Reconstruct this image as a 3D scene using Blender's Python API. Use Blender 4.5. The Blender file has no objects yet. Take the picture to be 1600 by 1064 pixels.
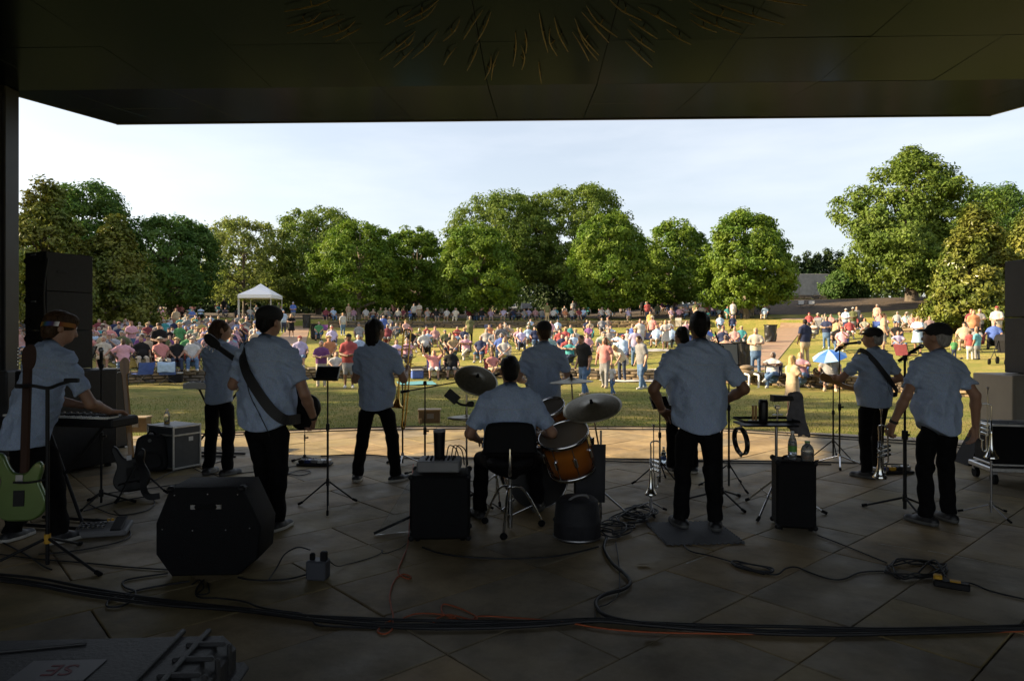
import bpy, bmesh, math, random
import numpy as np
from mathutils import Vector, Matrix, Quaternion
random.seed(7); RNG = np.random.default_rng(7)
S = bpy.context.scene
COL = S.collection
# ------------------------------------------------------------------ camera, sky, sun, exposure
F, HZ, EYE = 1067.0, 520.0, 1.65           # focal length in photo pixels, horizon row, eye height
cam = bpy.data.cameras.new('camera'); camo = bpy.data.objects.new('camera', cam); COL.objects.link(camo)
cam.sensor_width = 36.0; cam.lens = 24.0; cam.shift_y = -0.0075; cam.clip_end = 3000; cam.clip_start = 0.05
camo.location = (0, 0, EYE); camo.rotation_euler = (math.radians(90), 0, 0)
S.camera = camo
SUN_EL = math.radians(24.0)
sdir = Vector((-1.0, 0.06, 0)).normalized() * math.cos(SUN_EL) + Vector((0, 0, math.sin(SUN_EL)))
sun = bpy.data.lights.new('sun', 'SUN'); suno = bpy.data.objects.new('sun', sun); COL.objects.link(suno)
sun.energy = 5.0; sun.angle = math.radians(0.6); sun.color = (1.0, 0.80, 0.52)
suno.rotation_euler = sdir.to_track_quat('Z', 'Y').to_euler(); suno.location = (-30, 2, 12)
W = bpy.data.worlds.new('World'); S.world = W; W.use_nodes = True
nt = W.node_tree; nt.nodes.clear()
wo = nt.nodes.new('ShaderNodeOutputWorld'); bg = nt.nodes.new('ShaderNodeBackground')
sky = nt.nodes.new('ShaderNodeTexSky'); sky.sky_type = 'NISHITA'; sky.sun_disc = False
sky.sun_elevation = SUN_EL; sky.sun_rotation = math.atan2(sdir.x, sdir.y); sky.dust_density = 2.6; sky.air_density = 1.0; sky.ozone_density = 1.0
tc = nt.nodes.new('ShaderNodeTexCoord'); mp = nt.nodes.new('ShaderNodeMapping'); mp.inputs['Scale'].default_value = (1.2, 1.2, 5.5)
nz = nt.nodes.new('ShaderNodeTexNoise'); nz.inputs['Scale'].default_value = 2.2; nz.inputs['Detail'].default_value = 7; nz.inputs['Roughness'].default_value = .55
rp = nt.nodes.new('ShaderNodeValToRGB'); rp.color_ramp.elements[0].position = .36; rp.color_ramp.elements[0].color = (.32, .32, .32, 1); rp.color_ramp.elements[1].position = .86
rp.color_ramp.elements[1].color = (.58, .58, .58, 1)
mx = nt.nodes.new('ShaderNodeMix'); mx.data_type = 'RGBA'; mx.inputs['B'].default_value = (6.5, 6.55, 6.7, 1)
nt.links.new(tc.outputs['Generated'], mp.inputs['Vector']); nt.links.new(mp.outputs[0], nz.inputs['Vector'])
nt.links.new(nz.outputs['Fac'], rp.inputs['Fac']); nt.links.new(rp.outputs['Color'], mx.inputs['Factor'])
nt.links.new(sky.outputs[0], mx.inputs['A']); nt.links.new(mx.outputs['Result'], bg.inputs['Color'])
bg.inputs['Strength'].default_value = 0.07
nt.links.new(bg.outputs[0], wo.inputs['Surface'])
S.view_settings.view_transform = 'Standard'; S.view_settings.look = 'None'; S.view_settings.gamma = 1.0
S.view_settings.use_curve_mapping = False; S.view_settings.exposure = 1.58
S.cycles.max_bounces = 6; S.cycles.transparent_max_bounces = 8; S.cycles.caustics_reflective = False; S.cycles.caustics_refractive = False
S.cycles.use_denoising = True

# ------------------------------------------------------------------ helpers
def G(x, y, z=0.0):                 # a point at height z from a place in the photograph
    Z = (EYE - z) * F / (y - HZ)
    return Vector(((x - 800) / F * Z, Z, z))
def P(x, y, Z):
    return Vector(((x - 800) / F * Z, Z, EYE - (y - HZ) / F * Z))
MATS = {}
def mat(name, col=(.5, .5, .5), rough=.6, metal=0.0, nscale=0, namt=0.0, bscale=0, bstr=0.0, spec=.5, trans=0.0, alpha=1.0, col2=None, emit=0, sub=0, coat=0, detail=4, stretch=None, island=0.0):
    if name in MATS: return MATS[name]
    m = bpy.data.materials.new(name); m.use_nodes = True; n = m.node_tree.nodes; l = m.node_tree.links
    b = n['Principled BSDF']; b.inputs['Base Color'].default_value = (*col, 1); b.inputs['Roughness'].default_value = rough
    b.inputs['Metallic'].default_value = metal; b.inputs['Specular IOR Level'].default_value = spec
    b.inputs['Transmission Weight'].default_value = trans; b.inputs['Alpha'].default_value = alpha; b.inputs['Coat Weight'].default_value = coat
    if emit: b.inputs['Emission Color'].default_value = (*col, 1); b.inputs['Emission Strength'].default_value = emit
    vec = None
    if nscale or bscale:
        t = n.new('ShaderNodeTexCoord'); vec = t.outputs['Object']
        if stretch:
            q = n.new('ShaderNodeMapping'); q.inputs['Scale'].default_value = stretch; l.new(vec, q.inputs['Vector']); vec = q.outputs[0]
    if nscale:
        z = n.new('ShaderNodeTexNoise'); z.inputs['Scale'].default_value = nscale; z.inputs['Detail'].default_value = detail; l.new(vec, z.inputs['Vector'])
        r = n.new('ShaderNodeValToRGB'); c2 = col2 or tuple(min(1, c * (1 + namt)) for c in col); c1 = tuple(c * (1 - namt) for c in col) if not col2 else col
        r.color_ramp.elements[0].position = .32; r.color_ramp.elements[1].position = .68
        r.color_ramp.elements[0].color = (*c1, 1); r.color_ramp.elements[1].color = (*c2, 1)
        l.new(z.outputs['Fac'], r.inputs['Fac']); l.new(r.outputs['Color'], b.inputs['Base Color'])
    if island:
        gm = n.new('ShaderNodeNewGeometry'); hs = n.new('ShaderNodeHueSaturation'); ma = n.new('ShaderNodeMath'); ma.operation = 'MULTIPLY_ADD'
        ma.inputs[1].default_value = 2 * island; ma.inputs[2].default_value = 1 - island; l.new(gm.outputs['Random Per Island'], ma.inputs[0]); l.new(ma.outputs[0], hs.inputs['Value'])
        src = b.inputs['Base Color'].links[0].from_socket if b.inputs['Base Color'].links else None
        if src: l.new(src, hs.inputs['Color'])
        else: hs.inputs['Color'].default_value = (*col, 1)
        l.new(hs.outputs[0], b.inputs['Base Color'])
    if bscale:
        z = n.new('ShaderNodeTexNoise'); z.inputs['Scale'].default_value = bscale; z.inputs['Detail'].default_value = 5; l.new(vec, z.inputs['Vector'])
        bu = n.new('ShaderNodeBump'); bu.inputs['Strength'].default_value = bstr; bu.inputs['Distance'].default_value = .02; l.new(z.outputs['Fac'], bu.inputs['Height']); l.new(bu.outputs[0], b.inputs['Normal'])
    MATS[name] = m; return m
def tag(o, label=None, cat=None, group=None, kind=None):
    if label: o['label'] = label
    if cat: o['category'] = cat
    if group: o['group'] = group
    if kind: o['kind'] = kind
    return o
def thing(name, label, cat, loc=(0, 0, 0), rz=0.0, group=None, rot=None):
    o = bpy.data.objects.new(name, None); COL.objects.link(o); o.location = loc; o.empty_display_size = .2
    o.rotation_euler = rot or (0, 0, rz); return tag(o, label, cat, group)
def obj(name, me, parent=None, loc=(0, 0, 0), rz=0.0):
    o = bpy.data.objects.new(name, me); COL.objects.link(o); o.location = loc; o.rotation_euler = (0, 0, rz)
    if parent is not None: o.parent = parent
    return o
def copy_tree(o, parent=None):
    c = o.copy(); COL.objects.link(c); c.parent = parent
    for ch in KIDS.get(o.name, list(o.children)): copy_tree(ch, c)
    return c
KIDS = {}
def npmesh(name, V, Q, mats, smooth=False, midx=None):
    V = np.asarray(V, dtype=np.float32); Q = np.asarray(Q, dtype=np.int32); me = bpy.data.meshes.new(name); k = Q.shape[1]
    me.vertices.add(len(V)); me.vertices.foreach_set('co', V.ravel())
    me.loops.add(Q.size); me.loops.foreach_set('vertex_index', Q.ravel())
    me.polygons.add(len(Q)); me.polygons.foreach_set('loop_start', np.arange(0, Q.size, k, dtype=np.int32))
    if midx is not None: me.polygons.foreach_set('material_index', np.asarray(midx, dtype=np.int32))
    me.polygons.foreach_set('use_smooth', np.full(len(Q), smooth))
    for m in (mats if isinstance(mats, (list, tuple)) else [mats]): me.materials.append(m)
    me.update(calc_edges=True); me.validate(); return me
class MB:
    def __init__(s): s.v = []; s.f = []; s.sm = []
    def add(s, vs, fs, smooth=False):
        o = len(s.v); s.v += [tuple(p) for p in vs]; s.f += [tuple(i + o for i in f) for f in fs]; s.sm += [smooth] * len(fs); return s
    def box(s, c, d, bev=0.0, rot=None):
        c = Vector(c); hx, hy, hz = d[0] / 2, d[1] / 2, d[2] / 2; b = min(bev, hx * .9, hy * .9, hz * .9)
        if b <= 0:
            vs = [Vector((x, y, z)) for x in (-hx, hx) for y in (-hy, hy) for z in (-hz, hz)]
            fs = [(0, 1, 3, 2), (4, 6, 7, 5), (0, 4, 5, 1), (2, 3, 7, 6), (0, 2, 6, 4), (1, 5, 7, 3)]
        else:
            vs = []; ix = {}
            for sx in (-1, 1):
                for sy in (-1, 1):
                    for sz in (-1, 1):
                        for a in range(3):
                            h = [hx - b, hy - b, hz - b]; h[a] += b; ix[(sx, sy, sz, a)] = len(vs); vs.append(Vector((sx * h[0], sy * h[1], sz * h[2])))
            fs = []
            R = (-1, 1); I = ix
            for q in R:
                for a, mk in ((0, lambda i, j: (q, i, j)), (1, lambda i, j: (i, q, j)), (2, lambda i, j: (i, j, q))):
                    fs.append(tuple(I[mk(i, j) + (a,)] for i, j in ((-1, -1), (1, -1), (1, 1), (-1, 1))))
            for i in R:
                for j in R:
                    fs.append((I[(-1, i, j, 1)], I[(1, i, j, 1)], I[(1, i, j, 2)], I[(-1, i, j, 2)]))
                    fs.append((I[(i, -1, j, 0)], I[(i, 1, j, 0)], I[(i, 1, j, 2)], I[(i, -1, j, 2)]))
                    fs.append((I[(i, j, -1, 0)], I[(i, j, 1, 0)], I[(i, j, 1, 1)], I[(i, j, -1, 1)]))
                    for k in R: fs.append(tuple(I[(i, j, k, a)] for a in range(3)))
        if rot is not None: vs = [rot @ p for p in vs]
        return s.add([c + p for p in vs], fs)
    def cyl(s, a, b, r0, r1=None, n=10, cap=True):
        a = Vector(a); b = Vector(b); r1 = r0 if r1 is None else r1; d = (b - a).normalized(); u = d.orthogonal().normalized(); w = d.cross(u); vs = []
        for p, r in ((a, r0), (b, r1)):
            for i in range(n): t = 2 * math.pi * i / n; vs.append(p + (u * math.cos(t) + w * math.sin(t)) * r)
        fs = [(i, (i + 1) % n, n + (i + 1) % n, n + i) for i in range(n)]
        s.add(vs, fs, True)
        if cap: s.add(vs, [tuple(range(n - 1, -1, -1)), tuple(range(n, 2 * n))])
        return s
    def tube(s, pts, r, n=6, sub=5, closed=False, spline=True):
        pts = [Vector(p) for p in pts]; q = smooth_path(pts, sub) if spline and len(pts) > 2 else pts; m = len(q); rr = r if hasattr(r, '__len__') else [r] * m
        if len(rr) != m: rr = list(np.interp(np.linspace(0, 1, m), np.linspace(0, 1, len(rr)), rr))
        vs = []; u = None
        for i, p in enumerate(q):
            d = (q[min(i + 1, m - 1)] - q[max(i - 1, 0)]); d = d.normalized() if d.length > 1e-9 else Vector((0, 0, 1))
            u = (u - d * u.dot(d)) if u is not None else d.orthogonal()
            u = u.normalized() if u.length > 1e-6 else d.orthogonal().normalized(); w = d.cross(u)
            for k in range(n): t = 2 * math.pi * k / n; vs.append(p + (u * math.cos(t) + w * math.sin(t)) * rr[i])
        fs = [(i * n + k, i * n + (k + 1) % n, (i + 1) * n + (k + 1) % n, (i + 1) * n + k) for i in range(m - 1) for k in range(n)]
        s.add(vs, fs, True); return s.add(vs, [tuple(range(n - 1, -1, -1)), tuple(range((m - 1) * n, m * n))])
    def lathe(s, prof, c=(0, 0, 0), axis=(0, 0, 1), n=24, closed=False):
        c = Vector(c); d = Vector(axis).normalized(); u = d.orthogonal().normalized(); w = d.cross(u); vs = []; m = len(prof)
        for r, h in prof:
            for k in range(n): t = 2 * math.pi * k / n; vs.append(c + d * h + (u * math.cos(t) + w * math.sin(t)) * max(r, 1e-4))
        return s.add(vs, [(i * n + k, i * n + (k + 1) % n, (i + 1) * n + (k + 1) % n, (i + 1) * n + k) for i in range(m - 1) for k in range(n)], True)
    def prism(s, poly, thick, M=None, bev=0):     # polygon in local xz, extruded along +y
        M = M or Matrix.Identity(4); n = len(poly); vs = [M @ Vector((p[0], 0, p[1])) for p in poly] + [M @ Vector((p[0], thick, p[1])) for p in poly]
        fs = [tuple(range(n)), tuple(range(2 * n - 1, n - 1, -1))] + [(i, n + i, n + (i + 1) % n, (i + 1) % n) for i in range(n)]
        return s.add(vs, fs)
    def ell(s, c, r, n=12, m=8, rot=None):
        c = Vector(c); vs = []; 
        for i in range(m + 1):
            for k in range(n):
                a = math.pi * i / m; t = 2 * math.pi * k / n; p = Vector((r[0] * math.sin(a) * math.cos(t), r[1] * math.sin(a) * math.sin(t), r[2] * math.cos(a)))
                vs.append(c + (rot @ p if rot is not None else p))
        return s.add(vs, [(i * n + k, (i + 1) * n + k, (i + 1) * n + (k + 1) % n, i * n + (k + 1) % n) for i in range(m) for k in range(n)], True)
    def mesh(s, name, m):
        me = bpy.data.meshes.new(name); me.from_pydata(s.v, [], s.f)
        for q in (m if isinstance(m, (list, tuple)) else [m]): me.materials.append(q)
        me.polygons.foreach_set('use_smooth', s.sm)
        bm = bmesh.new(); bm.from_mesh(me); bmesh.ops.recalc_face_normals(bm, faces=bm.faces); bm.to_mesh(me); bm.free(); me.update(); return me
    def build(s, name, m, parent=None, loc=(0, 0, 0), rz=0.0): return obj(name, s.mesh(name, m), parent, loc, rz)
def smooth_path(p, sub=5):
    q = [p[0]] + list(p) + [p[-1]]; out = []
    for i in range(1, len(q) - 2):
        a, b, c, d = q[i - 1], q[i], q[i + 1], q[i + 2]
        for k in range(sub):
            t = k / sub; out.append(.5 * ((2 * b) + (c - a) * t + (2 * a - 5 * b + 4 * c - d) * t * t + (3 * b - a - 3 * c + d) * t ** 3))
    return out + [p[-1]]
def T3(loc=(0, 0, 0), rz=0, rx=0, ry=0): return Matrix.Translation(loc) @ Matrix.Rotation(rz, 4, 'Z') @ Matrix.Rotation(rx, 4, 'X') @ Matrix.Rotation(ry, 4, 'Y')
rad = math.radians
# ------------------------------------------------------------------ terrain
C1 = Vector((-3.2, 8.0)); R1, R2 = 19.5, 56.0
PR = [(0, -.15), (19.5, -.15), (19.53, .25), (26, .50), (33, .88), (44, 1.5), (56.0, 2.12), (56.03, 2.72), (62, 3.0), (70, 3.6), (102, 4.7), (160, 6.0), (400, 9.0), (900, 12.0)]
def terrain(x, y):
    dx, dy = x - C1.x, y - C1.y; r = math.hypot(dx, dy)
    z = float(np.interp(r, [p[0] for p in PR], [p[1] for p in PR]))
    c = dy / max(r, .01); w = min(1, max(0, (c + .05) / .3)); w = w * w * (3 - 2 * w)
    t = min(1, max(0, (x - 8) / 22)); t = t * t * (3 - 2 * t); u = min(1, max(0, (r - 56.1) / 24)); u = u * u * (3 - 2 * u)
    return -.15 + (z + .15) * w + 1.5 * t * u * w
def GT(x, y0, y1=None):        # ground point on the terrain seen at photo pixel (x, y)
    Z = 13.0
    while Z < 300:
        X = (x - 800) / F * Z
        if EYE - (y0 - HZ) / F * Z <= terrain(X, Z): break
        Z += .1
    X = (x - 800) / F * Z
    if y0 > 585 and math.hypot(X - C1.x, Z - C1.y) > R1 - .3 and terrain(X, Z) < .4:      # seen against the foot of the wall: stand in front of it
        while math.hypot(X - C1.x, Z - C1.y) > R1 - .55: Z -= .05; X = (x - 800) / F * Z
    return Vector((X, Z, terrain(X, Z)))
def grass_mat(name='lawn_grass', k=1.0):
    m = bpy.data.materials.new(name); m.use_nodes = True; n = m.node_tree.nodes; l = m.node_tree.links; b = n['Principled BSDF']; b.inputs['Roughness'].default_value = .9; b.inputs['Specular IOR Level'].default_value = .15
    t = n.new('ShaderNodeTexCoord'); z1 = n.new('ShaderNodeTexNoise'); z1.inputs['Scale'].default_value = .35; z1.inputs['Detail'].default_value = 8; z1.inputs['Roughness'].default_value = .65
    z2 = n.new('ShaderNodeTexNoise'); z2.inputs['Scale'].default_value = 9; z2.inputs['Detail'].default_value = 6
    for z in (z1, z2): l.new(t.outputs['Object'], z.inputs['Vector'])
    r = n.new('ShaderNodeValToRGB'); e = r.color_ramp.elements; e[0].position = .33; e[0].color = (.075, .105, .018, 1); e[1].position = .62; e[1].color = (.235, .185, .06, 1)
    e2 = e.new(.47); e2.color = (.145, .15, .034, 1)
    a = n.new('ShaderNodeMath'); a.operation = 'MULTIPLY_ADD'; a.inputs[1].default_value = .35; l.new(z2.outputs['Fac'], a.inputs[0])
    a2 = n.new('ShaderNodeMath'); a2.operation = 'MULTIPLY'; a2.inputs[1].default_value = .68; l.new(z1.outputs['Fac'], a2.inputs[0]); l.new(a2.outputs[0], a.inputs[2]); l.new(a.outputs[0], r.inputs['Fac']); l.new(r.outputs['Color'], b.inputs['Base Color'])
    z3 = n.new('ShaderNodeTexNoise'); z3.inputs['Scale'].default_value = 55; z3.inputs['Detail'].default_value = 3; l.new(t.outputs['Object'], z3.inputs['Vector'])
    bu = n.new('ShaderNodeBump'); bu.inputs['Strength'].default_value = .9; bu.inputs['Distance'].default_value = .05; l.new(z3.outputs['Fac'], bu.inputs['Height']); l.new(bu.outputs[0], b.inputs['Normal'])
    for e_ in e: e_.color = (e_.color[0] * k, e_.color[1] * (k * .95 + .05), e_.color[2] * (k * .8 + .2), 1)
    return m
M_GRASS = grass_mat()
rs = [0.5] + list(np.arange(2, 19, 1.5)) + [19.499, 19.53] + list(np.arange(20.5, 56, 1.5)) + [55.999, 56.03] + list(np.arange(57, 110, 3)) + [120, 140, 160, 200, 260, 340, 450, 650, 900]
NA = 240; V = []; Q = []
for r in rs:
    for k in range(NA):
        a = 2 * math.pi * k / NA; x = C1.x + r * math.cos(a); y = C1.y + r * math.sin(a); V.append((x, y, terrain(x, y)))
for i in range(len(rs) - 1):
    for k in range(NA): Q.append((i * NA + k, i * NA + (k + 1) % NA, (i + 1) * NA + (k + 1) % NA, (i + 1) * NA + k))
tag(obj('lawn_ground', npmesh('lawn_ground', V, Q, [M_GRASS, grass_mat('sunlit_lawn_grass', 1.5)], True, [1 if rs[i] > 19.2 else 0 for i in range(len(rs) - 1) for k in range(NA)])), kind='structure')  # terrace grass: a brighter, yellower copy with the sunlight put into its colour
# mulch bed under the far trees: a sheet a little above the lawn
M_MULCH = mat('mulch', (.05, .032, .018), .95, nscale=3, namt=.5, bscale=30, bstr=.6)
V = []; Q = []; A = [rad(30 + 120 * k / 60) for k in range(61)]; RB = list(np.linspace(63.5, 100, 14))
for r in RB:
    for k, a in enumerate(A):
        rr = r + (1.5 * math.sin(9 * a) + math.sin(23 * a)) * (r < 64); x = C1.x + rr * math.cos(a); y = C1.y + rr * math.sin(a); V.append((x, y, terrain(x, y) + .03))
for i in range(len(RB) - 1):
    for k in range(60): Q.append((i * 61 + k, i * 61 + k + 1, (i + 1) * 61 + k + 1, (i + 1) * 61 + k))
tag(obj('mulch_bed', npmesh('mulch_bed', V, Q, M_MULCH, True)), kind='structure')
# ------------------------------------------------------------------ stage floor: slab, flagstones, kerb stones
EC, ER = Vector((0, -4.0)), 16.05          # front edge arc
M_SLAB = mat('joint_mortar', (.06, .045, .03), .95, nscale=20, namt=.4)
poly = [(EC.x + ER * math.sin(a), EC.y + ER * math.cos(a)) for a in np.linspace(rad(-38), rad(38), 41)]
poly = [(-11, -7)] + [(-11, poly[0][1])] + poly + [(11, poly[-1][1]), (11, -7)]
mb = MB(); n = len(poly); mb.add([(x, y, -.012) for x, y in poly] + [(x, y, -.4) for x, y in poly], [tuple(range(n)), tuple(range(2 * n - 1, n - 1, -1))] + [(i, n + i, n + (i + 1) % n, (i + 1) % n) for i in range(n)])
floor = tag(mb.build('stage_floor', M_SLAB), 'flagstone stage floor laid on the diagonal', kind='structure')
def stone_mat(name, c, c2):
    m = mat(name, c, .55, nscale=2.2, col2=c2, bscale=14, bstr=.22, detail=9, spec=.22); return m
FL = [stone_mat('flagstone_%s' % k, a, b) for k, a, b in (('grey', (.23, .178, .098), (.35, .27, .155)), ('olive', (.215, .17, .086), (.315, .25, .13)), ('blue', (.195, .164, .112), (.29, .243, .165)), ('tan', (.275, .203, .106), (.37, .275, .15)))]
for m in FL:      # vary roughness so that the skylight glints unevenly
    nn = m.node_tree.nodes; z = nn.new('ShaderNodeTexNoise'); z.inputs['Scale'].default_value = 5; z.inputs['Detail'].default_value = 6; q = nn.new('ShaderNodeMapRange'); q.inputs['To Min'].default_value = .38; q.inputs['To Max'].default_value = .8
    m.node_tree.links.new(z.outputs['Fac'], q.inputs['Value']); m.node_tree.links.new(q.outputs[0], nn['Principled BSDF'].inputs['Roughness'])
for m in FL:      # stains and foot-worn dirt, in world coordinates so that they cross the joints
    nn = m.node_tree.nodes; ll = m.node_tree.links; g_ = nn.new('ShaderNodeNewGeometry'); z = nn.new('ShaderNodeTexNoise'); z.inputs['Scale'].default_value = 1.1; z.inputs['Detail'].default_value = 8; z.inputs['Roughness'].default_value = .7; ll.new(g_.outputs['Position'], z.inputs['Vector'])
    r_ = nn.new('ShaderNodeValToRGB'); r_.color_ramp.elements[0].position = .36; r_.color_ramp.elements[0].color = (.55, .52, .47, 1); r_.color_ramp.elements[1].position = .58; r_.color_ramp.elements[1].color = (1.08, 1.06, 1.02, 1); ll.new(z.outputs['Fac'], r_.inputs['Fac'])
    bs = nn['Principled BSDF']; src = bs.inputs['Base Color'].links[0].from_socket; mu = nn.new('ShaderNodeMix'); mu.data_type = 'RGBA'; mu.blend_type = 'MULTIPLY'; mu.inputs['Factor'].default_value = 1; ll.new(src, mu.inputs['A']); ll.new(r_.outputs['Color'], mu.inputs['B']); ll.new(mu.outputs['Result'], bs.inputs['Base Color'])
U = Vector((.746, .666)).normalized(); Vv = Vector((U.y, -U.x)); O = Vector((1.431, 3.411)); PT = .625
def clip_arc(pts, R):                      # keep the part of a polygon inside the stage arc
    out = []; ins = lambda p: (p - EC).length <= R
    for i in range(len(pts)):
        a, b = pts[i], pts[(i + 1) % len(pts)]
        if ins(a): out.append(a)
        if ins(a) != ins(b):
            lo, hi = 0.0, 1.0
            for _ in range(24):
                mid = (lo + hi) / 2
                if ins(a.lerp(b, mid)) == ins(a): lo = mid
                else: hi = mid
            out.append(a.lerp(b, lo))
    return out
hid = MB(); R_ = random.Random(3)
for j in range(-26, 27):
    i = -30 - (j % 2)
    while i < 30:
        ln = R_.choice((1, 1, 2, 2, 2)); jv = 0
        if R_.random() < .12 and ln == 1: pass
        q = [O + U * PT * (i + a) + Vv * PT * (j + b) for a, b in ((0, 0), (ln, 0), (ln, 1), (0, 1))]; i += ln
        gp = .0025 + R_.random() * .003; cen = sum(q, Vector((0, 0))) / 4
        q = [p + (-U * gp if (p - cen).dot(U) > 0 else U * gp) + (-Vv * gp if (p - cen).dot(Vv) > 0 else Vv * gp) for p in q]
        if not (-10.5 < cen.x < 10.5 and -6.5 < cen.y < 13): continue
        q = clip_arc(q, ER - .34)
        if len(q) < 3: continue
        cen = sum(q, Vector((0, 0))) / len(q); inset = [p.lerp(cen, .006 / max(.05, (p - cen).length)) for p in q]; k = len(q); h = R_.uniform(-.0025, .0025)
        tz = [h + R_.uniform(-.0012, .0012) for _ in q]
        vs = [(p.x - cen.x, p.y - cen.y, tz[a] - .004) for a, p in enumerate(q)] + [(p.x - cen.x, p.y - cen.y, tz[a]) for a, p in enumerate(inset)] + [(p.x - cen.x, p.y - cen.y, -.03) for p in q]
        fs = [tuple(range(k, 2 * k))] + [(a, (a + 1) % k, k + (a + 1) % k, k + a) for a in range(k)] + [(2 * k + a, 2 * k + (a + 1) % k, (a + 1) % k, a) for a in range(k)]
        seen = 2.6 < cen.y and abs(cen.x) < .78 * cen.y + .8
        if seen:
            o = MB().add(vs, fs).build('flagstone', R_.choice(FL), floor, (cen.x, cen.y, 0))
        else: hid.add([(a + cen.x, b + cen.y, c) for a, b, c in vs], fs)
tag(hid.build('flagstone_field', FL[0], floor), kind='stuff')
M_KERB = [stone_mat('kerb_%d' % k, (.24 + .03 * k, .19 + .025 * k, .13 + .02 * k), (.34 + .03 * k, .275 + .02 * k, .19 + .02 * k)) for k in range(3)]
a = rad(-33)
while a < rad(33):
    w = R_.uniform(.5, .75) / ER; vs = []
    for (r, z) in ((ER - .33, 0.0), (ER + .02, 0.0), (ER + .02, -.22), (ER - .33, -.1)):
        for k in range(3): t = a + .004 / ER * 1.5 + (w - .012 / ER) * k / 2; vs.append((EC.x + r * math.sin(t), EC.y + r * math.cos(t), z + (.004 if z == 0 else 0)))
    MB().add(vs, [(i * 3 + k, i * 3 + k + 1, ((i + 1) % 4) * 3 + k + 1, ((i + 1) % 4) * 3 + k) for i in range(4) for k in range(2)] + [(0, 3, 6, 9), (2, 5, 8, 11)]).build('kerb_stone', R_.choice(M_KERB), floor)
    a += w
M_CHALK = mat('chalk', (.45, .43, .38), .9, nscale=40, namt=.4)
for (xa, ya, xb, yb) in ((1072, 881, 1108, 868), (1372, 850, 1440, 860), (1450, 861, 1600, 890), (1290, 848, 1300, 846)):
    p, q = G(xa, ya), G(xb, yb); d = (q - p).normalized(); e = Vector((d.y, -d.x, 0)) * .006; tag(MB().add([v + Vector((0, 0, .0045)) for v in (p - e, q - e * .4, q + e * .4, p + e)], [(0, 1, 2, 3)]).build('chalk_mark', M_CHALK, floor), kind='stuff')
# ------------------------------------------------------------------ roof over the stage
M_CEIL = mat('ceiling_metal', (.006, .007, .010), .24, .0, nscale=1.3, namt=.25, bscale=2.2, bstr=.02, spec=.11)
_n = M_CEIL.node_tree.nodes; _l = M_CEIL.node_tree.links; _d = _n.new('ShaderNodeBsdfDiffuse'); _d.inputs['Color'].default_value = (.003, .005, .009, 1); _g = _n.new('ShaderNodeBsdfGlossy'); _g.inputs['Roughness'].default_value = .2; _g.inputs['Color'].default_value = (.70, .82, 1, 1); _x = _n.new('ShaderNodeMixShader'); _x.inputs[0].default_value = .064
_l.new(_n['Bump'].outputs[0], _g.inputs['Normal']); _l.new(_d.outputs[0], _x.inputs[1]); _l.new(_g.outputs[0], _x.inputs[2]); _l.new(_x.outputs[0], _n['Material Output'].inputs['Surface'])      # satin lacquer: even gloss, without the strong grazing sheen
M_STEEL = mat('dark_steel', (.02, .021, .024), .42, .2, nscale=3, namt=.2)
M_BRASS = mat('bronze_blade', (.19, .135, .04), .5, .15, nscale=8, namt=.3)
roof = thing('stage_roof', 'dark glossy panelled roof over the whole stage', 'roof', (0, 0, 0), rad(-1.8))
X0, X1, YB, YF, ZC, ZF, YE = -7.4, 7.8, -4.66, 9.24, 5.0, 5.365, 11.9
xs = [X0] + [5.3 - 1.48 * k for k in range(9, -1, -1) if X0 + .2 < 5.3 - 1.48 * k < X1] + [5.3 + 1.48] + [X1]
ys = [YF - 1.39 * k for k in range(0, 11)][::-1]
for i in range(len(xs) - 1):
    for j in range(len(ys) - 1):
        g = .004; w, d = xs[i + 1] - xs[i] - g, ys[j + 1] - ys[j] - g
        o = MB().box((0, 0, .02), (w, d, .04), .004).build('ceiling_panel', M_CEIL, roof, ((xs[i] + xs[i + 1]) / 2, (ys[j] + ys[j + 1]) / 2, ZC + .0))
        o.rotation_euler = (rad(R_.uniform(-.25, .25)), rad(R_.uniform(-.25, .25)), 0)
    for (ya, yb) in ((YF, 10.6), (10.6, YE)):
        za = ZC + (ya - YF) * (ZF - ZC) / (YE - YF); zb = ZC + (yb - YF) * (ZF - ZC) / (YE - YF); w = (xs[i + 1] - xs[i] - .006)
        o = MB().box((0, 0, .02), (w, math.hypot(yb - ya, zb - za) - .006, .04), .004).build('soffit_panel', M_CEIL, roof, ((xs[i] + xs[i + 1]) / 2, (ya + yb) / 2, (za + zb) / 2))
        o.rotation_euler = (math.atan2(zb - za, yb - ya) + rad(R_.uniform(-.2, .2)), 0, 0)
MB().box(((X0 + X1) / 2, (YB + YE) / 2, ZF + .32), (X1 - X0, YE - YB, .3)).build('roof_deck', M_STEEL, roof)
MB().box(((X0 + X1) / 2, YE + .03, ZF + .2), (X1 - X0 + .06, .05, .43), .01).build('fascia', M_STEEL, roof)
for sx in (X0 - .02, X1 + .02):
    q = [(YB, ZC), (YF, ZC), (YE + .05, ZF), (YE + .05, ZF + .42), (YB, ZF + .42)]; MB().add([(sx - .03, y, z) for y, z in q] + [(sx + .03, y, z) for y, z in q], [(0, 1, 2, 3, 4), (9, 8, 7, 6, 5)] + [(i, 5 + i, 5 + (i + 1) % 5, (i + 1) % 5) for i in range(5)]).build('side_fascia', M_STEEL, roof)
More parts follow.
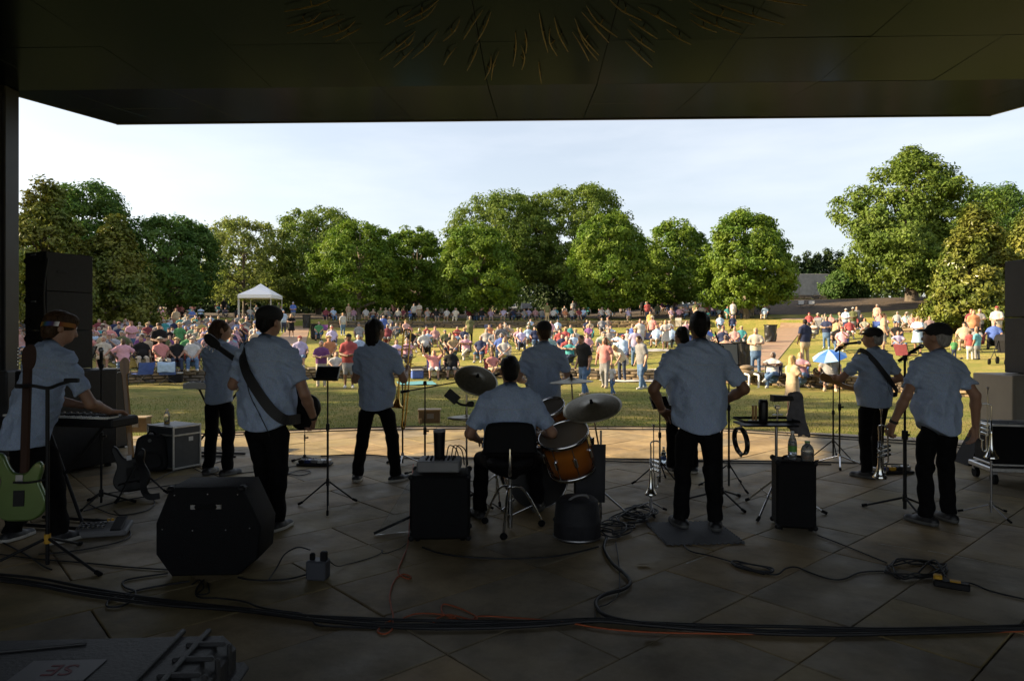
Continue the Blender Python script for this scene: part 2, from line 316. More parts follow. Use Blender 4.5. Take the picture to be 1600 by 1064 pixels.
# bronze sunburst hanging under the ceiling
sb = thing('sunburst_relief', 'sunburst of thin bronze blades fixed to the dark ceiling', 'ceiling relief', (.1, 5.9, ZC))
for k in range(118):
    a = rad(k * 360 / 118 + R_.uniform(-1.6, 1.6)); r0 = R_.choice((1.35, 1.75, 2.1, 2.4)) + R_.uniform(-.15, .2); r1 = min(3.2, r0 + R_.uniform(.45, 1.0)); 
    mb = MB(); bend = R_.uniform(-.05, .05); d = Vector((math.sin(a), math.cos(a), 0)); e = Vector((d.y, -d.x, 0))
    mb.tube([d * r0 + Vector((0, 0, -.02)), d * (r0 * .6 + r1 * .4) + e * bend + Vector((0, 0, -.05)), d * r1 + e * bend * .4 + Vector((0, 0, -.035))], [.002, .005, .0075, .007, .004], 6, 3)
    mb.cyl(d * (r0 * .5 + r1 * .5) + e * bend + Vector((0, 0, -.045)), d * (r0 * .5 + r1 * .5) + Vector((0, 0, .0)), .006, n=5); mb.build('bronze_blade', M_BRASS, sb)
# walls and posts of the stage house
M_WALL = mat('stage_wall_paint', (.03, .03, .032), .7, nscale=2, namt=.3, bscale=20, bstr=.1)
def wallbox(name, label, c, d):
    o = MB().box((0, 0, 0), d, .01).build(name, M_WALL, None, c); return tag(o, label, 'wall')
wallbox('stage_side_wall', 'dark side wall left of the band, behind the post', (-7.45, 2.3, 2.5), (.2, 14.0, 5.2))
wallbox('stage_side_wall', 'dark side wall right of the band, beyond the grey cabinet', (7.95, 2.05, 2.5), (.2, 13.5, 5.2))
post = thing('roof_post', 'black steel post at the left edge of the stage', 'post', (-7.05, 9.36, 0))
MB().box((0, 0, 2.52), (.40, .27, 4.96), .012).build('shaft', M_STEEL, post); MB().box((-.1, -.02, .57), (.85, .5, 1.14), .02).build('base_cladding', M_WALL, post)
MB().box((.0, -.14, 2.6), (.30, .02, 4.6), .004).build('web_plate', M_STEEL, post)
# ------------------------------------------------------------------ retaining walls of stacked stone
M_ST = [stone_mat('wall_stone_%d' % k, c, c2) for k, (c, c2) in enumerate((((.19, .135, .075), (.30, .22, .13)), ((.13, .10, .065), (.23, .17, .11)), ((.23, .165, .085), (.33, .25, .15)), ((.10, .085, .07), (.18, .15, .12))))]
M_CAP = stone_mat('cap_stone', (.20, .155, .095), (.31, .25, .16))
stone_v = []
for k in range(8):
    mb = MB(); mb.box((0, 0, 0), (1, 1, 1), .16); rr = random.Random(k); mb.v = [(x * (1 + rr.uniform(-.12, .05)), y + rr.uniform(-.07, .07), z * (1 + rr.uniform(-.16, .06))) for x, y, z in mb.v]; stone_v.append([mb.mesh('stone', m) for m in M_ST])
cap_v = []
for k in range(3):
    mb = MB(); mb.box((0, 0, 0), (1, 1, 1), .1); rr = random.Random(k + 50); mb.v = [(x * (1 + rr.uniform(-.05, .02)), y + rr.uniform(-.06, .06), z * (1 + rr.uniform(-.1, .05))) for x, y, z in mb.v]; cap_v.append(mb.mesh('cap', M_CAP))
def stone_wall(name, label, R, a0, a1, zoff, h, lmin, lmax, rows, parts=True, depth=.32):
    am = (a0 + a1) / 2; base = Vector((C1.x + R * math.sin(am), C1.y + R * math.cos(am), 0)); w = thing(name, label, 'wall', base); z0 = terrain(base.x * .999 + C1.x * .001, base.y - .1)
    mb = MB(); ns = 40
    for k in range(ns):
        p = [Vector((C1.x + rr * math.sin(a0 + (a1 - a0) * (k + q) / ns), C1.y + rr * math.cos(a0 + (a1 - a0) * (k + q) / ns), 0)) - base for q in (0, 1) for rr in (R - .1, R + depth)]
        zz = terrain(C1.x + (R - .2) * math.sin(a0 + (a1 - a0) * k / ns), C1.y + (R - .2) * math.cos(a0 + (a1 - a0) * k / ns))
        mb.add([(q.x, q.y, zz - .1) for q in p] + [(q.x, q.y, zz + h - .04) for q in p], [(0, 1, 5, 4), (2, 3, 7, 6), (0, 2, 6, 4), (1, 3, 7, 5), (4, 5, 7, 6)])
    mb.build('wall_core', M_SLAB, w); rr = random.Random(len(label))
    def put(meshes, a, r, z, sx, sy, sz, nm):
        o = obj(nm, meshes, w, (C1.x + r * math.sin(a) - base.x, C1.y + r * math.cos(a) - base.y, z), -a + rr.uniform(-.03, .03)); o.scale = (sx, sy, sz); o.rotation_euler[1] = rr.uniform(-.03, .03)
    cap = .08; hh = (h - cap) / rows
    for j in range(rows):
        a = a0
        while a < a1 - .2 / R:
            ln = rr.uniform(lmin, lmax); ca = a + ln / 2 / R; zz = terrain(C1.x + (R - .2) * math.sin(ca), C1.y + (R - .2) * math.cos(ca))
            sh = hh * rr.uniform(.86, 1.0)
            put(rr.choice(rr.choice(stone_v)), ca, R - .03 + rr.uniform(-.03, .03), zz + hh * (j + .5), ln - .02, .25, sh, 'stone'); a += ln / R
    a = a0
    while a < a1 - .3 / R:
        ln = rr.uniform(.55, 1.0); ca = a + ln / 2 / R; zz = terrain(C1.x + (R - .2) * math.sin(ca), C1.y + (R - .2) * math.cos(ca))
        put(rr.choice(cap_v), ca, R + .09, zz + h - cap / 2, ln - .015, .48, cap, 'cap_stone'); a += ln / R
    return w
stone_wall('stone_wall', 'low stacked stone wall along the front lawn, left and middle', R1, rad(-47), rad(27.5), 0, .42, .28, .6, 3)
stone_wall('stone_wall', 'low stacked stone wall right of the brick path, front lawn', R1, rad(33.5), rad(62), 0, .44, .18, .42, 4)
stone_wall('stone_wall', 'far stone wall behind the seated crowd, middle of the lawn', R2, rad(-14), rad(21.5), 0, .64, .55, 1.2, 4)
stone_wall('stone_wall', 'short far stone wall left of the left path', R2, rad(-34), rad(-18), 0, .62, .6, 1.3, 3)
stone_wall('stone_wall', 'far low stone wall on the right, behind the green banner signs', R2 - 9, rad(36), rad(48), 0, .34, .5, 1.1, 2)
# paths of brick-coloured slabs with a step every few metres
M_PATH = [stone_mat('brick_path_%d' % k, (.25 + .02 * k, .165, .105), (.34 + .02 * k, .24, .16)) for k in range(2)]
def path(name, label, p0, p1, w, n):
    p0 = Vector(p0); p1 = Vector(p1); d = (p1 - p0).normalized(); e = Vector((d.y, -d.x)); pt = tag(bpy.data.objects.new(name, None), label, kind='structure'); COL.objects.link(pt); L = (p1 - p0).length / n
    for k in range(n):
        a = p0 + d * L * k; b = a + d * (L - .03); c = (a + b) / 2; q = []
        for pp in (a, b):
            for sgn in (-1, 1): r = pp + e * sgn * w / 2; q.append((r.x - c.x, r.y - c.y, max(terrain(pp.x, pp.y), terrain(a.x, a.y)) + .03))
        vs = q + [(x, y, z - .25) for x, y, z in q]
        MB().add(vs, [(0, 1, 3, 2), (0, 1, 5, 4), (2, 3, 7, 6), (0, 2, 6, 4), (1, 3, 7, 5)]).build('paving_slab', M_PATH[k % 2], pt, (c.x, c.y, 0))
path('brick_path', 'brick coloured path climbing the lawn on the right', (8.3, 24.9), (24.6, 59.5), 1.9, 22)
path('brick_path', 'pale path climbing the lawn on the left towards the canopy', (-9.2, 26.5), (-19.6, 63), 1.8, 22)
# ------------------------------------------------------------------ trees
def leaf_mat(name, c, c2, tr=.35, rough=.55):
    m = bpy.data.materials.new(name); m.use_nodes = True; n = m.node_tree.nodes; l = m.node_tree.links; n.remove(n['Principled BSDF'])
    t = n.new('ShaderNodeTexCoord'); z = n.new('ShaderNodeTexNoise'); z.inputs['Scale'].default_value = .55; z.inputs['Detail'].default_value = 5; l.new(t.outputs['Object'], z.inputs['Vector'])
    r = n.new('ShaderNodeValToRGB'); r.color_ramp.elements[0].position = .35; r.color_ramp.elements[1].position = .65; r.color_ramp.elements[0].color = (*c, 1); r.color_ramp.elements[1].color = (*c2, 1); l.new(z.outputs['Fac'], r.inputs['Fac'])
    g = n.new('ShaderNodeNewGeometry'); hs = n.new('ShaderNodeHueSaturation'); ma = n.new('ShaderNodeMath'); ma.operation = 'MULTIPLY_ADD'; ma.inputs[1].default_value = .45; ma.inputs[2].default_value = .78
    l.new(g.outputs['Random Per Island'], ma.inputs[0]); l.new(ma.outputs[0], hs.inputs['Value']); l.new(r.outputs['Color'], hs.inputs['Color'])
    d = n.new('ShaderNodeBsdfDiffuse'); tl = n.new('ShaderNodeBsdfTranslucent'); gl = n.new('ShaderNodeBsdfGlossy'); gl.inputs['Roughness'].default_value = rough; gl.inputs['Color'].default_value = (.5, .5, .5, 1); m1 = n.new('ShaderNodeMixShader'); m1.inputs[0].default_value = tr; m2 = n.new('ShaderNodeMixShader'); m2.inputs[0].default_value = .03
    for s_ in (d, tl): l.new(hs.outputs[0], s_.inputs['Color'])
    l.new(d.outputs[0], m1.inputs[1]); l.new(tl.outputs[0], m1.inputs[2]); l.new(m1.outputs[0], m2.inputs[1]); l.new(gl.outputs[0], m2.inputs[2]); l.new(m2.outputs[0], n['Material Output'].inputs['Surface']); return m
LM = {'maple': leaf_mat('maple_leaf', (.072, .145, .012), (.15, .218, .022)), 'elm': leaf_mat('elm_leaf', (.080, .138, .017), (.145, .20, .03)), 'magnolia': leaf_mat('magnolia_leaf', (.065, .10, .016), (.165, .165, .032), .15, .3),
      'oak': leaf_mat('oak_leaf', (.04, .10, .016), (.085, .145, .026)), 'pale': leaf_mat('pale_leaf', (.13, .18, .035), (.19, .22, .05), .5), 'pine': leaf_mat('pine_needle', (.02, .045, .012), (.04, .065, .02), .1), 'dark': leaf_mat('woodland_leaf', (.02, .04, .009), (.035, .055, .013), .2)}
M_BARK = mat('bark', (.10, .08, .06), .9, nscale=6, namt=.4, bscale=18, bstr=.8, stretch=(1, 1, .3))
M_BARKP = mat('pale_bark', (.20, .165, .125), .9, nscale=6, namt=.35, bscale=18, bstr=.6, stretch=(1, 1, .3))
def leaves(pts, nrm, size, mname, name, aspect=.6, rng=RNG):
    N = len(pts); a = rng.normal(size=(N, 3)); n = nrm + rng.normal(scale=.75, size=(N, 3)); n /= np.linalg.norm(n, axis=1)[:, None] + 1e-9
    u = np.cross(n, a); u /= np.linalg.norm(u, axis=1)[:, None] + 1e-9; w = np.cross(n, u); s = (size * rng.uniform(.6, 1.3, N))[:, None]
    b = pts - u * s * .55; t = pts + u * s * .55; m1 = pts + w * s * aspect * .5 + n * s * .10; m2 = pts - w * s * aspect * .5 + n * s * .10
    V = np.stack([b, m1, t, m2], 1).reshape(-1, 3); Q = np.arange(4 * N).reshape(N, 4)
    return npmesh(name, V, Q, LM[mname])
def crown_pts(env, H0, H1, nclump, nleaf, rc, rng, lobes=0, airy=0.0):
    # env(t, a): crown radius at height fraction t and angle a; clumps sit mostly on the outside
    C = []; 
    while len(C) < nclump:
        t = rng.uniform(0, 1); a = rng.uniform(0, 2 * math.pi); R = env(t, a)
        if R <= 0.05 or rng.uniform() > (R / env.rmax) ** .8: continue
        f = 1 - abs(rng.normal(0, .16)) if rng.uniform() < .78 else rng.uniform(.2, .9)
        C.append((R * f * math.cos(a), R * f * math.sin(a), H0 + t * (H1 - H0), R, f, t))
    C = np.array(C); k = np.repeat(np.arange(nclump), nleaf); sc = rng.uniform(.6, 1.35, nclump)[k][:, None] * rc
    d = rng.normal(size=(len(k), 3)); d /= np.linalg.norm(d, axis=1)[:, None]; rr = rng.uniform(0.25, 1, len(k))[:, None] ** .6
    off = d * rr * sc * np.array([1, 1, .72]); p = C[k, :3] + off; mid = np.array([0, 0, H0 + .42 * (H1 - H0)])
    out = C[k, :3] - mid; out /= np.linalg.norm(out, axis=1)[:, None] + 1e-6; n = d * .9 + out * .7 + np.array([0, 0, .45]); return p, n, C
def envelope(kind, rad_, seed):
    r = random.Random(seed); ph = [(r.uniform(0, 6.28), r.uniform(.05, .13), k) for k in (2, 3, 5)]
    def e(t, a):
        if kind in ('maple',): b = max(0, 1 - ((t - .34) / .68) ** 2) ** .62 if t > .34 else max(0, 1 - ((.34 - t) / .44) ** 2) ** .5
        elif kind == 'round': b = math.sqrt(max(0, 1 - (2 * (t ** .8) - 1) ** 2)) ** .75
        elif kind == 'cone': b = (1 - t) ** .8 * (1 if t > .08 else .6 + 5 * t) + .06
        elif kind == 'huge': b = (math.sin(math.pi * min(1, (t + .04) ** .72)) ** .7) * (.76 + .30 * math.sin(9 * t + 3 * a))
        else: b = math.sin(math.pi * t) ** .6
        return rad_ * b * (1 + sum(am * math.sin(k * a + p + 5 * t * am * 6) for p, am, k in ph))
    e.rmax = rad_ * 1.25; return e
def tree(name, label, px, Z, top, wpx, leafk, shape, base=None, clumps=150, nl=70, rc=.75, ls=.34, h0=.16, seed=0, trunk=.22, group=None, pale=False, zb=None):
    rng = np.random.default_rng(seed + 11); wpx *= 1.12; X = (px - 800) / F * Z; zb = terrain(X, Z) if zb is None else zb; H = EYE - (top - HZ) / F * Z - zb; R = wpx / 2 / F * Z
    root = thing(name, label, 'tree', (X, Z, zb - .05), 0, group); env = envelope(shape, R, seed)
    p, n, C = crown_pts(env, H * h0, H * .985, int(clumps * 1.6), int(nl * 1.2), rc, rng); ls *= .88
    obj('crown', leaves(p, n, ls, leafk, 'crown', rng=rng), root)
    mb = MB(); r = random.Random(seed); bark = M_BARKP if pale else M_BARK
    lean = Vector((r.uniform(-.3, .3), r.uniform(-.3, .3), 0)); tp = [Vector((0, 0, -.1)), Vector((0, 0, H * .12)) + lean * .2, Vector((0, 0, H * .35)) + lean, Vector((0, 0, H * .62)) + lean * 1.3, Vector((0, 0, H * .88)) + lean]
    mb.tube(tp, [trunk * 1.35, trunk, trunk * .8, trunk * .45, .05], 9, 4); mb.build('trunk', bark, root)
    lb = MB()
    for k in sorted(r.sample(range(len(C)), min(26, len(C)))):
        c = Vector(C[k, :3]); t = max(h0 * .75, min(.8, (c.z / H) * .62)); s0 = Vector((0, 0, H * t)) + lean * min(1, t * 2.5); m = s0.lerp(c, .5) + Vector((0, 0, .05 * H)) * r.uniform(-.2, .6)
        lb.tube([s0, m, c], [trunk * .42 * (1.1 - t), trunk * .22, .025], 5, 3)
    lb.build('limb', bark, root); return root
TL = [ # px, Z, top, width, leaf, shape, label
 ('magnolia_tree', 'tall bronze-leaved magnolia at the left edge behind the black loudspeakers', 72, 44, 281, 175, 'magnolia', 'cone', dict(clumps=190, nl=60, rc=.62, ls=.30, h0=.05, trunk=.18)),
 ('oak_tree', 'dark green tree rising between the two bronze magnolias', 135, 62, 288, 120, 'oak', 'round', dict(clumps=150, nl=75, rc=.95, ls=.36, h0=.3, trunk=.25)),
 ('magnolia_tree', 'shorter bronze magnolia just right of the black loudspeakers', 178, 46, 338, 130, 'magnolia', 'cone', dict(clumps=150, nl=60, rc=.6, ls=.30, h0=.04, trunk=.16)),
 ('oak_tree', 'dark round oak above the shaded left crowd', 265, 66, 340, 140, 'oak', 'round', dict(clumps=200, nl=75, rc=.85, ls=.34, h0=.14, trunk=.26)),
 ('pale_tree', 'thin pale yellow-green tree behind the white canopy', 382, 78, 342, 130, 'pale', 'round', dict(clumps=170, nl=55, rc=.85, ls=.33, h0=.12, trunk=.2)),
 ('elm_tree', 'broad olive tree with a wispy top right of the white canopy', 497, 84, 326, 150, 'elm', 'round', dict(clumps=240, nl=75, rc=.95, ls=.36, h0=.1, trunk=.3)),
 ('maple_tree', 'bright maple in the front row, leftmost of its row', 560, 68, 346, 120, 'maple', 'maple', dict(clumps=210, nl=75, rc=.68, ls=.33, h0=.13, pale=True)),
 ('maple_tree', 'narrow maple between two wider maples, left of the centre', 648, 73, 354, 92, 'maple', 'maple', dict(clumps=170, nl=75, rc=.68, ls=.33, h0=.16)),
 ('maple_tree', 'wide low maple left of the parked cars', 744, 68, 349, 124, 'maple', 'maple', dict(clumps=210, nl=75, rc=.68, ls=.33, h0=.12)),
 ('elm_tree', 'tall olive tree behind the maples, left one of the two tallest in the middle', 785, 92, 303, 150, 'elm', 'round', dict(clumps=250, nl=80, rc=1.05, ls=.38, h0=.26, trunk=.32)),
 ('elm_tree', 'tallest tree of the middle, broad and olive, above the parked cars', 902, 92, 292, 168, 'elm', 'round', dict(clumps=290, nl=80, rc=1.05, ls=.38, h0=.24, trunk=.34)),
 ('maple_tree', 'tall bright maple just right of the parked cars', 952, 68, 329, 118, 'maple', 'maple', dict(clumps=220, nl=75, rc=.68, ls=.33, h0=.12)),
 ('maple_tree', 'darker maple between two bright maples, right of the centre', 1055, 74, 342, 100, 'maple', 'maple', dict(clumps=180, nl=75, rc=.68, ls=.33, h0=.12)),
 ('maple_tree', 'wide bright maple standing alone on the dark hillside', 1166, 62, 329, 128, 'maple', 'maple', dict(clumps=250, nl=80, rc=.7, ls=.32, h0=.13, pale=True, trunk=.26)),
 ('elm_tree', 'huge spreading tree, the tallest of all, on the right', 1425, 66, 224, 208, 'elm', 'huge', dict(clumps=310, nl=85, rc=.95, ls=.36, h0=.1, trunk=.5)),
 ('oak_tree', 'dark tree peeping out behind the huge spreading tree', 1556, 76, 290, 90, 'oak', 'round', dict(clumps=160, nl=75, rc=.95, ls=.36, h0=.15, trunk=.3)),
 ('magnolia_tree', 'sunlit golden magnolia right of the huge spreading tree', 1522, 42, 318, 125, 'magnolia', 'cone', dict(clumps=230, nl=60, rc=.55, ls=.27, h0=.04, trunk=.16)),
 ('magnolia_tree', 'golden magnolia cut off by the right edge of the view', 1612, 47, 330, 110, 'magnolia', 'cone', dict(clumps=180, nl=60, rc=.6, ls=.28, h0=.04, trunk=.16)),
 ('shrub_tree', 'small dark evergreen beside the concrete wall', 1322, 78, 425, 56, 'oak', 'round', dict(clumps=90, nl=70, rc=.7, ls=.3, h0=.02, trunk=.14)),
]
for i, (nm, lb, px, Z, top, w, lk, sh, kw) in enumerate(TL): tree(nm, lb, px, Z, top, w, lk, sh, seed=i * 3 + 1, **kw)
for i, (px, top) in enumerate(((1246, 402), (1262, 393), (1278, 396), (1295, 388), (1312, 394))):
    tree('pine_tree', ('%s of the five dark pointed conifers above the concrete wall' % ('first from left', 'second from left', 'middle one', 'fourth from left', 'rightmost')[i]).strip(), px, 118, top, 26, 'pine', 'cone', clumps=90, nl=60, rc=.75, ls=.4, h0=.02, seed=90 + i, trunk=.2, group='conifers above the concrete wall')
# two more big trees outside the view on the left, whose shade lies over the lawn
for i, (x, y, h, r) in enumerate(((-22, 18, 13, 5.0), (-33, 29, 8, 5), (-42, 38, 9, 5))):
    zb = terrain(x, y); root = thing('oak_tree', ('big shade tree beyond the left edge, nearest the stage', 'second shade tree beyond the left edge', 'third shade tree beyond the left edge')[i], 'tree', (x, y, zb)); env = envelope('round', r, 70 + i)
    p, n, C = crown_pts(env, h * .12, h, 170, 60, 1.1, np.random.default_rng(70 + i)); obj('crown', leaves(p, n, .45, 'oak', 'crown'), root); MB().tube([(0, 0, -.2), (.1, 0, h * .4), (0, .1, h * .8)], [.4, .28, .08], 9).build('trunk', M_BARK, root)
# woodland far behind, one mass
rng = np.random.default_rng(5); pts = []; nr = []
for k in range(520):
    a = rng.uniform(rad(-52), rad(52)); r = rng.uniform(112, 150); x = C1.x + r * math.sin(a); y = C1.y + r * math.cos(a); z0 = terrain(x, y); px = 800 + x / y * F
    h = np.interp(px, [0, 200, 330, 450, 1000, 1190, 1235, 1330, 1360, 1600], [14, 12, 9, 11, 11, 9, 3.5, 3.5, 10, 14]) * rng.uniform(.75, 1.05)
    m = 70; pp = np.stack([rng.normal(0, 1.7, m) + x, rng.normal(0, 1.7, m) + y, z0 + h * rng.uniform(0, 1, m) ** .8], 1); pts.append(pp); nr.append(rng.normal(size=(m, 3)) * .7 + np.array([-.1, -.7, .5]))
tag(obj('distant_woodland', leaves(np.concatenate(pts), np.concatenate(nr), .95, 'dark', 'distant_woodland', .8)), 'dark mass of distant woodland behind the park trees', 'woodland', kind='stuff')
# low dark hedge and undergrowth directly behind the trunks
pts = []; nr = []
for k in range(900):
    a = rng.uniform(rad(-46), rad(16)); r = rng.uniform(86, 104); x = C1.x + r * math.sin(a); y = C1.y + r * math.cos(a); px = 800 + x / y * F
    if 770 < px < 850 and r < 100: continue
    m = 40; h = rng.uniform(1.8, 4.6); pp = np.stack([rng.normal(0, 1.0, m) + x, rng.normal(0, 1.0, m) + y, terrain(x, y) + h * rng.uniform(0, 1, m)], 1); pts.append(pp); nr.append(rng.normal(size=(m, 3)) + np.array([0, -.5, .5]))
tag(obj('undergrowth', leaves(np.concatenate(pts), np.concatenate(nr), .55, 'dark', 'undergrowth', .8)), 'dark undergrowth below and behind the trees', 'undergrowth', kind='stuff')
# grass blades on the front lawn
N = 60000; a = RNG.uniform(rad(-45), rad(45), N); r = ER + .03 + RNG.uniform(0, 1, N) ** 1.6 * 9; x = EC.x + r * np.sin(a); y = EC.y + r * np.cos(a); tall = np.where(r < ER + .5, 1.5, 1.0) * RNG.uniform(.025, .055, N); th = RNG.uniform(0, 6.28, N); w = RNG.uniform(.004, .009, N)
dx = np.cos(th) * w; dy = np.sin(th) * w; lx = RNG.normal(0, .4, N) * tall; ly = RNG.normal(0, .4, N) * tall; z = np.full(N, -.155)
V = np.stack([np.stack([x - dx, y - dy, z], 1), np.stack([x + dx, y + dy, z], 1), np.stack([x + lx, y + ly, z + tall], 1)], 1).reshape(-1, 3)
LM['blade'] = leaf_mat('grass_blade', (.075, .115, .018), (.15, .155, .035), .3)
tag(obj('grass_blades', npmesh('grass_blades', V, np.arange(3 * N).reshape(N, 3), LM['blade'])), 'short grass of the front lawn', 'grass', kind='stuff')
# ------------------------------------------------------------------ figures: smooth bodies from blended shapes
class SDF:
    def __init__(s): s.p = []
    def cone(s, a, b, ra, rb=None, k=.03, reg='skin', sc=(1, 1, 1), flat=False):
        s.p.append(('c', np.array(a, float), np.array(b, float), ra, ra if rb is None else rb, k, reg, np.array(sc, float), flat)); return s
    def ell(s, c, r, k=.03, reg='skin', R=None):
        s.p.append(('e', np.array(c, float), np.array(r, float), 0, 0, k, reg, np.array(R if R is not None else np.eye(3), float), False)); return s
    @staticmethod
    def d(q, p):
        if q[0] == 'e':
            v = (p - q[1]) @ q[7] / q[2]; k0 = np.sqrt((v * v).sum(-1)) + 1e-9; k1 = np.sqrt(((v / q[2]) ** 2).sum(-1)) + 1e-9; return k0 * (k0 - 1) / k1
        sc = q[7]; a = q[1] * sc; b = q[2] * sc; pa = p * sc - a; ba = b - a; L2 = (ba * ba).sum() + 1e-12; t = (pa @ ba) / L2; h = np.clip(t, 0, 1)
        if q[8]:
            h2 = np.clip(t, -.3, 1.3); w = pa - t[..., None] * ba; dr = np.sqrt((w * w).sum(-1)) - (q[3] + (q[4] - q[3]) * h2); return np.maximum(dr, np.maximum(-t, t - 1) * math.sqrt(L2))
        w = pa - h[..., None] * ba; return (np.sqrt((w * w).sum(-1)) - (q[3] + (q[4] - q[3]) * h)) / (1 if sc.max() == 1 else 1.15)
    def box(s, q, pad):
        if q[0] == 'e': r = np.full(3, q[2].max()); return q[1] - r - pad, q[1] + r + pad
        r = max(q[3], q[4]) / q[7]; return np.minimum(q[1], q[2]) - r - pad, np.maximum(q[1], q[2]) + r + pad
    def field(s, h, post=None, lim=None):
        lo = np.min([s.box(q, 3 * h)[0] for q in s.p], 0); hi = np.max([s.box(q, 3 * h)[1] for q in s.p], 0)
        if lim: lo = np.maximum(lo, lim[0]); hi = np.minimum(hi, lim[1])
        n = np.ceil((hi - lo) / h).astype(int) + 1; ax = [lo[i] + h * np.arange(n[i]) for i in range(3)]; val = np.full(n, .5)
        for q in s.p:
            a, b = s.box(q, .05); i0 = np.clip(np.floor((a - lo) / h).astype(int), 0, n); i1 = np.clip(np.ceil((b - lo) / h).astype(int) + 1, 0, n)
            if (i1 <= i0).any(): continue
            sl = tuple(slice(i0[i], i1[i]) for i in range(3)); g = np.stack(np.meshgrid(*[ax[i][sl[i]] for i in range(3)], indexing='ij'), -1)
            dv = s.d(q, g); o = val[sl]; k = q[5]; hh = np.maximum(k - np.abs(o - dv), 0) / k; val[sl] = np.minimum(o, dv) - hh * hh * k * .25
        if post is not None:
            g = np.stack(np.meshgrid(*ax, indexing='ij'), -1); val = post(val, g)
        val[0] = val[-1] = .5; val[:, 0] = val[:, -1] = .5; val[:, :, 0] = val[:, :, -1] = .5
        return val, lo
    def mesh(s, h, post=None, lim=None):
        val, lo = s.field(h, post, lim); return surfnet(val, lo, h)
    def region(s, p, names):
        best = np.full(len(p), 9.0); idx = np.zeros(len(p), int)
        for q in s.p:
            d = s.d(q, p); m = d < best; best[m] = d[m]; idx[m] = names.index(q[6])
        return idx
def surfnet(v, lo, h):
    ins = v < 0; nx, ny, nz = v.shape; c = np.zeros((nx - 1, ny - 1, nz - 1), int)
    cor = [(i, j, k) for i in (0, 1) for j in (0, 1) for k in (0, 1)]
    sl = lambda i, j, k: (slice(i, nx - 1 + i), slice(j, ny - 1 + j), slice(k, nz - 1 + k))
    for q in cor: c += ins[sl(*q)]
    act = (c > 0) & (c < 8); ci = np.argwhere(act); vid = np.full(c.shape, -1); vid[act] = np.arange(len(ci)); acc = np.zeros((len(ci), 3)); cnt = np.zeros(len(ci))
    vals = {q: v[ci[:, 0] + q[0], ci[:, 1] + q[1], ci[:, 2] + q[2]] for q in cor}
    for a in cor:
        for d in range(3):
            if a[d]: continue
            b = list(a); b[d] = 1; va, vb = vals[a], vals[tuple(b)]; m = (va < 0) != (vb < 0); t = np.where(m, va / np.where(va == vb, 1, va - vb), 0)
            pt = np.tile(np.array(a, float), (len(ci), 1)); pt[:, d] += t; acc[m] += pt[m]; cnt[m] += 1
    V = lo + h * (ci + acc / cnt[:, None]); Q = []
    for d in range(3):
        e1, e2 = (d + 1) % 3, (d + 2) % 3; s0 = [slice(None)] * 3; s1 = [slice(None)] * 3; s0[d] = slice(0, v.shape[d] - 1); s1[d] = slice(1, None)
        m = ins[tuple(s0)] != ins[tuple(s1)]; idx = np.argwhere(m); idx = idx[(idx[:, e1] > 0) & (idx[:, e2] > 0) & (idx[:, e1] < v.shape[e1] - 1) & (idx[:, e2] < v.shape[e2] - 1)]
        fl = ins[idx[:, 0], idx[:, 1], idx[:, 2]]; qs = []
        for o1, o2 in ((1, 1), (0, 1), (0, 0), (1, 0)):
            k = idx.copy(); k[:, e1] -= o1; k[:, e2] -= o2; qs.append(vid[k[:, 0], k[:, 1], k[:, 2]])
        q = np.stack(qs, 1); q[~fl] = q[~fl][:, ::-1]; Q.append(q)
    Q = np.concatenate(Q); return V, Q[(Q >= 0).all(1)]
def folds(seed, amp, vert=True, sharp=False):
    r = random.Random(seed); W = [(r.uniform(18, 46), r.uniform(-10, 10), r.uniform(-7, 7) if vert else r.uniform(20, 45), r.uniform(0, 6.28), r.uniform(-9, 9), r.uniform(5, 12)) for _ in range(7)]
    def f(val, g):
        x, y, z = g[..., 0], g[..., 1], g[..., 2]; n = 0
        for kx, ky, kz, ph, m1, m2 in W: q = np.sin(kx * .6 * x + ky * y + kz * z + ph + 1.3 * np.sin(m1 * x + m2 * z + ph)) if sharp else np.sin(kx * x + ky * y + kz * z + ph + 1.3 * np.sin(m1 * x + m2 * z + ph)); n = n + ((2 * np.abs(q) - 1) if sharp else q)
        return val + amp * n / 3.2
    return f
def rotm(rx=0, ry=0, rz=0): return np.array((Matrix.Rotation(rz, 3, 'Z') @ Matrix.Rotation(ry, 3, 'Y') @ Matrix.Rotation(rx, 3, 'X')))
def hand_prims(s, w, d, n, side, curl=.5, sz=1.0, reg='skin', spread=.08):
    w = np.array(w, float); d = np.array(d, float); d /= np.linalg.norm(d); n = np.array(n, float); n -= d * n.dot(d); n /= np.linalg.norm(n); t = np.cross(d, n) * side
    for i, (off, L) in enumerate(((.032, .94), (.011, 1.05), (-.011, 1.0), (-.031, .8))):
        b = w + (d * .092 + t * off * 1.05) * sz; s.cone(w + t * off * .55 * sz, b, .0165 * sz, .0125 * sz, .012, reg); a = 0; p = b; dd = d + t * off * spread * 12
        for j, ln in enumerate((.046, .028, .022)):
            a += curl * (.75, 1.0, .8)[j] + .06 * i * curl; v = dd * math.cos(a) + n * math.sin(a); v /= np.linalg.norm(v); q = p + v * ln * L * sz; s.cone(p, q, (.0098 - .0012 * j) * sz, (.0088 - .0012 * j) * sz, .006, reg); p = q
    b = w + (d * .022 + t * .024) * sz; p = b + (d * .035 + t * .032 + n * .012) * sz; q = p + (d * .032 + t * (.012 - .02 * curl) + n * .02 * curl) * sz; e = q + (d * .024 - t * .004 + n * .016 * curl) * sz
    s.cone(b, p, .015 * sz, .012 * sz, .012, reg); s.cone(p, q, .0115 * sz, .0105 * sz, .006, reg); s.cone(q, e, .0105 * sz, .0085 * sz, .006, reg)
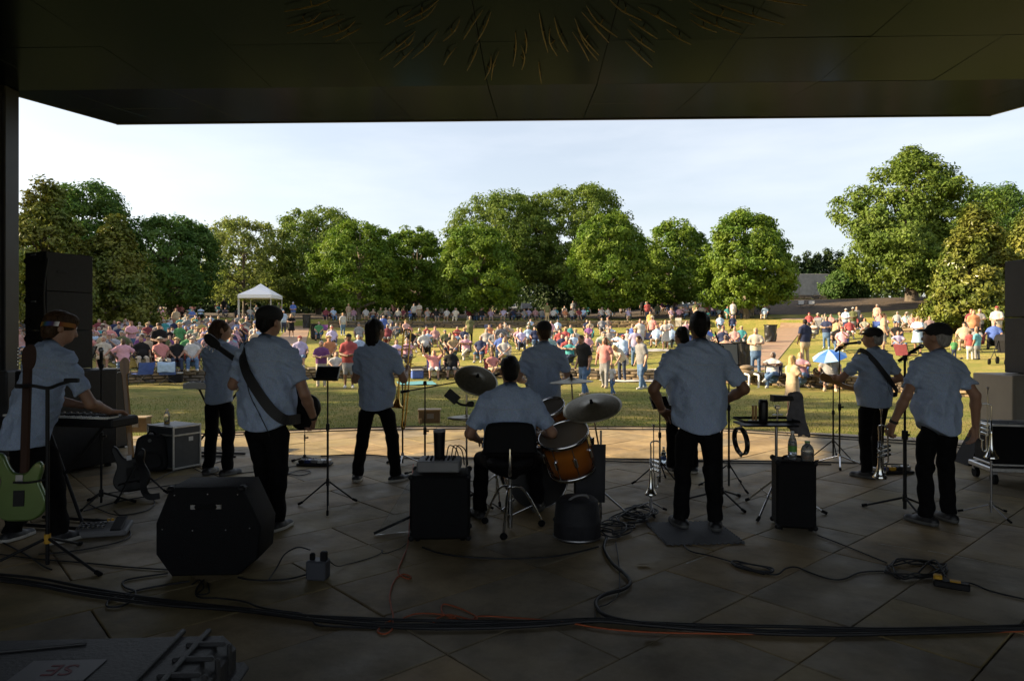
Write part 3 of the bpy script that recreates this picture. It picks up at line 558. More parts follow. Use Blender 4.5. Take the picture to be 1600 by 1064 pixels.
SKIN = {k: mat('skin_' + k, c, .5, nscale=12, namt=.12, bscale=60, bstr=.05, spec=.4) for k, c in (('fair', (.35, .205, .14)), ('tan', (.31, .17, .11)), ('brown', (.17, .085, .05)), ('dark', (.07, .035, .022)))}
HAIR = {k: mat('hair_' + k, c, .5, nscale=60, namt=.45, bscale=120, bstr=.5, stretch=(1, 1, .25), spec=.12) for k, c in (('black', (.008, .007, .006)), ('brown', (.045, .025, .013)), ('auburn', (.12, .045, .02)), ('blonde', (.42, .28, .13)), ('grey', (.28, .27, .26)), ('white', (.6, .58, .55)))}
def shirt_mat():
    m = mat('chambray_shirt', (.42, .525, .73), .85, nscale=110, namt=.10, spec=.2); n = m.node_tree.nodes; l = m.node_tree.links; b = n['Principled BSDF']; t = n.new('ShaderNodeTexCoord')
    w1 = n.new('ShaderNodeTexNoise'); w1.inputs['Scale'].default_value = 260; q1 = n.new('ShaderNodeMapping'); q1.inputs['Scale'].default_value = (1, 1, .12); w2 = n.new('ShaderNodeTexNoise'); w2.inputs['Scale'].default_value = 9; w2.inputs['Detail'].default_value = 4
    l.new(t.outputs['Object'], q1.inputs['Vector']); l.new(q1.outputs[0], w1.inputs['Vector']); l.new(t.outputs['Object'], w2.inputs['Vector']); ad = n.new('ShaderNodeMath'); ad.operation = 'MULTIPLY_ADD'; ad.inputs[1].default_value = .1; l.new(w1.outputs['Fac'], ad.inputs[0]); l.new(w2.outputs['Fac'], ad.inputs[2])
    bu = n.new('ShaderNodeBump'); bu.inputs['Strength'].default_value = .8; bu.inputs['Distance'].default_value = .04; l.new(ad.outputs[0], bu.inputs['Height']); l.new(bu.outputs[0], b.inputs['Normal'])
    src = b.inputs['Base Color'].links[0].from_socket; mu = n.new('ShaderNodeMix'); mu.data_type = 'RGBA'; mu.blend_type = 'MULTIPLY'; mu.inputs['Factor'].default_value = .35; l.new(src, mu.inputs['A']); l.new(w1.outputs['Color'], mu.inputs['B']); l.new(mu.outputs['Result'], b.inputs['Base Color']); return m
M_SHIRT = shirt_mat()
M_SEAM = mat('shirt_seam', (.40, .45, .53), .85)
M_TROU = mat('black_trousers', (.005, .005, .0055), .85, nscale=30, namt=.3, spec=.1)
M_SHOE = mat('black_shoe', (.012, .012, .013), .5, nscale=20, namt=.2); M_SOLE = mat('white_sole', (.55, .53, .48), .7, nscale=15, namt=.15); M_SOLED = mat('dark_sole', (.10, .10, .095), .7, nscale=15, namt=.15)
M_CAPB = mat('black_cap_cloth', (.008, .008, .009), .85, bscale=200, bstr=.2); M_STRAP = mat('black_strap', (.009, .009, .01), .6, bscale=120, bstr=.2)
def upper(pose):         # transform of the upper body: lean, tilt and twist about the pelvis, then shift
    sc = pose.get('H', 1.8) / 1.8; R = rotm(-pose.get('lean', 0), pose.get('tilt', 0), pose.get('twist', 0)); pv = np.array((0, 0, .95)); sh = np.array(pose.get('shift', (0, 0, 0)))
    return (lambda p: ((R @ (np.array(p, float) - pv)) + pv) * sc + sh), R, sc
def build_fig(pose, want, h=.01, fine=True):
    """the prims of one region set; want: set of regions"""
    U, R, sc = upper(pose); g = pose.get('g', 1.0); s = SDF(); bel = pose.get('belly', 0)
    hy, hp, hr = pose.get('head', (0, 0, 0)); HR = R @ rotm(hp, hr, hy); nk = U((0, .0, 1.545)); Hd = lambda p: nk + HR @ ((np.array(p, float) - np.array((0, 0, 1.545))) * sc)
    A = pose['arms']; sh = [U((-.185 * (1 + .4 * (g - 1)), 0, 1.42)), U((.185 * (1 + .4 * (g - 1)), 0, 1.42))]
    legs = pose.get('legs') or [((-.095, 0, .9), (-.12, .02, .5), (-.13, -.02, .09), 12), ((.095, 0, .9), (.12, .02, .5), (.13, -.02, .09), -12)]
    if 'skin' in want:
        s.cone(U((0, -.012, 1.42)), Hd((0, .008, 1.60)), .060 * sc, .056 * sc, .02); s.cone(U((-.13, 0, 1.41)), U((.13, 0, 1.41)), .055 * sc, .055 * sc, .04); s.cone(U((0, 0, 1.38)), U((0, 0, 1.1)), .13 * sc, .12 * sc, .03, sc=(1, 1.5, 1))
        s.ell(Hd((0, .012, 1.695)), np.array((.075, .096, .102)) * sc, .02, R=HR); s.ell(Hd((0, .052, 1.63)), np.array((.058, .062, .062)) * sc, .03, R=HR)
        s.cone(Hd((0, .105, 1.695)), Hd((0, .125, 1.655)), .010 * sc, .016 * sc, .015); s.cone(Hd((-.02, .103, 1.617)), Hd((.02, .103, 1.617)), .009 * sc, .009 * sc, .008); s.cone(Hd((-.04, .092, 1.713)), Hd((.04, .092, 1.713)), .012 * sc, .012 * sc, .015)
        for e in (-1, 1): s.ell(Hd((e * .079, .005, 1.67)), np.array((.012, .022, .034)) * sc, .008, R=HR)
        for i in (0, 1):
            el, wr = np.array(A[i][0], float), np.array(A[i][1], float); s.cone(sh[i], el, .050 * sc * g ** .5, .043 * sc, .03); m = el * .7 + wr * .3; s.cone(el, m, .042 * sc, .044 * sc, .02); s.cone(m, wr, .043 * sc, .029 * sc, .02)
            if not fine: d = wr - el; d /= np.linalg.norm(d); s.ell(wr + d * .07, (.035, .035, .05), .02); s.cone(wr + d * .02, wr + d * .06 + np.array((.03 - .06 * i, .02, 0)), .016, .013, .015)
        if pose.get('barelegs'):
            for q in legs: s.cone(q[0], q[1], .085 * sc, .058 * sc, .03); s.cone(q[1], np.array(q[1]) * .7 + np.array(q[2]) * .3 + np.array((0, -.012, 0)), .055 * sc, .056 * sc, .02); s.cone(np.array(q[1]) * .7 + np.array(q[2]) * .3 + np.array((0, -.012, 0)), q[2], .054 * sc, .036 * sc, .02)
    if 'shirt' in want:
        lo = pose.get('hem', .80)
        s.cone(U((-.155, -.003, 1.415)), U((.155, -.003, 1.415)), .072 * sc, .072 * sc, .05, 'shirt'); 
        for e in (-1, 1): s.cone(U((e * .03, -.008, 1.485)), U((e * .17, -.002, 1.43)), .052 * sc, .064 * sc, .04, 'shirt')
        s.cone(U((0, -.004, 1.35)), U((0, 0, 1.08)), .205 * sc * g ** .7, .195 * sc * g, .08, 'shirt', (1, 1.5, 1)); s.ell(U((0, .02 + bel * .06, 1.04)), np.array((.195 * g, .135 * g + bel * .09, .22)) * sc, .06, 'shirt', R)
        s.cone(U((0, 0, 1.05)), U((0, .0, lo - .06)), .195 * sc * g, .205 * sc * g, .05, 'shirt', (1, 1.42, 1))
        for i in (0, 1):
            el = np.array(A[i][0], float); v = el - sh[i]; L = np.linalg.norm(v); s.cone(sh[i] - v * .08, sh[i] + v * pose.get('slv', .74), .078 * sc, .076 * sc, .05, 'shirt', flat=True)
            if pose.get('longsleeve'): wr = np.array(A[i][1], float); s.cone(sh[i], el, .062, .052, .02, 'shirt'); s.cone(el, wr, .052, .036, .02, 'shirt')
        if pose.get('dress'): s.cone(U((0, 0, 1.0)), (0, .02, .48), .17, .25, .05, 'shirt', (1, 1.2, 1), True)
    if 'pants' in want and not pose.get('dress'):
        s.cone((legs[0][0][0] * .8, legs[0][0][1], legs[0][0][2] + .03), (legs[1][0][0] * .8, legs[1][0][1], legs[1][0][2] + .03), .105 * sc * g ** .6, None, .05, 'pants', (1, 1.1, 1)); pc = (np.array(legs[0][0]) + np.array(legs[1][0])) / 2
        s.cone(pc, U((0, 0, 1.05)), .15 * sc * g ** .7, .15 * sc * g, .04, 'pants', (1, 1.35, 1))
        for q in legs:
            a, b, c = map(np.array, q[:3]); s.cone(a, b, .098 * sc * g ** .6, .070 * sc, .04, 'pants')
            if pose.get('barelegs'): continue
            s.cone(b, c + (b - c) * .02 + np.array((0, 0, -.03)), .070 * sc, .064 * sc, .03, 'pants', flat=True)
    if 'shoe' in want:
        for q in legs:
            c = np.array(q[2], float); t = rad(q[3]); d = np.array((-math.sin(t), math.cos(t), 0)); f = np.array((c[0], c[1], c[2] - .06)); s.cone(f - d * .05, f + d * .05, .042, .046, .03, 'shoe'); s.cone(f + d * .03 + np.array((0, 0, -.012)), f + d * .155 + np.array((0, 0, -.014)), .044, .034, .03, 'shoe'); s.cone(f + np.array((0, 0, .04)), f, .043, .045, .02, 'shoe')
    if 'hair' in want:
        k = pose.get('hairk', 'short')
        if k == 'short': s.ell(Hd((0, -.008, 1.71)), np.array((.083, .100, .100)) * sc, .02, 'hair', HR); s.ell(Hd((0, -.055, 1.65)), np.array((.062, .05, .06)) * sc, .02, 'hair', HR)
        if k == 'bushy': s.ell(Hd((0, -.01, 1.72)), np.array((.095, .115, .108)) * sc, .02, 'hair', HR); s.ell(Hd((0, -.05, 1.64)), np.array((.078, .062, .075)) * sc, .03, 'hair', HR); s.ell(Hd((0, .07, 1.76)), np.array((.07, .05, .05)) * sc, .03, 'hair', HR)
        if k == 'bob': s.ell(Hd((0, -.012, 1.71)), np.array((.09, .106, .104)) * sc, .02, 'hair', HR); s.cone(Hd((0, -.045, 1.67)), Hd((0, -.055, 1.57)), .085 * sc, .075 * sc, .03, 'hair')
        if k == 'long': s.ell(Hd((0, -.012, 1.71)), np.array((.09, .106, .104)) * sc, .02, 'hair', HR); s.cone(Hd((0, -.045, 1.66)), Hd((0, -.09, 1.36)), .085 * sc, .08 * sc, .03, 'hair', (1, 1.4, 1)); [s.cone(Hd((e * .075, .0, 1.68)), Hd((e * .09, .02, 1.45)), .03, .03, .03, 'hair') for e in (-1, 1)]
    if 'hat' in want:
        k = pose.get('hat')
        if k == 'cap': s.ell(Hd((0, -.002, 1.735)), np.array((.092, .110, .085)) * sc, .015, 'hat', HR); s.cone(Hd((-.045, .12, 1.735)), Hd((.045, .12, 1.735)), .052 * sc, .052 * sc, .015, 'hat', (1, 1, 5))
        if k == 'flatcap': s.ell(Hd((0, .008, 1.748)), np.array((.098, .120, .076)) * sc, .02, 'hat', HR); s.ell(Hd((0, -.01, 1.73)), np.array((.092, .112, .06)) * sc, .02, 'hat', HR)
        if k == 'straw': s.ell(Hd((0, 0, 1.76)), np.array((.092, .105, .075)) * sc, .02, 'hat', HR); s.ell(Hd((0, 0.01, 1.745)), np.array((.165, .175, .014)) * sc, .015, 'hat', HR)
    return s
def musician(label, loc, pose, skin='tan', hair='black', soles=None, face=0.0, seed=1, extra=None):
    U, R, sc = upper(pose); o = thing('person', label, 'person', loc, face, 'band members on stage'); h = .0105
    s = build_fig(pose, {'skin'}); V, Q = s.mesh(h)
    for i in (0, 1):
        a = pose['arms'][i]
        if len(a) < 3: continue
        hs = SDF(); el, wr = np.array(a[0], float), np.array(a[1], float); d = np.array(a[2], float); d /= np.linalg.norm(d); hs.cone(wr - (wr - el) / np.linalg.norm(wr - el) * .05, wr, .031 * sc, .027 * sc, .012); hand_prims(hs, wr, d, a[3], (-1 if i == 0 else 1) * (a[5] if len(a) > 5 else 1), a[4], 1.02 * sc)
        v, q = hs.mesh(.0046); Q = np.concatenate([Q, q + len(V)]); V = np.concatenate([V, v])
    obj('body', npmesh('body', V, Q, SKIN[skin], True), o)
    lo = pose.get('hem', .80); fo = folds(seed, .016, True, True); f2 = folds(seed + 77, .011, False, True); hemw = pose.get('hemw', .05); tuck = pose.get('tuck', 0)
    def post(val, g):
        z = g[..., 2] / sc; w = np.clip((1.45 - z) / .5, .15, 1) * np.clip((z - lo + .02) / .2, .45, 1); val = val + (fo(val, g) - val) * w + (f2(val, g) - val) * np.clip((z - 1.0) / .3, .2, 1)
        hem = (lo + hemw * np.clip(np.abs(g[..., 0] / sc) / .2, 0, 1.2) ** 2 + tuck * (g[..., 0] < 0) * np.clip(-g[..., 0] / .2, 0, 1)) * sc + pose.get('shift', (0, 0, 0))[2]; return np.maximum(val, hem - g[..., 2])
    V, Q = build_fig(pose, {'shirt'}).mesh(h, post); sh = obj('shirt', npmesh('shirt', V, Q, M_SHIRT, True), o)
    zy = U((0, 0, 1.365))[2]; b = V[(np.abs(V[:, 2] - zy) < h * .8) & (np.abs(V[:, 0]) < .19 * sc * max(1, pose.get('g', 1) ** .5))]; sp_ = []
    for x0 in np.linspace(-.17, .17, 13) * sc:
        q = b[np.abs(b[:, 0] - x0) < .016]
        if len(q): sp_.append(Vector((x0, q[:, 1].min() - .0005, zy)))
    if len(sp_) > 5: MB().tube(sp_, .0028, 5, 3).build('yoke_seam', M_SEAM, sh)
    # collar and back yoke seam belong to the shirt
    mb = MB(); n = 20
    ring = [U((.070 * math.cos(t), -.012 + .066 * math.sin(t), 1.512 - .022 * math.sin(t))) for t in np.linspace(0, 2 * math.pi, n, endpoint=False)]; top = [U((.063 * math.cos(t), -.010 + .058 * math.sin(t), 1.556 - .03 * math.sin(t))) for t in np.linspace(0, 2 * math.pi, n, endpoint=False)]; low = [U((.092 * math.cos(t), -.016 + .088 * math.sin(t), 1.50 - .022 * math.sin(t))) for t in np.linspace(0, 2 * math.pi, n, endpoint=False)]
    mb.add(ring + top + low, [(i, (i + 1) % n, n + (i + 1) % n, n + i) for i in range(n)] + [(n + i, n + (i + 1) % n, 2 * n + (i + 1) % n, 2 * n + i) for i in range(n)], True); c = mb.build('collar', M_SHIRT, sh)
    ft = folds(seed + 5, .006, False)
    V, Q = build_fig(pose, {'pants'}).mesh(.011, lambda v, g: v + (ft(v, g) - v) * np.clip((.75 - g[..., 2]) / .3, .2, 1) + .042 * np.clip((g[..., 2] - ((lo - .03) * sc + pose.get('shift', (0, 0, 0))[2])) / .07, 0, 1)); obj('trousers', npmesh('trousers', V, Q, M_TROU, True), o)
    leg = pose.get('legs') or [((-.095, 0, .9), (-.12, .02, .5), (-.13, -.02, .09), 12), ((.095, 0, .9), (.12, .02, .5), (.13, -.02, .09), -12)]
    for k in (0, 1):
        pz = dict(pose); pz['legs'] = [leg[k], leg[k]]; V, Q = build_fig(pz, {'shoe'}).mesh(.008, lambda v, g: np.maximum(v, .003 - g[..., 2])); cz = V[Q].mean(1)[:, 2]; base = leg[k][2][2] - .09
        obj('shoe', npmesh('shoe', V, Q, [M_SHOE, soles or M_SOLED], True, (cz < .030 + base).astype(int)), o)
    if pose.get('hairk', 'short') != 'none':
        hn = folds(seed + 9, .0055, True); V, Q = build_fig(pose, {'hair'}).mesh(.007, lambda v, g: hn(v, g * 2.6)); obj('hair', npmesh('hair', V, Q, HAIR[hair], True), o)
    if pose.get('hat'): V, Q = build_fig(pose, {'hat'}).mesh(.008); obj('cap', npmesh('cap', V, Q, M_CAPB, True), o)
    return o
def strap(o, pts, w, t=.006, m=None, name='strap', up=None):
    """a flat band following points (local), width across the direction and its surface normal"""
    q = smooth_path([Vector(p) for p in pts], 6); mb = MB(); vs = []
    for i, p in enumerate(q):
        d = (q[min(i + 1, len(q) - 1)] - q[max(i - 1, 0)]).normalized(); nrm = Vector((p.x * .35, p.y if abs(p.y) > .02 else -.02, 0)).normalized(); nrm = (nrm - d * nrm.dot(d)).normalized(); e = d.cross(nrm)
        for a, b in ((-1, 0), (1, 0), (1, 1), (-1, 1)): vs.append(p + e * w / 2 * a + nrm * t * b)
    mb.add(vs, [(i * 4 + k, i * 4 + (k + 1) % 4, (i + 1) * 4 + (k + 1) % 4, (i + 1) * 4 + k) for i in range(len(q) - 1) for k in range(4)] + [(0, 1, 2, 3)], False); return mb.build(name, m or M_STRAP, o)
dn = (0, .1, -1)
LG = lambda ax, bx, ya=0.0, yb=0.0, fa=12, fb=-12: [((-.095, 0, .9), (-.095 + (ax + .095) * .55, .02 + ya * .5, .5), (ax, ya - .02, .09), fa), ((.095, 0, .9), (.095 + (bx - .095) * .55, .02 + yb * .5, .5), (bx, yb - .02, .09), fb)]
# the ten players, left to right
KEYS = G(48, 848)
m1 = musician('band member in rainbow headband bending over the keyboard at far left', KEYS, dict(H=1.84, g=1.02, lean=.30, head=(-.5, .0, 0), hairk='bushy', arms=[((-.30, .30, 1.10), (-.16, .52, 1.02), (.4, .9, -.1), (0, -.2, -1), .5), ((.33, .26, 1.08), (.22, .50, .99), (.0, 1, -.1), (0, -.2, -1), .5)], hem=.74, hemw=.02, legs=LG(-.2, .2, 0.0, .12)), 'tan', 'brown', M_SOLE, rad(-24), 1)
m2 = musician('brown haired band member behind the small white keyboard, head turned right', G(342, 741), dict(H=1.80, g=.88, lean=.06, head=(-.75, .1, 0), hairk='bob', arms=[((-.27, .14, 1.12), (-.16, .38, 1.0), (.3, 1, 0), (0, 0, -1), .5), ((.27, .14, 1.12), (.16, .38, 1.0), (-.3, 1, 0), (0, 0, -1), .5)], hem=.82), 'fair', 'brown', M_SOLED, rad(-18), 2)
m3 = musician('tall bass player in black flat cap with wide strap across the back', G(416, 824), dict(H=1.865, g=1.2, belly=.5, lean=.03, head=(-.25, -.08, 0), hat='flatcap', arms=[((-.335, .06, 1.20), (-.40, .34, 1.36), (-.5, .6, .5), (1, .4, .2), 1.0), ((.335, .02, 1.13), (.335, .20, .90), (-.35, .75, -.6), (-1, 0, -.2), .6)], hem=.80, hemw=.06, legs=LG(-.13, .13, .25, -.05)), 'tan', 'black', M_SOLE, rad(-8), 3)
m4 = musician('trombone player with dark collar-length hair and white-soled shoes', G(588, 752), dict(H=1.80, g=1.0, lean=.0, head=(-.45, .12, 0), hairk='bob', arms=[((-.29, .10, 1.12), (-.02, .36, 1.22), (.8, .4, .1), (0, -.3, -1), .8), ((.29, .08, 1.13), (.235, .32, 1.20), (.1, .9, .2), (-1, 0, .1), 1.0)], hem=.79, hemw=.05, legs=LG(-.22, .22, 0, .05, 15, -35)), 'tan', 'black', M_SOLE, rad(-10), 4)
seat = dict(shift=(0, 0, -.335), legs=[((-.10, .02, .585), (-.24, .44, .52), (-.26, .40, .09), 20), ((.10, .02, .585), (.24, .44, .52), (.27, .55, .12), -20)])
m5 = musician('drummer with black hair seated on the round-backed throne', G(797, 828), dict(H=1.79, g=1.12, belly=.4, lean=.06, head=(.05, .1, 0), hairk='short', arms=[((-.34, .06, .80), (-.27, .36, .70), (.25, .9, -.1), (.3, 0, -1), .9), ((.36, .08, .80), (.28, .40, .74), (-.1, .9, .1), (-.3, 0, -1), .9)], hem=1.0, hemw=.0, slv=.80, **seat), 'tan', 'black', M_SOLED, rad(2), 5)
m6 = musician('singer in black cap standing behind the drums', G(850, 742), dict(H=1.775, g=1.02, head=(.1, .05, 0), hat='cap', arms=[((-.30, .06, 1.12), (-.16, .34, 1.05), (.5, .8, .2), (0, 0, -1), .8), ((.31, .06, 1.12), (.20, .32, 1.02), (-.4, .9, .2), (0, 0, -1), .8)], hem=.80), 'fair', 'brown', None, rad(5), 6)
m7 = musician('stocky band member with cropped hair standing on the foam mat', G(1093, 826), dict(H=1.815, g=1.16, belly=.5, head=(-.05, .05, 0), hairk='short', arms=[((-.385, .02, 1.16), (-.27, .20, .96), (.6, .7, -.4), (.4, -.3, -1), .6), ((.385, .02, 1.16), (.22, .26, 1.0), (-.8, .4, -.1), (0, -.3, -1), .6)], hem=.79, hemw=.06, slv=.82, legs=LG(-.15, .12, .05, -.03)), 'brown', 'black', M_SOLED, rad(0), 7)
m8 = musician('singer half hidden behind the stocky band member, head showing at left', G(1066, 738), dict(H=1.72, g=.95, head=(.2, 0, 0), hairk='short', arms=[((-.28, .08, 1.08), (-.12, .34, 1.12), (.6, .6, .2), (0, 0, -1), .8), ((.28, .08, 1.08), (.1, .34, 1.1), (-.6, .7, .2), (0, 0, -1), .8)], hem=.80), 'tan', 'black', M_SOLE, rad(6), 8)
m9 = musician('guitarist in black cap at the microphone, strap over the left shoulder', G(1366, 744), dict(H=1.70, g=1.08, belly=.4, lean=.02, head=(.75, .02, 0), hat='cap', hairk='short', arms=[((-.33, .14, 1.12), (-.40, .36, 1.13), (-.7, .5, .3), (.4, .3, 1), 1.0), ((.36, .0, 1.12), (.20, .28, 1.0), (-.7, .5, -.2), (-.2, -.5, -.7), .6)], hem=.84, hemw=.02, legs=LG(-.16, .16, -.05, .15, 25, 10)), 'tan', 'grey', M_SOLED, rad(14), 9)
m10 = musician('trumpet player in round black cap, arms hanging, trumpet in left hand', G(1466, 817), dict(H=1.725, g=1.06, belly=.4, lean=.03, head=(.5, .1, 0), hat='cap', hairk='short', arms=[((-.335, -.03, 1.115), (-.395, .06, .86), (-.12, .35, -.9), (.9, .2, 0), .9), ((.325, -.05, 1.105), (.375, .0, .83), (.02, .12, -1), (-.85, .3, 0), .42)], hem=.80, hemw=.05, tuck=.07, legs=LG(-.13, .14, 0.0, .06, 20, -5)), 'tan', 'grey', M_SOLED, rad(10), 10)
# headband, straps, watch straps
def head_frame(pose): 
    U, R, sc = upper(pose); return U
hb = MB(); U_, R_m, sc_ = upper(dict(H=1.84, lean=.30)); HRm = R_m @ rotm(0, 0, -.5); nk = U_((0, 0, 1.545)); n = 28; vs = []
for zz in (-.018, .018):
    for k in range(n):
        t = 2 * math.pi * k / n; vs.append(nk + HRm @ ((np.array((.102 * math.cos(t), -.005 + .121 * math.sin(t), .155 + zz + .02 * math.sin(t)))) * sc_))
M_RAIN = mat('rainbow_cloth', (.5, .1, .1), .8); _n = M_RAIN.node_tree.nodes; _t = _n.new('ShaderNodeTexCoord'); _s = _n.new('ShaderNodeSeparateXYZ'); _w = _n.new('ShaderNodeValToRGB'); _m = _n.new('ShaderNodeMath'); _m.operation = 'MULTIPLY_ADD'; _m.inputs[1].default_value = 6; _m.inputs[2].default_value = .5; _f = _n.new('ShaderNodeMath'); _f.operation = 'FRACT'
for pos, c in ((.0, (.16, .02, .015)), (.25, (.42, .22, .02)), (.45, (.02, .08, .04)), (.65, (.015, .06, .22)), (.85, (.06, .02, .07))):
    e = _w.color_ramp.elements.new(pos); e.color = (*c, 1)
M_RAIN.node_tree.links.new(_t.outputs['Object'], _s.inputs[0]); M_RAIN.node_tree.links.new(_s.outputs['X'], _m.inputs[0]); M_RAIN.node_tree.links.new(_m.outputs[0], _f.inputs[0]); M_RAIN.node_tree.links.new(_f.outputs[0], _w.inputs['Fac']); M_RAIN.node_tree.links.new(_w.outputs[0], _n['Principled BSDF'].inputs['Base Color'])
hb.add(vs, [(k, (k + 1) % n, n + (k + 1) % n, n + k) for k in range(n)], True); hb.build('headband', M_RAIN, m1)
def cuff(o, pose, i, r=.036, m=None, name='wristwatch'):
    a, b = Vector(pose[0]), Vector(pose[1]); d = (b - a).normalized(); MB().cyl(b - d * .035, b - d * .012, r, r, 14).build(name, m or M_STRAP, o)
cuff(m10, ((-.335, -.03, 1.115), (-.395, .06, .86)), 0); cuff(m3, ((.335, .02, 1.13), (.335, .20, .90)), 1); cuff(m7, ((-.385, .02, 1.16), (-.27, .20, .96)), 0, m=SKIN['fair'], name='bracelet')
# ------------------------------------------------------------------ equipment on the stage
BLK = mat('black_plastic', (.008, .008, .009), .55, nscale=25, namt=.3, bscale=90, bstr=.05, spec=.3); TOLEX = mat('black_vinyl', (.005, .005, .006), .7, bscale=240, bstr=.35, spec=.2); RUB = mat('rubber', (.006, .006, .006), .85, spec=.2)
CHR = mat('chrome', (.62, .62, .63), .18, 1.0, nscale=12, namt=.08); STL = mat('brushed_steel', (.33, .33, .34), .4, 1.0); ALU = mat('aluminium_edge', (.55, .55, .55), .38, .9, nscale=20, namt=.15); GRY = mat('grey_paint', (.18, .18, .185), .6, nscale=8, namt=.1)
BRA = mat('brass_lacquer', (.62, .40, .10), .22, 1.0, nscale=9, namt=.15); SIL = mat('silver_plate', (.70, .70, .68), .14, 1.0); CYM = mat('cymbal_bronze', (.30, .27, .20), .42, .85, nscale=30, namt=.15, stretch=(1, 1, 8)); GRILL = mat('speaker_grille', (.016, .017, .019), .55, bscale=300, bstr=.5)
YEL = mat('yellow_plastic', (.55, .30, .02), .5); WOODM = mat('maple_neck', (.42, .22, .07), .4, nscale=14, namt=.25, stretch=(1, 1, .1), coat=.3); WOODD = mat('dark_neck', (.035, .014, .008), .6, nscale=14, namt=.3, stretch=(1, 1, .1), spec=.25); GREENP = mat('green_guitar_paint', (.105, .17, .045), .28, .15, nscale=6, namt=.1, coat=.6); BLKG = mat('black_gloss', (.006, .006, .007), .4, spec=.3)
SCREEN = mat('dark_screen', (.012, .013, .015), .12); WHITE = mat('white_plastic', (.62, .62, .60), .45, nscale=10, namt=.05); CREAM = mat('cream_key', (.70, .68, .62), .35); PAPER = mat('white_paper', (.75, .74, .70), .8)
GLASS = mat('clear_bottle', (.85, .9, .92), .08, trans=.85, spec=.5); HEAD = mat('drum_head', (.16, .13, .10), .22, nscale=5, namt=.08); BROWNB = mat('brown_fixture', (.13, .085, .04), .55, nscale=7, namt=.25)
SUNB = mat('sunburst_lacquer', (.30, .075, .012), .2, coat=.8); _n = SUNB.node_tree.nodes; _t = _n.new('ShaderNodeTexCoord'); _s = _n.new('ShaderNodeSeparateXYZ'); _r = _n.new('ShaderNodeValToRGB'); SUNB.node_tree.links.new(_t.outputs['Generated'], _s.inputs[0]); SUNB.node_tree.links.new(_s.outputs['Z'], _r.inputs['Fac']); SUNB.node_tree.links.new(_r.outputs[0], _n['Principled BSDF'].inputs['Base Color'])
_e = _r.color_ramp.elements; _e[0].color = (.035, .008, .003, 1); _e[1].color = (.05, .012, .004, 1)
for p_, c_ in ((.28, (.27, .075, .011)), (.72, (.34, .11, .014))): _e.new(p_).color = (*c_, 1)
def slab(mb, out, th, r, M):
    n = len(out); cx = sum(p[0] for p in out) / n; cz = sum(p[1] for p in out) / n; rings = []
    ins = []
    for i in range(n):
        a, b, c = Vector(out[i - 1]), Vector(out[i]), Vector(out[(i + 1) % n]); t = (c - a).normalized(); nn = Vector((-t.y, t.x)); nn = nn if nn.dot(Vector((cx, cz)) - b) > 0 else nn; ins.append((nn, b))
    area = sum(out[i][0] * out[(i + 1) % n][1] - out[(i + 1) % n][0] * out[i][1] for i in range(n)); sg = 1 if area > 0 else -1
    for y, k in ((0, 1), (r * .3, .3), (r, 0), (th - r, 0), (th - r * .3, .3), (th, 1)): rings.append([M @ Vector((b.x + sg * nn.x * r * k, y, b.y + sg * nn.y * r * k)) for nn, b in ins])
    vs = sum(rings, []); mb.add(vs, [(i * n + k, i * n + (k + 1) % n, (i + 1) * n + (k + 1) % n, (i + 1) * n + k) for i in range(5) for k in range(n)], True); mb.add(vs, [tuple(range(n)), tuple(range(6 * n - 1, 5 * n - 1, -1))]); return mb
def spl2(pts, sub=4):
    P_ = [Vector((x, y, 0)) for x, y in pts]; n = len(P_); out = []
    for i in range(n):
        a, b, c, d = P_[i - 1], P_[i], P_[(i + 1) % n], P_[(i + 2) % n]
        for k in range(sub): t = k / sub; q = .5 * ((2 * b) + (c - a) * t + (2 * a - 5 * b + 4 * c - d) * t * t + (3 * b - a - 3 * c + d) * t ** 3); out.append((q.x, q.y))
    return out
STRAT = spl2([(0, 0), (.09, .008), (.148, .06), (.160, .13), (.135, .20), (.115, .25), (.128, .305), (.130, .352), (.105, .375), (.07, .35), (.035, .305), (-.035, .305), (-.07, .345), (-.10, .41), (-.135, .435), (-.152, .395), (-.135, .32), (-.115, .25), (-.135, .19), (-.16, .12), (-.146, .055), (-.09, .008)], 3)
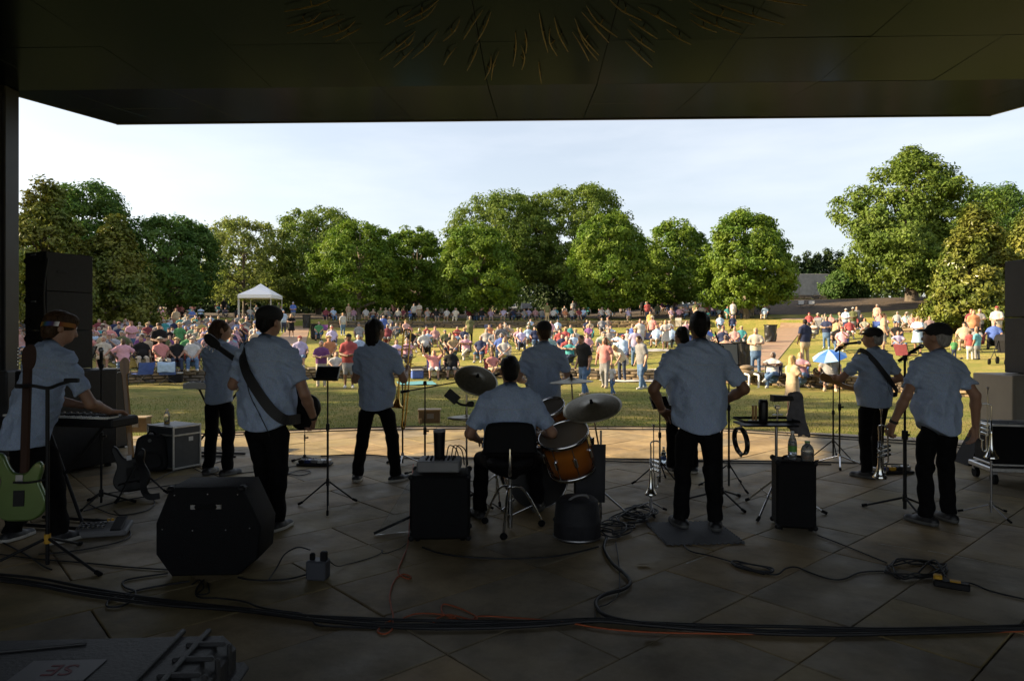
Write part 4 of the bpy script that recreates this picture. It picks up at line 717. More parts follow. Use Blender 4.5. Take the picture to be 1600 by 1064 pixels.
def guitar(name, label, loc, rot, body, neck, bass=False, back=True, sc=1.0, head=None):
    g = thing(name, label, 'guitar', loc, rot=rot); k = 1.12 if bass else 1.0; I = Matrix.Identity(4); out = [(x * k * sc, z * k * sc) for x, z in STRAT]; L = (.92 if bass else .70) * sc
    b = slab(MB(), out, .044, .012, I).build('body', body, g); z0 = .27 * k * sc
    MB().box((0, .050, z0 + L / 2), (.052 * sc, .022, L), .008).build('neck', neck, g); MB().box((0, .063, z0 + L / 2 + .02), (.050 * sc, .005, L - .02), .001).build('fretboard', WOODD, g)
    hz = z0 + L; hd = slab(MB(), spl2([(-.022, 0), (.022, 0), (.05, .04), (.058, .12), (.045, .17), (.01, .185), (-.03, .15), (-.038, .08), (-.03, .03)], 3), .016, .004, T3((0, .042, hz - .01))).build('headstock', head or neck, g)
    t = MB()
    for q in range(4 if bass else 6): zz = hz + .03 + q * (.034 if bass else .024); t.cyl((-.034, .05, zz), (-.060, .05, zz), .004, n=6); t.ell((-.066, .05, zz), (.010, .004, .009), 8, 5); t.cyl((-.018, .06, zz), (-.018, .072, zz), .005, n=6)
    t.build('tuning_peg', CHR, hd); pk = MB()
    for q in (.10, .17): pk.box((0, .05, (z0 * .35 + q) * 1.0), (.085, .014, .02), .004)
    pk.box((0, .049, .065 * k), (.085, .012, .022), .003); pk.build('pickup', BLK, g); st = MB()
    for q in range(4 if bass else 6): x = (q - (1.5 if bass else 2.5)) * (.012 if bass else .0075); st.cyl((x, .068, .07), (x * .8, .069, hz + .02), .0009, n=4, cap=False)
    st.build('strings', STL, g)
    if back: MB().box((0, -.003, .16 * k), (.075, .006, .11), .002).build('cover_plate', BLK, g); MB().box((0, -.003, .30 * k), (.05, .006, .05), .002).build('neck_plate', STL, g)
    return g
def tripod(o, h, L, r=.009, m=None, top=None, a0=.3, hub=None, feet=True, rise=None):
    """three legs meeting the pole at height h, feet L from the axis"""
    m = m or BLK
    for k in range(3):
        a = a0 + k * 2.0944; d = Vector((math.cos(a), math.sin(a), 0)); lg = MB().cyl(Vector((0, 0, h)) + d * .02, d * L + Vector((0, 0, .012)), r, r * .85, 8).build('leg', m, o)
        if feet: MB().cyl(d * (L - .03) + Vector((0, 0, .012 + .03 * h / L)), d * (L + .015) + Vector((0, 0, .012)), r * 1.45, r * 1.5, 8).build('rubber_foot', RUB, lg)
    MB().cyl((0, 0, h - .03), (0, 0, h + .035), r * 2.1, r * 1.9, 10).build('hub', hub or m, o)
def mic_part(o, p, d, name='microphone'):
    p = Vector(p); d = Vector(d).normalized(); b = MB().cyl(p, p + d * .15, .011, .017, 10).build(name, BLK, o); MB().ell(p + d * .175, (.025, .025, .028), 10, 7, d.to_track_quat('Z', 'Y').to_matrix()).build('grille', STL, b)
def mic_stand(label, loc, H, rz=0.0, L=.30, h=.12, boom=None, mic=None, legm=None, r=.011, polem=None, a0=.3, fr=.5):
    o = thing('microphone_stand', label, 'microphone stand', loc, rz, 'microphone stands on stage'); tripod(o, h, L, .010, legm or BLK, a0=a0)
    MB().cyl((0, 0, .03), (0, 0, H * fr), r, n=10).build('lower_tube', polem or BLK, o); MB().cyl((0, 0, H * fr), (0, 0, H), r * .68, n=8).build('upper_tube', polem or BLK, o); c = MB().cyl((0, 0, H * fr - .04), (0, 0, H * fr + .04), r * 1.7, n=10).build('clutch', BLK, o); MB().cyl((.0, 0, H * fr), (.045, 0, H * fr), .008, .012, 8).build('knob', BLK, c)
    if boom: a, b = Vector(boom[0]), Vector(boom[1]); bm_ = MB().cyl(a, b, .0075, n=8).build('boom_arm', BLK, o); MB().cyl(a, a + (b - a).normalized() * .10, .016, n=10).build('counterweight', BLK, bm_); MB().box((0, 0, H), (.04, .035, .05), .01).build('swivel', BLK, o)
    if mic: mic_part(o, *mic)
    return o
def music_stand(label, loc, H, rz, w=.24, dh=.18, tilt=-.35, m=SCREEN, fm=WHITE, L=.30, h=.24, cat='music stand', legm=None):
    o = thing('music_stand', label, cat, loc, rz, 'music stands on stage'); tripod(o, h, L, .008, legm or BLK, a0=.9)
    MB().cyl((0, 0, .02), (0, 0, H * .6), .011, n=8).build('lower_tube', BLK, o); MB().cyl((0, 0, H * .6), (0, 0, H - .02), .008, n=8).build('upper_tube', BLK, o); MB().cyl((0, 0, H * .6 - .03), (0, 0, H * .6 + .03), .018, n=8).build('clutch', BLK, o)
    M = Matrix.Translation((0, .0, H)) @ Matrix.Rotation(tilt, 4, 'X'); d = MB(); R3 = M.to_3x3(); d.box(M.translation, (w, .012, dh), .004, R3); dk = d.build('desk', fm, o); MB().box(M @ Vector((0, -.0085, 0)), (w - .022, .006, dh - .022), .001, R3).build('screen', m, dk); MB().box(M @ Vector((0, -.03, -dh / 2 - .004)), (w, .06, .008), .002, R3).build('ledge', BLK, o)
    return o
# --- microphone stands
mic_stand('thin black stand rising behind the trombone player', G(629, 727), 1.02, .2, legm=CHR, L=.24)
mic_stand('boom stand over the hi-hat, arm reaching right to the crash cymbal', G(664, 748), 1.08, 0, boom=((-.27, 0, .98), (.80, -.35, 1.19)), mic=((.78, -.34, 1.185), (.9, -.3, .25)), L=.34)
mic_stand('tall microphone stand with tablet holder in front of the capped guitarist', G(1312, 728), 1.46, -.2, L=.30, legm=CHR, mic=((.05, 0, 1.51), (1, 0, .12)), boom=((-.05, 0, 1.42), (.10, 0, 1.52)))
mic_stand('thick black stand beside the trumpet player in the round cap', G(1414, 800), 1.42, .15, r=.016, L=.34, h=.13, boom=((-.02, .05, 1.39), (.22, .1, 1.50)), mic=((.12, .1, 1.46), (.9, .2, .35)))
mic_stand('microphone stand with round pop filter in front of the keyboard player', G(158, 790), 1.33, .1, L=.28, boom=((0, 0, 1.3), (-.02, .0, 1.37)), mic=((0, 0, 1.31), (0, 0, 1)))
mic_stand('short chrome-legged stand between the pedal box and drums', G(476, 722), .62, .6, L=.16, h=.06, r=.006)
mic_stand('boom stand with gooseneck microphone in front of the stocky band member', G(1128, 786), 1.5, .5, L=.36, boom=((.0, 0, 1.45), (-.07, .02, 1.66)))
# --- music stands and tablets
music_stand('slim tripod stand with white-framed tablet beside the bass player', G(512, 793), 1.27, -.12, .235, .15, -.55)
music_stand('stand with a printed song sheet right of the stocky band member', G(1139, 762), 1.42, -.05, .20, .24, -.2, PAPER, BLK)
music_stand('low stand with tablet at the left hip of the stocky band member', G(1031, 756), .89, .25, .21, .16, -.7, SCREEN, GRY)
music_stand('music stand with white pages beside the black loudspeakers', G(143, 722), 1.36, -.9, .3, .26, -.35, PAPER, BLK)
music_stand('small music desk in front of the capped guitarist', G(1302, 718), 1.02, .1, .25, .10, -1.1, BLK, BLK)
# --- foreground guitar on its stand
gs = thing('guitar_stand', 'black tripod guitar stand with yellow hub holding the green guitar', 'guitar stand', G(74, 886)); tripod(gs, .20, .50, .011, BLK, a0=-2.45, hub=YEL); MB().cyl((0, 0, 0.02), (0, 0, 1.27), .013, n=10).build('pole', BLK, gs)
y = MB(); y.tube([(-.20, 0, 1.27), (-.1, -.02, 1.28), (0, 0, 1.26), (.1, -.02, 1.29), (.2, .0, 1.32)], .012, 8); y.box((-.2, 0, 1.275), (.05, .03, .03), .006); y.box((.17, 0, 1.315), (.10, .035, .03), .006); y.build('yoke', BLK, gs); MB().tube([(0, .0, .62), (-.12, -.02, .60), (-.20, -.06, .61)], .008, 8).build('body_arm', BLK, gs)
guitar('electric_guitar', 'green electric guitar seen from the back, hanging on the stand at far left', G(74, 886) + Vector((-.185, -.03, .33)), (rad(-3), 0, rad(6)), GREENP, WOODD, sc=1.10)
# --- leaning black guitar with maple neck
gst = thing('guitar_stand', 'low A-shaped stand under the black bass guitar', 'guitar stand', G(212, 776)); tripod(gst, .30, .28, .010, BLK, a0=.4); MB().tube([(-.12, -.1, .14), (0, 0, .16), (.12, -.1, .14)], .009).build('cradle', BLK, gst)
gb = guitar('bass_guitar', 'black bass guitar with maple neck leaning on a low stand', G(208, 776) + Vector((0, -.02, .06)), (rad(-10), rad(-8), rad(10)), BLKG, WOODM, bass=True, sc=.98)
strap(gb, [(.1, -.06, .34), (.16, -.14, .2), (.18, -.2, .0), (.23, -.22, -.08), (.32, -.2, -.09)], .06)
# --- instruments held by the players (things of their own)
guitar('bass_guitar', 'dark bass guitar carried by the tall bass player, headstock up left', G(416, 824) + Vector((.34, .24, .88)), (0, rad(-56), rad(-8)), BLKG, BLKG, bass=True, back=True, sc=.93, head=BLKG)
strap(m3, [(-.20, .13, 1.45), (-.175, .02, 1.535), (-.155, -.10, 1.47), (-.08, -.168, 1.32), (.04, -.178, 1.14), (.15, -.165, 1.0), (.23, -.11, .93), (.27, .06, .92)], .085, .012)
MB().tube([(-.10, -.15, 1.3), (-.05, -.185, 1.15), (.03, -.188, 1.0), (.10, -.182, .86), (.12, -.17, .80)], .0035, 5).build('transmitter_cable', BLK, m3)
g9 = guitar('electric_guitar', 'electric guitar with amber maple neck held by the capped guitarist', G(1366, 744) + Vector((.33, .22, .83)), (rad(6), rad(-73), rad(14)), BLKG, WOODM, sc=.95)
strap(m9, [(-.19, .12, 1.34), (-.16, .02, 1.45), (-.12, -.10, 1.36), (-.03, -.155, 1.22), (.10, -.165, 1.06), (.20, -.12, .96), (.27, .06, .92)], .055, .01)
MB().tube([(.02, -.16, 1.2), (.03, -.175, 1.05), (.08, -.17, .95), (.18, -.14, .97), (.25, -.04, .95)], .003, 5).build('transmitter_cable', BLK, m9)
# trombone held upright
tb = thing('trombone', 'brass trombone held upright by the player with dark hair', 'trombone', G(588, 752) + Vector((.12, .42, .0)), rot=(rad(-4), rad(4), rad(-20)))
MB().tube([(-.045, 0, .96), (-.045, 0, 1.62), (-.02, 0, 1.69), (.025, 0, 1.69), (.045, 0, 1.62), (.045, 0, 1.0), (.045, 0, .55)], .0105, 8).build('main_tube', BRA, tb); MB().tube([(.045, .0, 1.3), (.045, 0, .60), (.065, 0, .55), (.085, 0, .60), (.085, 0, 1.35)], .009, 8).build('slide', BRA, tb)
MB().lathe([(.011, 0), (.014, -.06), (.02, -.12), (.032, -.18), (.055, -.22), (.098, -.245), (.10, -.25), (.096, -.245), (.05, -.216), (.01, -.1)], (-.045, 0, 1.02), (0, 0, 1), 24).build('bell', BRA, tb); b_ = MB()
for z in (1.15, 1.35, 1.5): b_.cyl((-.045, 0, z), (.045, 0, z), .006, n=6)
b_.build('brace', BRA, tb); MB().lathe([(.006, 0), (.008, .03), (.014, .05), (.012, .052), (.004, .03)], (.085, 0, 1.35), (0, 0, 1), 12).build('mouthpiece', SIL, tb)
# trumpets
def trumpet(label, loc, rot, m, stand=0, kind='trumpet', base=None):
    t = thing(kind, label, kind, loc, rot=rot)          # bell at z=0 opening downwards, axis along z
    MB().lathe([(.058, 0), (.060, .004), (.045, .025), (.028, .06), (.017, .12), (.011, .22), (.0075, .34), (.006, .33), (.012, .1), (.03, .05), (.056, .003)], (0, 0, 0), (0, 0, 1), 22).build('bell', m, t)
    MB().tube([(0, 0, .33), (0, 0, .43), (0, .0, .475), (.045, 0, .49), (.088, 0, .475), (.09, 0, .42), (.09, 0, .20), (.085, 0, .17), (.06, 0, .16)], .0065, 8).build('tubing', m, t); MB().tube([(.072, 0, .16), (.072, 0, .08), (.055, 0, .06), (.038, 0, .08), (.038, 0, .20)], .006, 8).build('tuning_slide', m, t); MB().cyl((.028, 0, .20), (.028, 0, .56), .005, n=8).build('leadpipe', m, t)
    MB().lathe([(.004, 0), (.006, .05), (.013, .075), (.0135, .08), (.004, .06)], (.028, 0, .56), (0, 0, 1), 12).build('mouthpiece', SIL, t)
    for q in range(3): v = MB().cyl((.055, -.06, .22 + q * .04), (.055, .06, .22 + q * .04), .0135, n=10).build('valve', m, t); MB().cyl((.055, -.085, .22 + q * .04), (.055, -.06, .22 + q * .04), .006, .010, 8).build('button', CHR, v)
    return t
def horn_stand(label, loc, h, L, rz=0):
    o = thing('trumpet_stand', label, 'instrument stand', loc, rz); tripod(o, .10, L, .007, STL, a0=.5); MB().cyl((0, 0, .03), (0, 0, h), .009, n=8).build('post', STL, o); MB().lathe([(.012, 0), (.02, .02), (.028, .06), (.012, .14), (.004, .15)], (0, 0, h), (0, 0, 1), 14).build('cone_peg', RUB, o); return o
b1 = G(1017, 802); horn_stand('short stand with splayed chrome feet under the brass trumpet', b1, .15, .17); trumpet('brass trumpet standing upright left of the foam mat', b1 + Vector((0, 0, .17)), (0, 0, rad(15)), SIL)
b2 = G(1549, 806); horn_stand('tall thin stand under the silver flugelhorn at right', b2, .50, .24); trumpet('silver flugelhorn upright on its stand beside the road case', b2 + Vector((0, 0, .52)), (0, 0, rad(165)), SIL, kind='flugelhorn')
trumpet('silver trumpet hanging from the hand of the round-capped player', G(1466, 817) + Vector((-.42, .16, .36)), (rad(8), rad(6), rad(-70)), SIL)
# --- keyboards
def keyboard(name, label, loc, rz, w, nk, top, stand, z):
    k = thing(name, label, 'keyboard', loc, rz); MB().box((0, .03, z), (w, .30, .075), .012).build('case', top, k); MB().box((0, .09, z + .040), (w - .05, .15, .006), .002).build('control_panel', BLK if top != BLK else GRY, k)
    kb = MB()
    for q in range(nk): x = -w / 2 + .05 + (w - .10) * (q + .5) / nk; kb.box((x, -.055, z + .042), ((w - .10) / nk - .0015, .13, .016), .002)
    kb.build('white_keys', CREAM, k); b = MB()
    for q in range(nk - 1):
        if q % 7 not in (2, 6): x = -w / 2 + .05 + (w - .10) * (q + 1) / nk; b.box((x, -.03, z + .056), (.011, .085, .014), .002)
    b.build('black_keys', BLK, k); kn = MB()
    for q in range(9): kn.cyl((-w * .35 + q * w * .06, .11, z + .042), (-w * .35 + q * w * .06, .11, z + .060), .009, n=8)
    kn.build('knob', STL, k)
    s = thing('keyboard_stand', stand, 'keyboard stand', loc, rz)
    for e in (-1, 1):
        MB().cyl((-.30 * e, -.12, .03), (.30 * e, .10, z - .045), .014, n=8).build('leg', BLK, s)
    for yy in (-.12, .10): MB().cyl((-.36, yy if yy < 0 else .12, .02), (.36, yy if yy < 0 else .12, .02), .015, n=8).build('foot_bar', BLK, s)
    MB().cyl((-.33, .10, z - .05), (.33, .10, z - .05), .013, n=8).build('top_bar', BLK, s); return k
keyboard('keyboard', 'large stage keyboard with black case under the hands of the headband player', Vector((-3.83, 5.86, 0)), rad(-12), 1.15, 44, BLK, 'black X-shaped stand under the large stage keyboard', .90)
keyboard('keyboard', 'small white-topped keyboard left of the brown haired band member', G(330, 715) + Vector((0, .12, 0)), rad(-8), .80, 28, WHITE, 'dark wooden-legged stand under the small white keyboard', .94)
# --- effects and pedals
fx = thing('effects_unit', 'grey multi-effects floor unit with pedal by the headband player', 'effects unit', G(157, 838), rad(14)); MB().box((0, .06, .045), (.40, .22, .05), .012, rotm_ := Matrix.Rotation(rad(10), 3, 'X')).build('case', GRY, fx); MB().box((.12, .05, .085), (.085, .20, .018), .006, Matrix.Rotation(rad(18), 3, 'X')).build('expression_pedal', BLK, fx)
q_ = MB(); [q_.cyl((-.16 + i * .035, .0 + j * .07, .068 + j * .012), (-.16 + i * .035, .0 + j * .07, .088 + j * .012), .010, n=8) for i in range(6) for j in range(2)]; q_.build('switch', CHR, fx); q_ = MB(); [q_.cyl((.02 + i * .03, .13, .092), (.02 + i * .03, .13, .112), .011, n=8) for i in range(2)]; q_.build('knob', YEL, fx)
for j in range(2): MB().box((-.07, .035 + j * .07, .078 + j * .012), (.19, .018, .006), .001, rotm_).build('display_strip', SCREEN, fx)
pb = thing('pedal_board', 'row of small guitar pedals at the stage edge behind the tablet stand', 'pedal board', G(492, 727), rad(-4)); MB().box((0, 0, .02), (.42, .16, .03), .006).build('board', BLK, pb)
for i, m_ in enumerate((BLK, mat('blue_pedal', (.02, .04, .16), .4), GRY, WHITE, STL)): p_ = MB().box((-.16 + i * .08, 0, .055), (.068, .12, .04), .008).build('pedal', m_, pb); MB().cyl((-.16 + i * .08, -.03, .075), (-.16 + i * .08, -.03, .09), .01, n=8).build('footswitch', CHR, p_)
p2 = thing('pedal_board', 'tangle of pedals at the feet of the capped guitarist', 'pedal board', G(1392, 742) + Vector((.05, .1, 0)), rad(8)); MB().box((0, 0, .02), (.50, .18, .03), .006).build('board', BLK, p2)
for i, m_ in enumerate((STL, MATS['blue_pedal'], YEL, BLK, STL)): p_ = MB().box((-.19 + i * .095, 0, .06), (.075, .12, .045), .008).build('pedal', m_, p2); MB().cyl((-.19 + i * .095, -.03, .08), (-.19 + i * .095, -.03, .1), .01, n=8).build('footswitch', CHR, p2)
# --- loudspeakers and cabinets
def corners(mb, w, d, h, z=0, r=.03):
    for sx in (-1, 1):
        for sy in (-1, 1):
            for zz in (z, z + h): mb.ell((sx * w / 2, sy * d / 2, zz), (r, r, r), 8, 6)
    return mb
bw = thing('bass_cabinet', 'big black angled bass cabinet in the left foreground', 'bass cabinet', G(326, 898), rad(3)); pf = [(-.345, .15), (-.345, .36), (-.25, .60), (.23, .60), (.355, .33), (.335, .11), (.20, 0), (-.24, 0)]
M_ = T3((0, -.02, 0)); slab(MB(), pf, .36, .014, M_).build('cabinet', TOLEX, bw); slab(MB(), [(x * .86, .05 + z * .86) for x, z in pf], .012, .003, T3((0, .345, 0))).build('grille', GRILL, bw)
for e in (-1, 1): MB().box((-.01 + e * .235, -.0, .59), (.055, .07, .04), .015).build('corner_protector', BLK, bw)
hd_ = MB(); hd_.box((-.01, -.026, .47), (.15, .022, .028), .008); hd_.build('handle', RUB, bw); q_ = MB(); [q_.box((-.01 + e * .085, -.024, .47), (.042, .012, .04), .005) for e in (-1, 1)]; q_.build('handle_bracket', CHR, bw); q_ = MB(); [q_.cyl((x, -.022, z), (x, -.017, z), .004, n=8) for x, z in ((-.22, .55), (0, .555), (.2, .55), (-.3, .32), (-.1, .31), (.12, .31), (.28, .32))]; q_.build('screw', STL, bw)
def amp(label, loc, rz, w, d, h, top=None, handle=True):
    o = thing('amplifier', label, 'amplifier', loc, rz); MB().box((0, 0, h / 2 + .02), (w, d, h), .018).build('cabinet', TOLEX, o); [MB().ell((sx * (w / 2 - .01), sy * (d / 2 - .01), zz), (.024, .024, .024), 8, 6).build('corner_protector', BLK, o) for sx in (-1, 1) for sy in (-1, 1) for zz in (.03, h + .01)]; MB().box((0, d / 2 + .002, h / 2 + .02), (w - .07, .01, h - .08), .003).build('grille', GRILL, o); MB().box((0, -d / 2 + .002, h * .55), (w - .12, .008, h * .5), .003).build('back_panel', TOLEX, o)
    if handle: MB().tube([(-.09, 0, h + .02), (-.06, 0, h + .045), (.06, 0, h + .045), (.09, 0, h + .02)], .010, 8).build('handle', RUB, o)
    for sx in (-1, 1):
        for sy in (-1, 1): MB().cyl((sx * w * .38, sy * d * .34, 0), (sx * w * .38, sy * d * .34, .03), .018, n=8).build('foot', RUB, o)
    return o
amp('black combo amplifier under the mixer, left of the drummer', G(686, 846) + Vector((0, .16, 0)), rad(2), .47, .36, .50, handle=False)
amp('upright black amplifier with two bottles on top', G(1253, 832) + Vector((0, .17, 0)), rad(-12), .315, .27, .555)
mx_ = thing('mixer', 'small grey mixer standing on the combo amplifier', 'mixer', G(686, 846) + Vector((-.01, .15, .53))); MB().box((0, 0, .055), (.34, .28, .09), .012).build('case', GRY, mx_); q_ = MB(); [q_.cyl((-.1 + i * .035, -.08 + j * .04, .1), (-.1 + i * .035, -.08 + j * .04, .118), .007, n=6) for i in range(7) for j in range(4)]; q_.build('knob', BLK, mx_); q_ = MB(); [q_.tube([(x, .05, .1), (x + .02, .08, .19), (x + .08, .1, .15), (x + .1, .14, .02)], .005, 5) for x in (.05, .09, .12)]; q_.build('plug_lead', BLK, mx_)
cup = thing('travel_mug', 'black insulated cup on the small mixer', 'mug', G(686, 846) + Vector((-.01, .12, .635))); MB().lathe([(.001, 0), (.038, 0), (.042, .02), (.048, .20), (.050, .215), (.044, .215), (.04, .02)], n=20).build('cup', BLKG, cup); MB().lathe([(.05, .215), (.05, .228), (.03, .235), (.001, .235)], n=20).build('lid', GRY, cup)
pg = thing('plexiglass_panel', 'tilted clear plastic panel left of the combo amplifier', 'panel', G(622, 832), rad(20)); MB().prism([(0, 0), (.30, 0), (.30, .45)], .005, T3((-.18, 0, 0))).build('pane', mat('clear_acrylic', (.9, .93, .95), .05, trans=.95, spec=.4), pg); MB().cyl((-.2, -.02, .02), (.2, .05, .14), .012, n=8).build('support_bar', BLK, pg)
# mains box
pw = thing('power_box', 'grey power outlet box on the floor with plugs in its top', 'power box', G(492, 908), rad(-8)); MB().box((0, .05, .065), (.135, .10, .13), .01).build('case', mat('grey_metal_box', (.09, .095, .11), .5, .3), pw); MB().box((-.035, .04, .15), (.035, .03, .05), .008).build('plug', RUB, pw); MB().box((.045, .04, .155), (.045, .04, .07), .008).build('adapter', BLK, pw)
# loudspeaker stack at left
sp = thing('loudspeaker', 'tall black line array loudspeaker at left, handles on its back', 'loudspeaker', P(93, 532, 8.3) * 1, rad(-24)); sp.location.z = 1.22
Hs = 1.62
for j in range(3):
    z0 = j * .46; MB().box((0, 0, z0 + .23), (.40, .56, .459), .006).build('cabinet', BLK, sp)
    for e in (-1, 1):
        for zz in (.10, .36):
            h_ = MB().lathe([(.045, 0), (.05, .01), (.042, .03), (.025, .045), (.001, .05)], (e * .13, -.276, z0 + zz), (0, -1, 0), 14).build('handle_cup', RUB, sp)
    MB().box((.202, -.1, z0 + .23), (.012, .12, .03), .004).build('label_plate', BLK, sp)
for zz in (.25, .8, 1.35): MB().box((-.04, -.283, zz), (.1, .006, .02), .001).build('rating_plate', STL, sp)
sub = thing('subwoofer', 'low dark grey subwoofer box under the line array', 'subwoofer', P(105, 640, 8.3), rad(-24)); sub.location.z = 0
MB().box((0, 0, .62), (.70, .80, 1.16), .015).build('cabinet', BLK, sub); MB().box((.0, -.403, .62), (.45, .01, .12), .004).build('handle_recess', RUB, sub); [MB().cyl((sx * .28, sy * .32, 0), (sx * .28, sy * .32, .05), .04, n=10).build('foot', RUB, sub) for sx in (-1, 1) for sy in (-1, 1)]
s2 = thing('subwoofer', 'second subwoofer box standing right of the line array', 'subwoofer', P(146, 690, 9.6), rad(-14)); s2.location.z = 0; MB().box((0, 0, .58), (.52, .72, 1.12), .015).build('cabinet', BLK, s2); MB().box((0, .365, .58), (.46, .01, 1.0), .003).build('grille', GRILL, s2); [MB().cyl((sx * .2, sy * .3, 0), (sx * .2, sy * .3, .03), .03, n=10).build('foot', RUB, s2) for sx in (-1, 1) for sy in (-1, 1)]
MB().tube([(.21, -.27, 1.3), (.235, -.33, .9), (.22, -.31, .3), (.20, -.40, .02), (.1, -.35, .012)], .012, 6).build('speaker_cable', BLK, sp)
# loudspeaker and cabinets at right
sr = thing('loudspeaker', 'black loudspeaker cut off by the right edge above the beige cabinet', 'loudspeaker', P(1636, 584, 9.2), rad(8)); MB().box((0, 0, .38), (.72, .6, .75), .012).build('cabinet', mat('charcoal_paint', (.014, .014, .016), .65, nscale=9, namt=.15), sr); MB().box((0, 0, 1.15), (.72, .6, .77), .012).build('upper_cabinet', MATS['charcoal_paint'], sr); MB().box((0, -.304, .38), (.5, .008, .12), .003).build('handle_recess', RUB, sr)
bc = thing('metal_cabinet', 'beige grey metal cabinet below the right loudspeaker', 'cabinet', P(1612, 720, 9.3), rad(4)); bc.location.z = 0; MB().box((0, 0, .55), (1.14, .7, 1.08), .01).build('body', mat('beige_paint', (.30, .275, .235), .55, nscale=4, namt=.07), bc); MB().box((-.25, -.354, .88), (.36, .012, .055), .004).build('handle_recess', mat('beige_shadow', (.2, .185, .16), .6), bc); MB().box((0, -.355, .55), (1.06, .008, .98), .004).build('door_panel', MATS['beige_paint'], bc)
# --- cases, bags and bottles at the back left
fc = thing('flight_case', 'grey flight case with aluminium edges at back left', 'flight case', G(262, 732) + Vector((.02, .12, 0)), rad(-30)); MB().box((0, 0, .27), (.50, .36, .50), .008).build('body', mat('case_laminate', (.05, .055, .062), .5, nscale=12, namt=.15), fc); q_ = MB()
for sx in (-1, 1):
    for sy in (-1, 1): MB().box((sx * .249, sy * .179, .27), (.022, .022, .52), .004).build('edge_trim', ALU, fc)
for zz in (.025, .42, .515):
    for s_ in (-1, 1): MB().box((0, s_ * .180, zz), (.50, .02, .02), .003).build('edge_trim', ALU, fc); MB().box((s_ * .250, 0, zz), (.02, .36, .02), .003).build('edge_trim', ALU, fc)
MB().box((.252, .05, .36), (.006, .06, .05), .001).build('label_plate', WHITE, fc); MB().box((0, 0, .523), (.47, .33, .012), .003).build('lid_panel', mat('case_top', (.22, .225, .23), .45), fc)
bt = thing('bottle', 'clear bottle with a little yellow drink on the flight case', 'bottle', G(262, 732) + Vector((-.06, .1, .531)))
def bottle_parts(o, r, h, liquid, lvl, capm, lab=None):
    MB().lathe([(.001, 0), (r * .9, 0), (r, .01), (r, h * .55), (r * .8, h * .72), (r * .38, h * .86), (r * .36, h * .93)], n=18).build('bottle', GLASS, o); MB().lathe([(.001, .006), (r * .93, .006), (r * .93, h * lvl), (.001, h * lvl)], n=18).build('liquid', liquid, o); MB().cyl((0, 0, h * .925), (0, 0, h), r * .42, n=12).build('cap', capm, o)
    if lab: MB().lathe([(r * 1.015, h * .3), (r * 1.015, h * .5)], n=18).build('label_band', lab, o)
bottle_parts(bt, .034, .185, mat('yellow_drink', (.55, .30, .02), .1, trans=.5), .25, WHITE)
bp = thing('backpack', 'black backpack leaning on the flight case', 'backpack', G(240, 735) + Vector((-.02, -.02, 0)), rad(10)); slab(MB(), spl2([(-.17, .02), (.17, .02), (.175, .25), (.14, .40), (0, .44), (-.14, .40), (-.175, .25)], 3), .16, .04, T3((0, -.05, 0))).build('bag', mat('nylon_black', (.012, .012, .015), .75, nscale=8, namt=.3, bscale=30, bstr=.3), bp); slab(MB(), spl2([(-.12, .05), (.12, .05), (.12, .2), (0, .23), (-.12, .2)], 3), .05, .015, T3((0, -.09, 0))).build('front_pocket', MATS['nylon_black'], bp); MB().cyl((-.0, -.056, .37), (0, -.05, .37), .02, n=12).build('badge', GRY, bp); MB().tube([(-.05, 0, .43), (0, 0, .48), (.05, 0, .43)], .01, 6).build('grab_handle', RUB, bp)
for lb, px, py, w in (('brown light fixture on the stage edge at left, behind the black bass', 213, 676, .42), ('brown light fixture on the stage edge, left of the drums', 671, 662, .42)):
    o = thing('stage_light_box', lb, 'light fixture', G(px, py), rad(4)); MB().box((0, 0, .13), (w - .03, .2, .22), .01).build('housing', BROWNB, o); MB().box((0, 0, .255), (w, .26, .03), .008).build('lid', mat('tan_fixture', (.26, .19, .10), .55, nscale=6, namt=.2), o); MB().box((.02, -.102, .15), (.12, .012, .09), .003).build('socket_cover', GRY, o); MB().box((-.15, -.105, .06), (.05, .05, .1), .006).build('foot_block', MATS['tan_fixture'], o)
# --- drum kit: each drum, cymbal stand and pedal a thing
def drum(name, label, c, axis, r, h, shell, head=HEAD, legs=0):
    o = thing(name, label, 'drum', c); d = Vector(axis).normalized(); o.rotation_euler = d.to_track_quat('Z', 'Y').to_euler(); MB().lathe([(r * .97, -h / 2), (r * .985, -h / 2 + .01), (r * .985, h / 2 - .01), (r * .97, h / 2)], n=36).build('shell', shell, o)
    for e in (-1, 1):
        MB().lathe([(r, e * h / 2 - .018), (r * 1.035, e * h / 2 - .018), (r * 1.035, e * h / 2 + .014), (r * 1.0, e * h / 2 + .014), (r, e * h / 2 - .018)], n=36).build('hoop', CHR, o); MB().lathe([(.001, e * (h / 2 + .002)), (r, e * h / 2)], n=36).build('head', head, o)
    for k in range(8):
        a = k * math.pi / 4; p = Vector((math.cos(a), math.sin(a), 0)); lg = MB().box(p * (r + .005), (.03, .03, min(.09, h * .4)), .008, Matrix.Rotation(a, 3, 'Z')).build('lug', CHR, o); MB().cyl(p * (r * 1.02) + Vector((0, 0, -h / 2)), p * (r * 1.02) + Vector((0, 0, h / 2)), .004, n=6).build('tension_rod', CHR, lg)
    return o
drum('floor_tom', 'larger sunburst tom drum tilted towards the drummer', P(888, 704, 5.95), (-.30, -.42, 1), .215, .33, SUNB); drum('rack_tom', 'smaller sunburst tom drum behind the larger one', P(862, 652, 6.35), (-.35, -.45, 1), .155, .22, SUNB); drum('snare_drum', 'snare drum between the knees of the drummer', P(800, 700, 6.15) , (0, -.12, 1), .178, .14, STL)
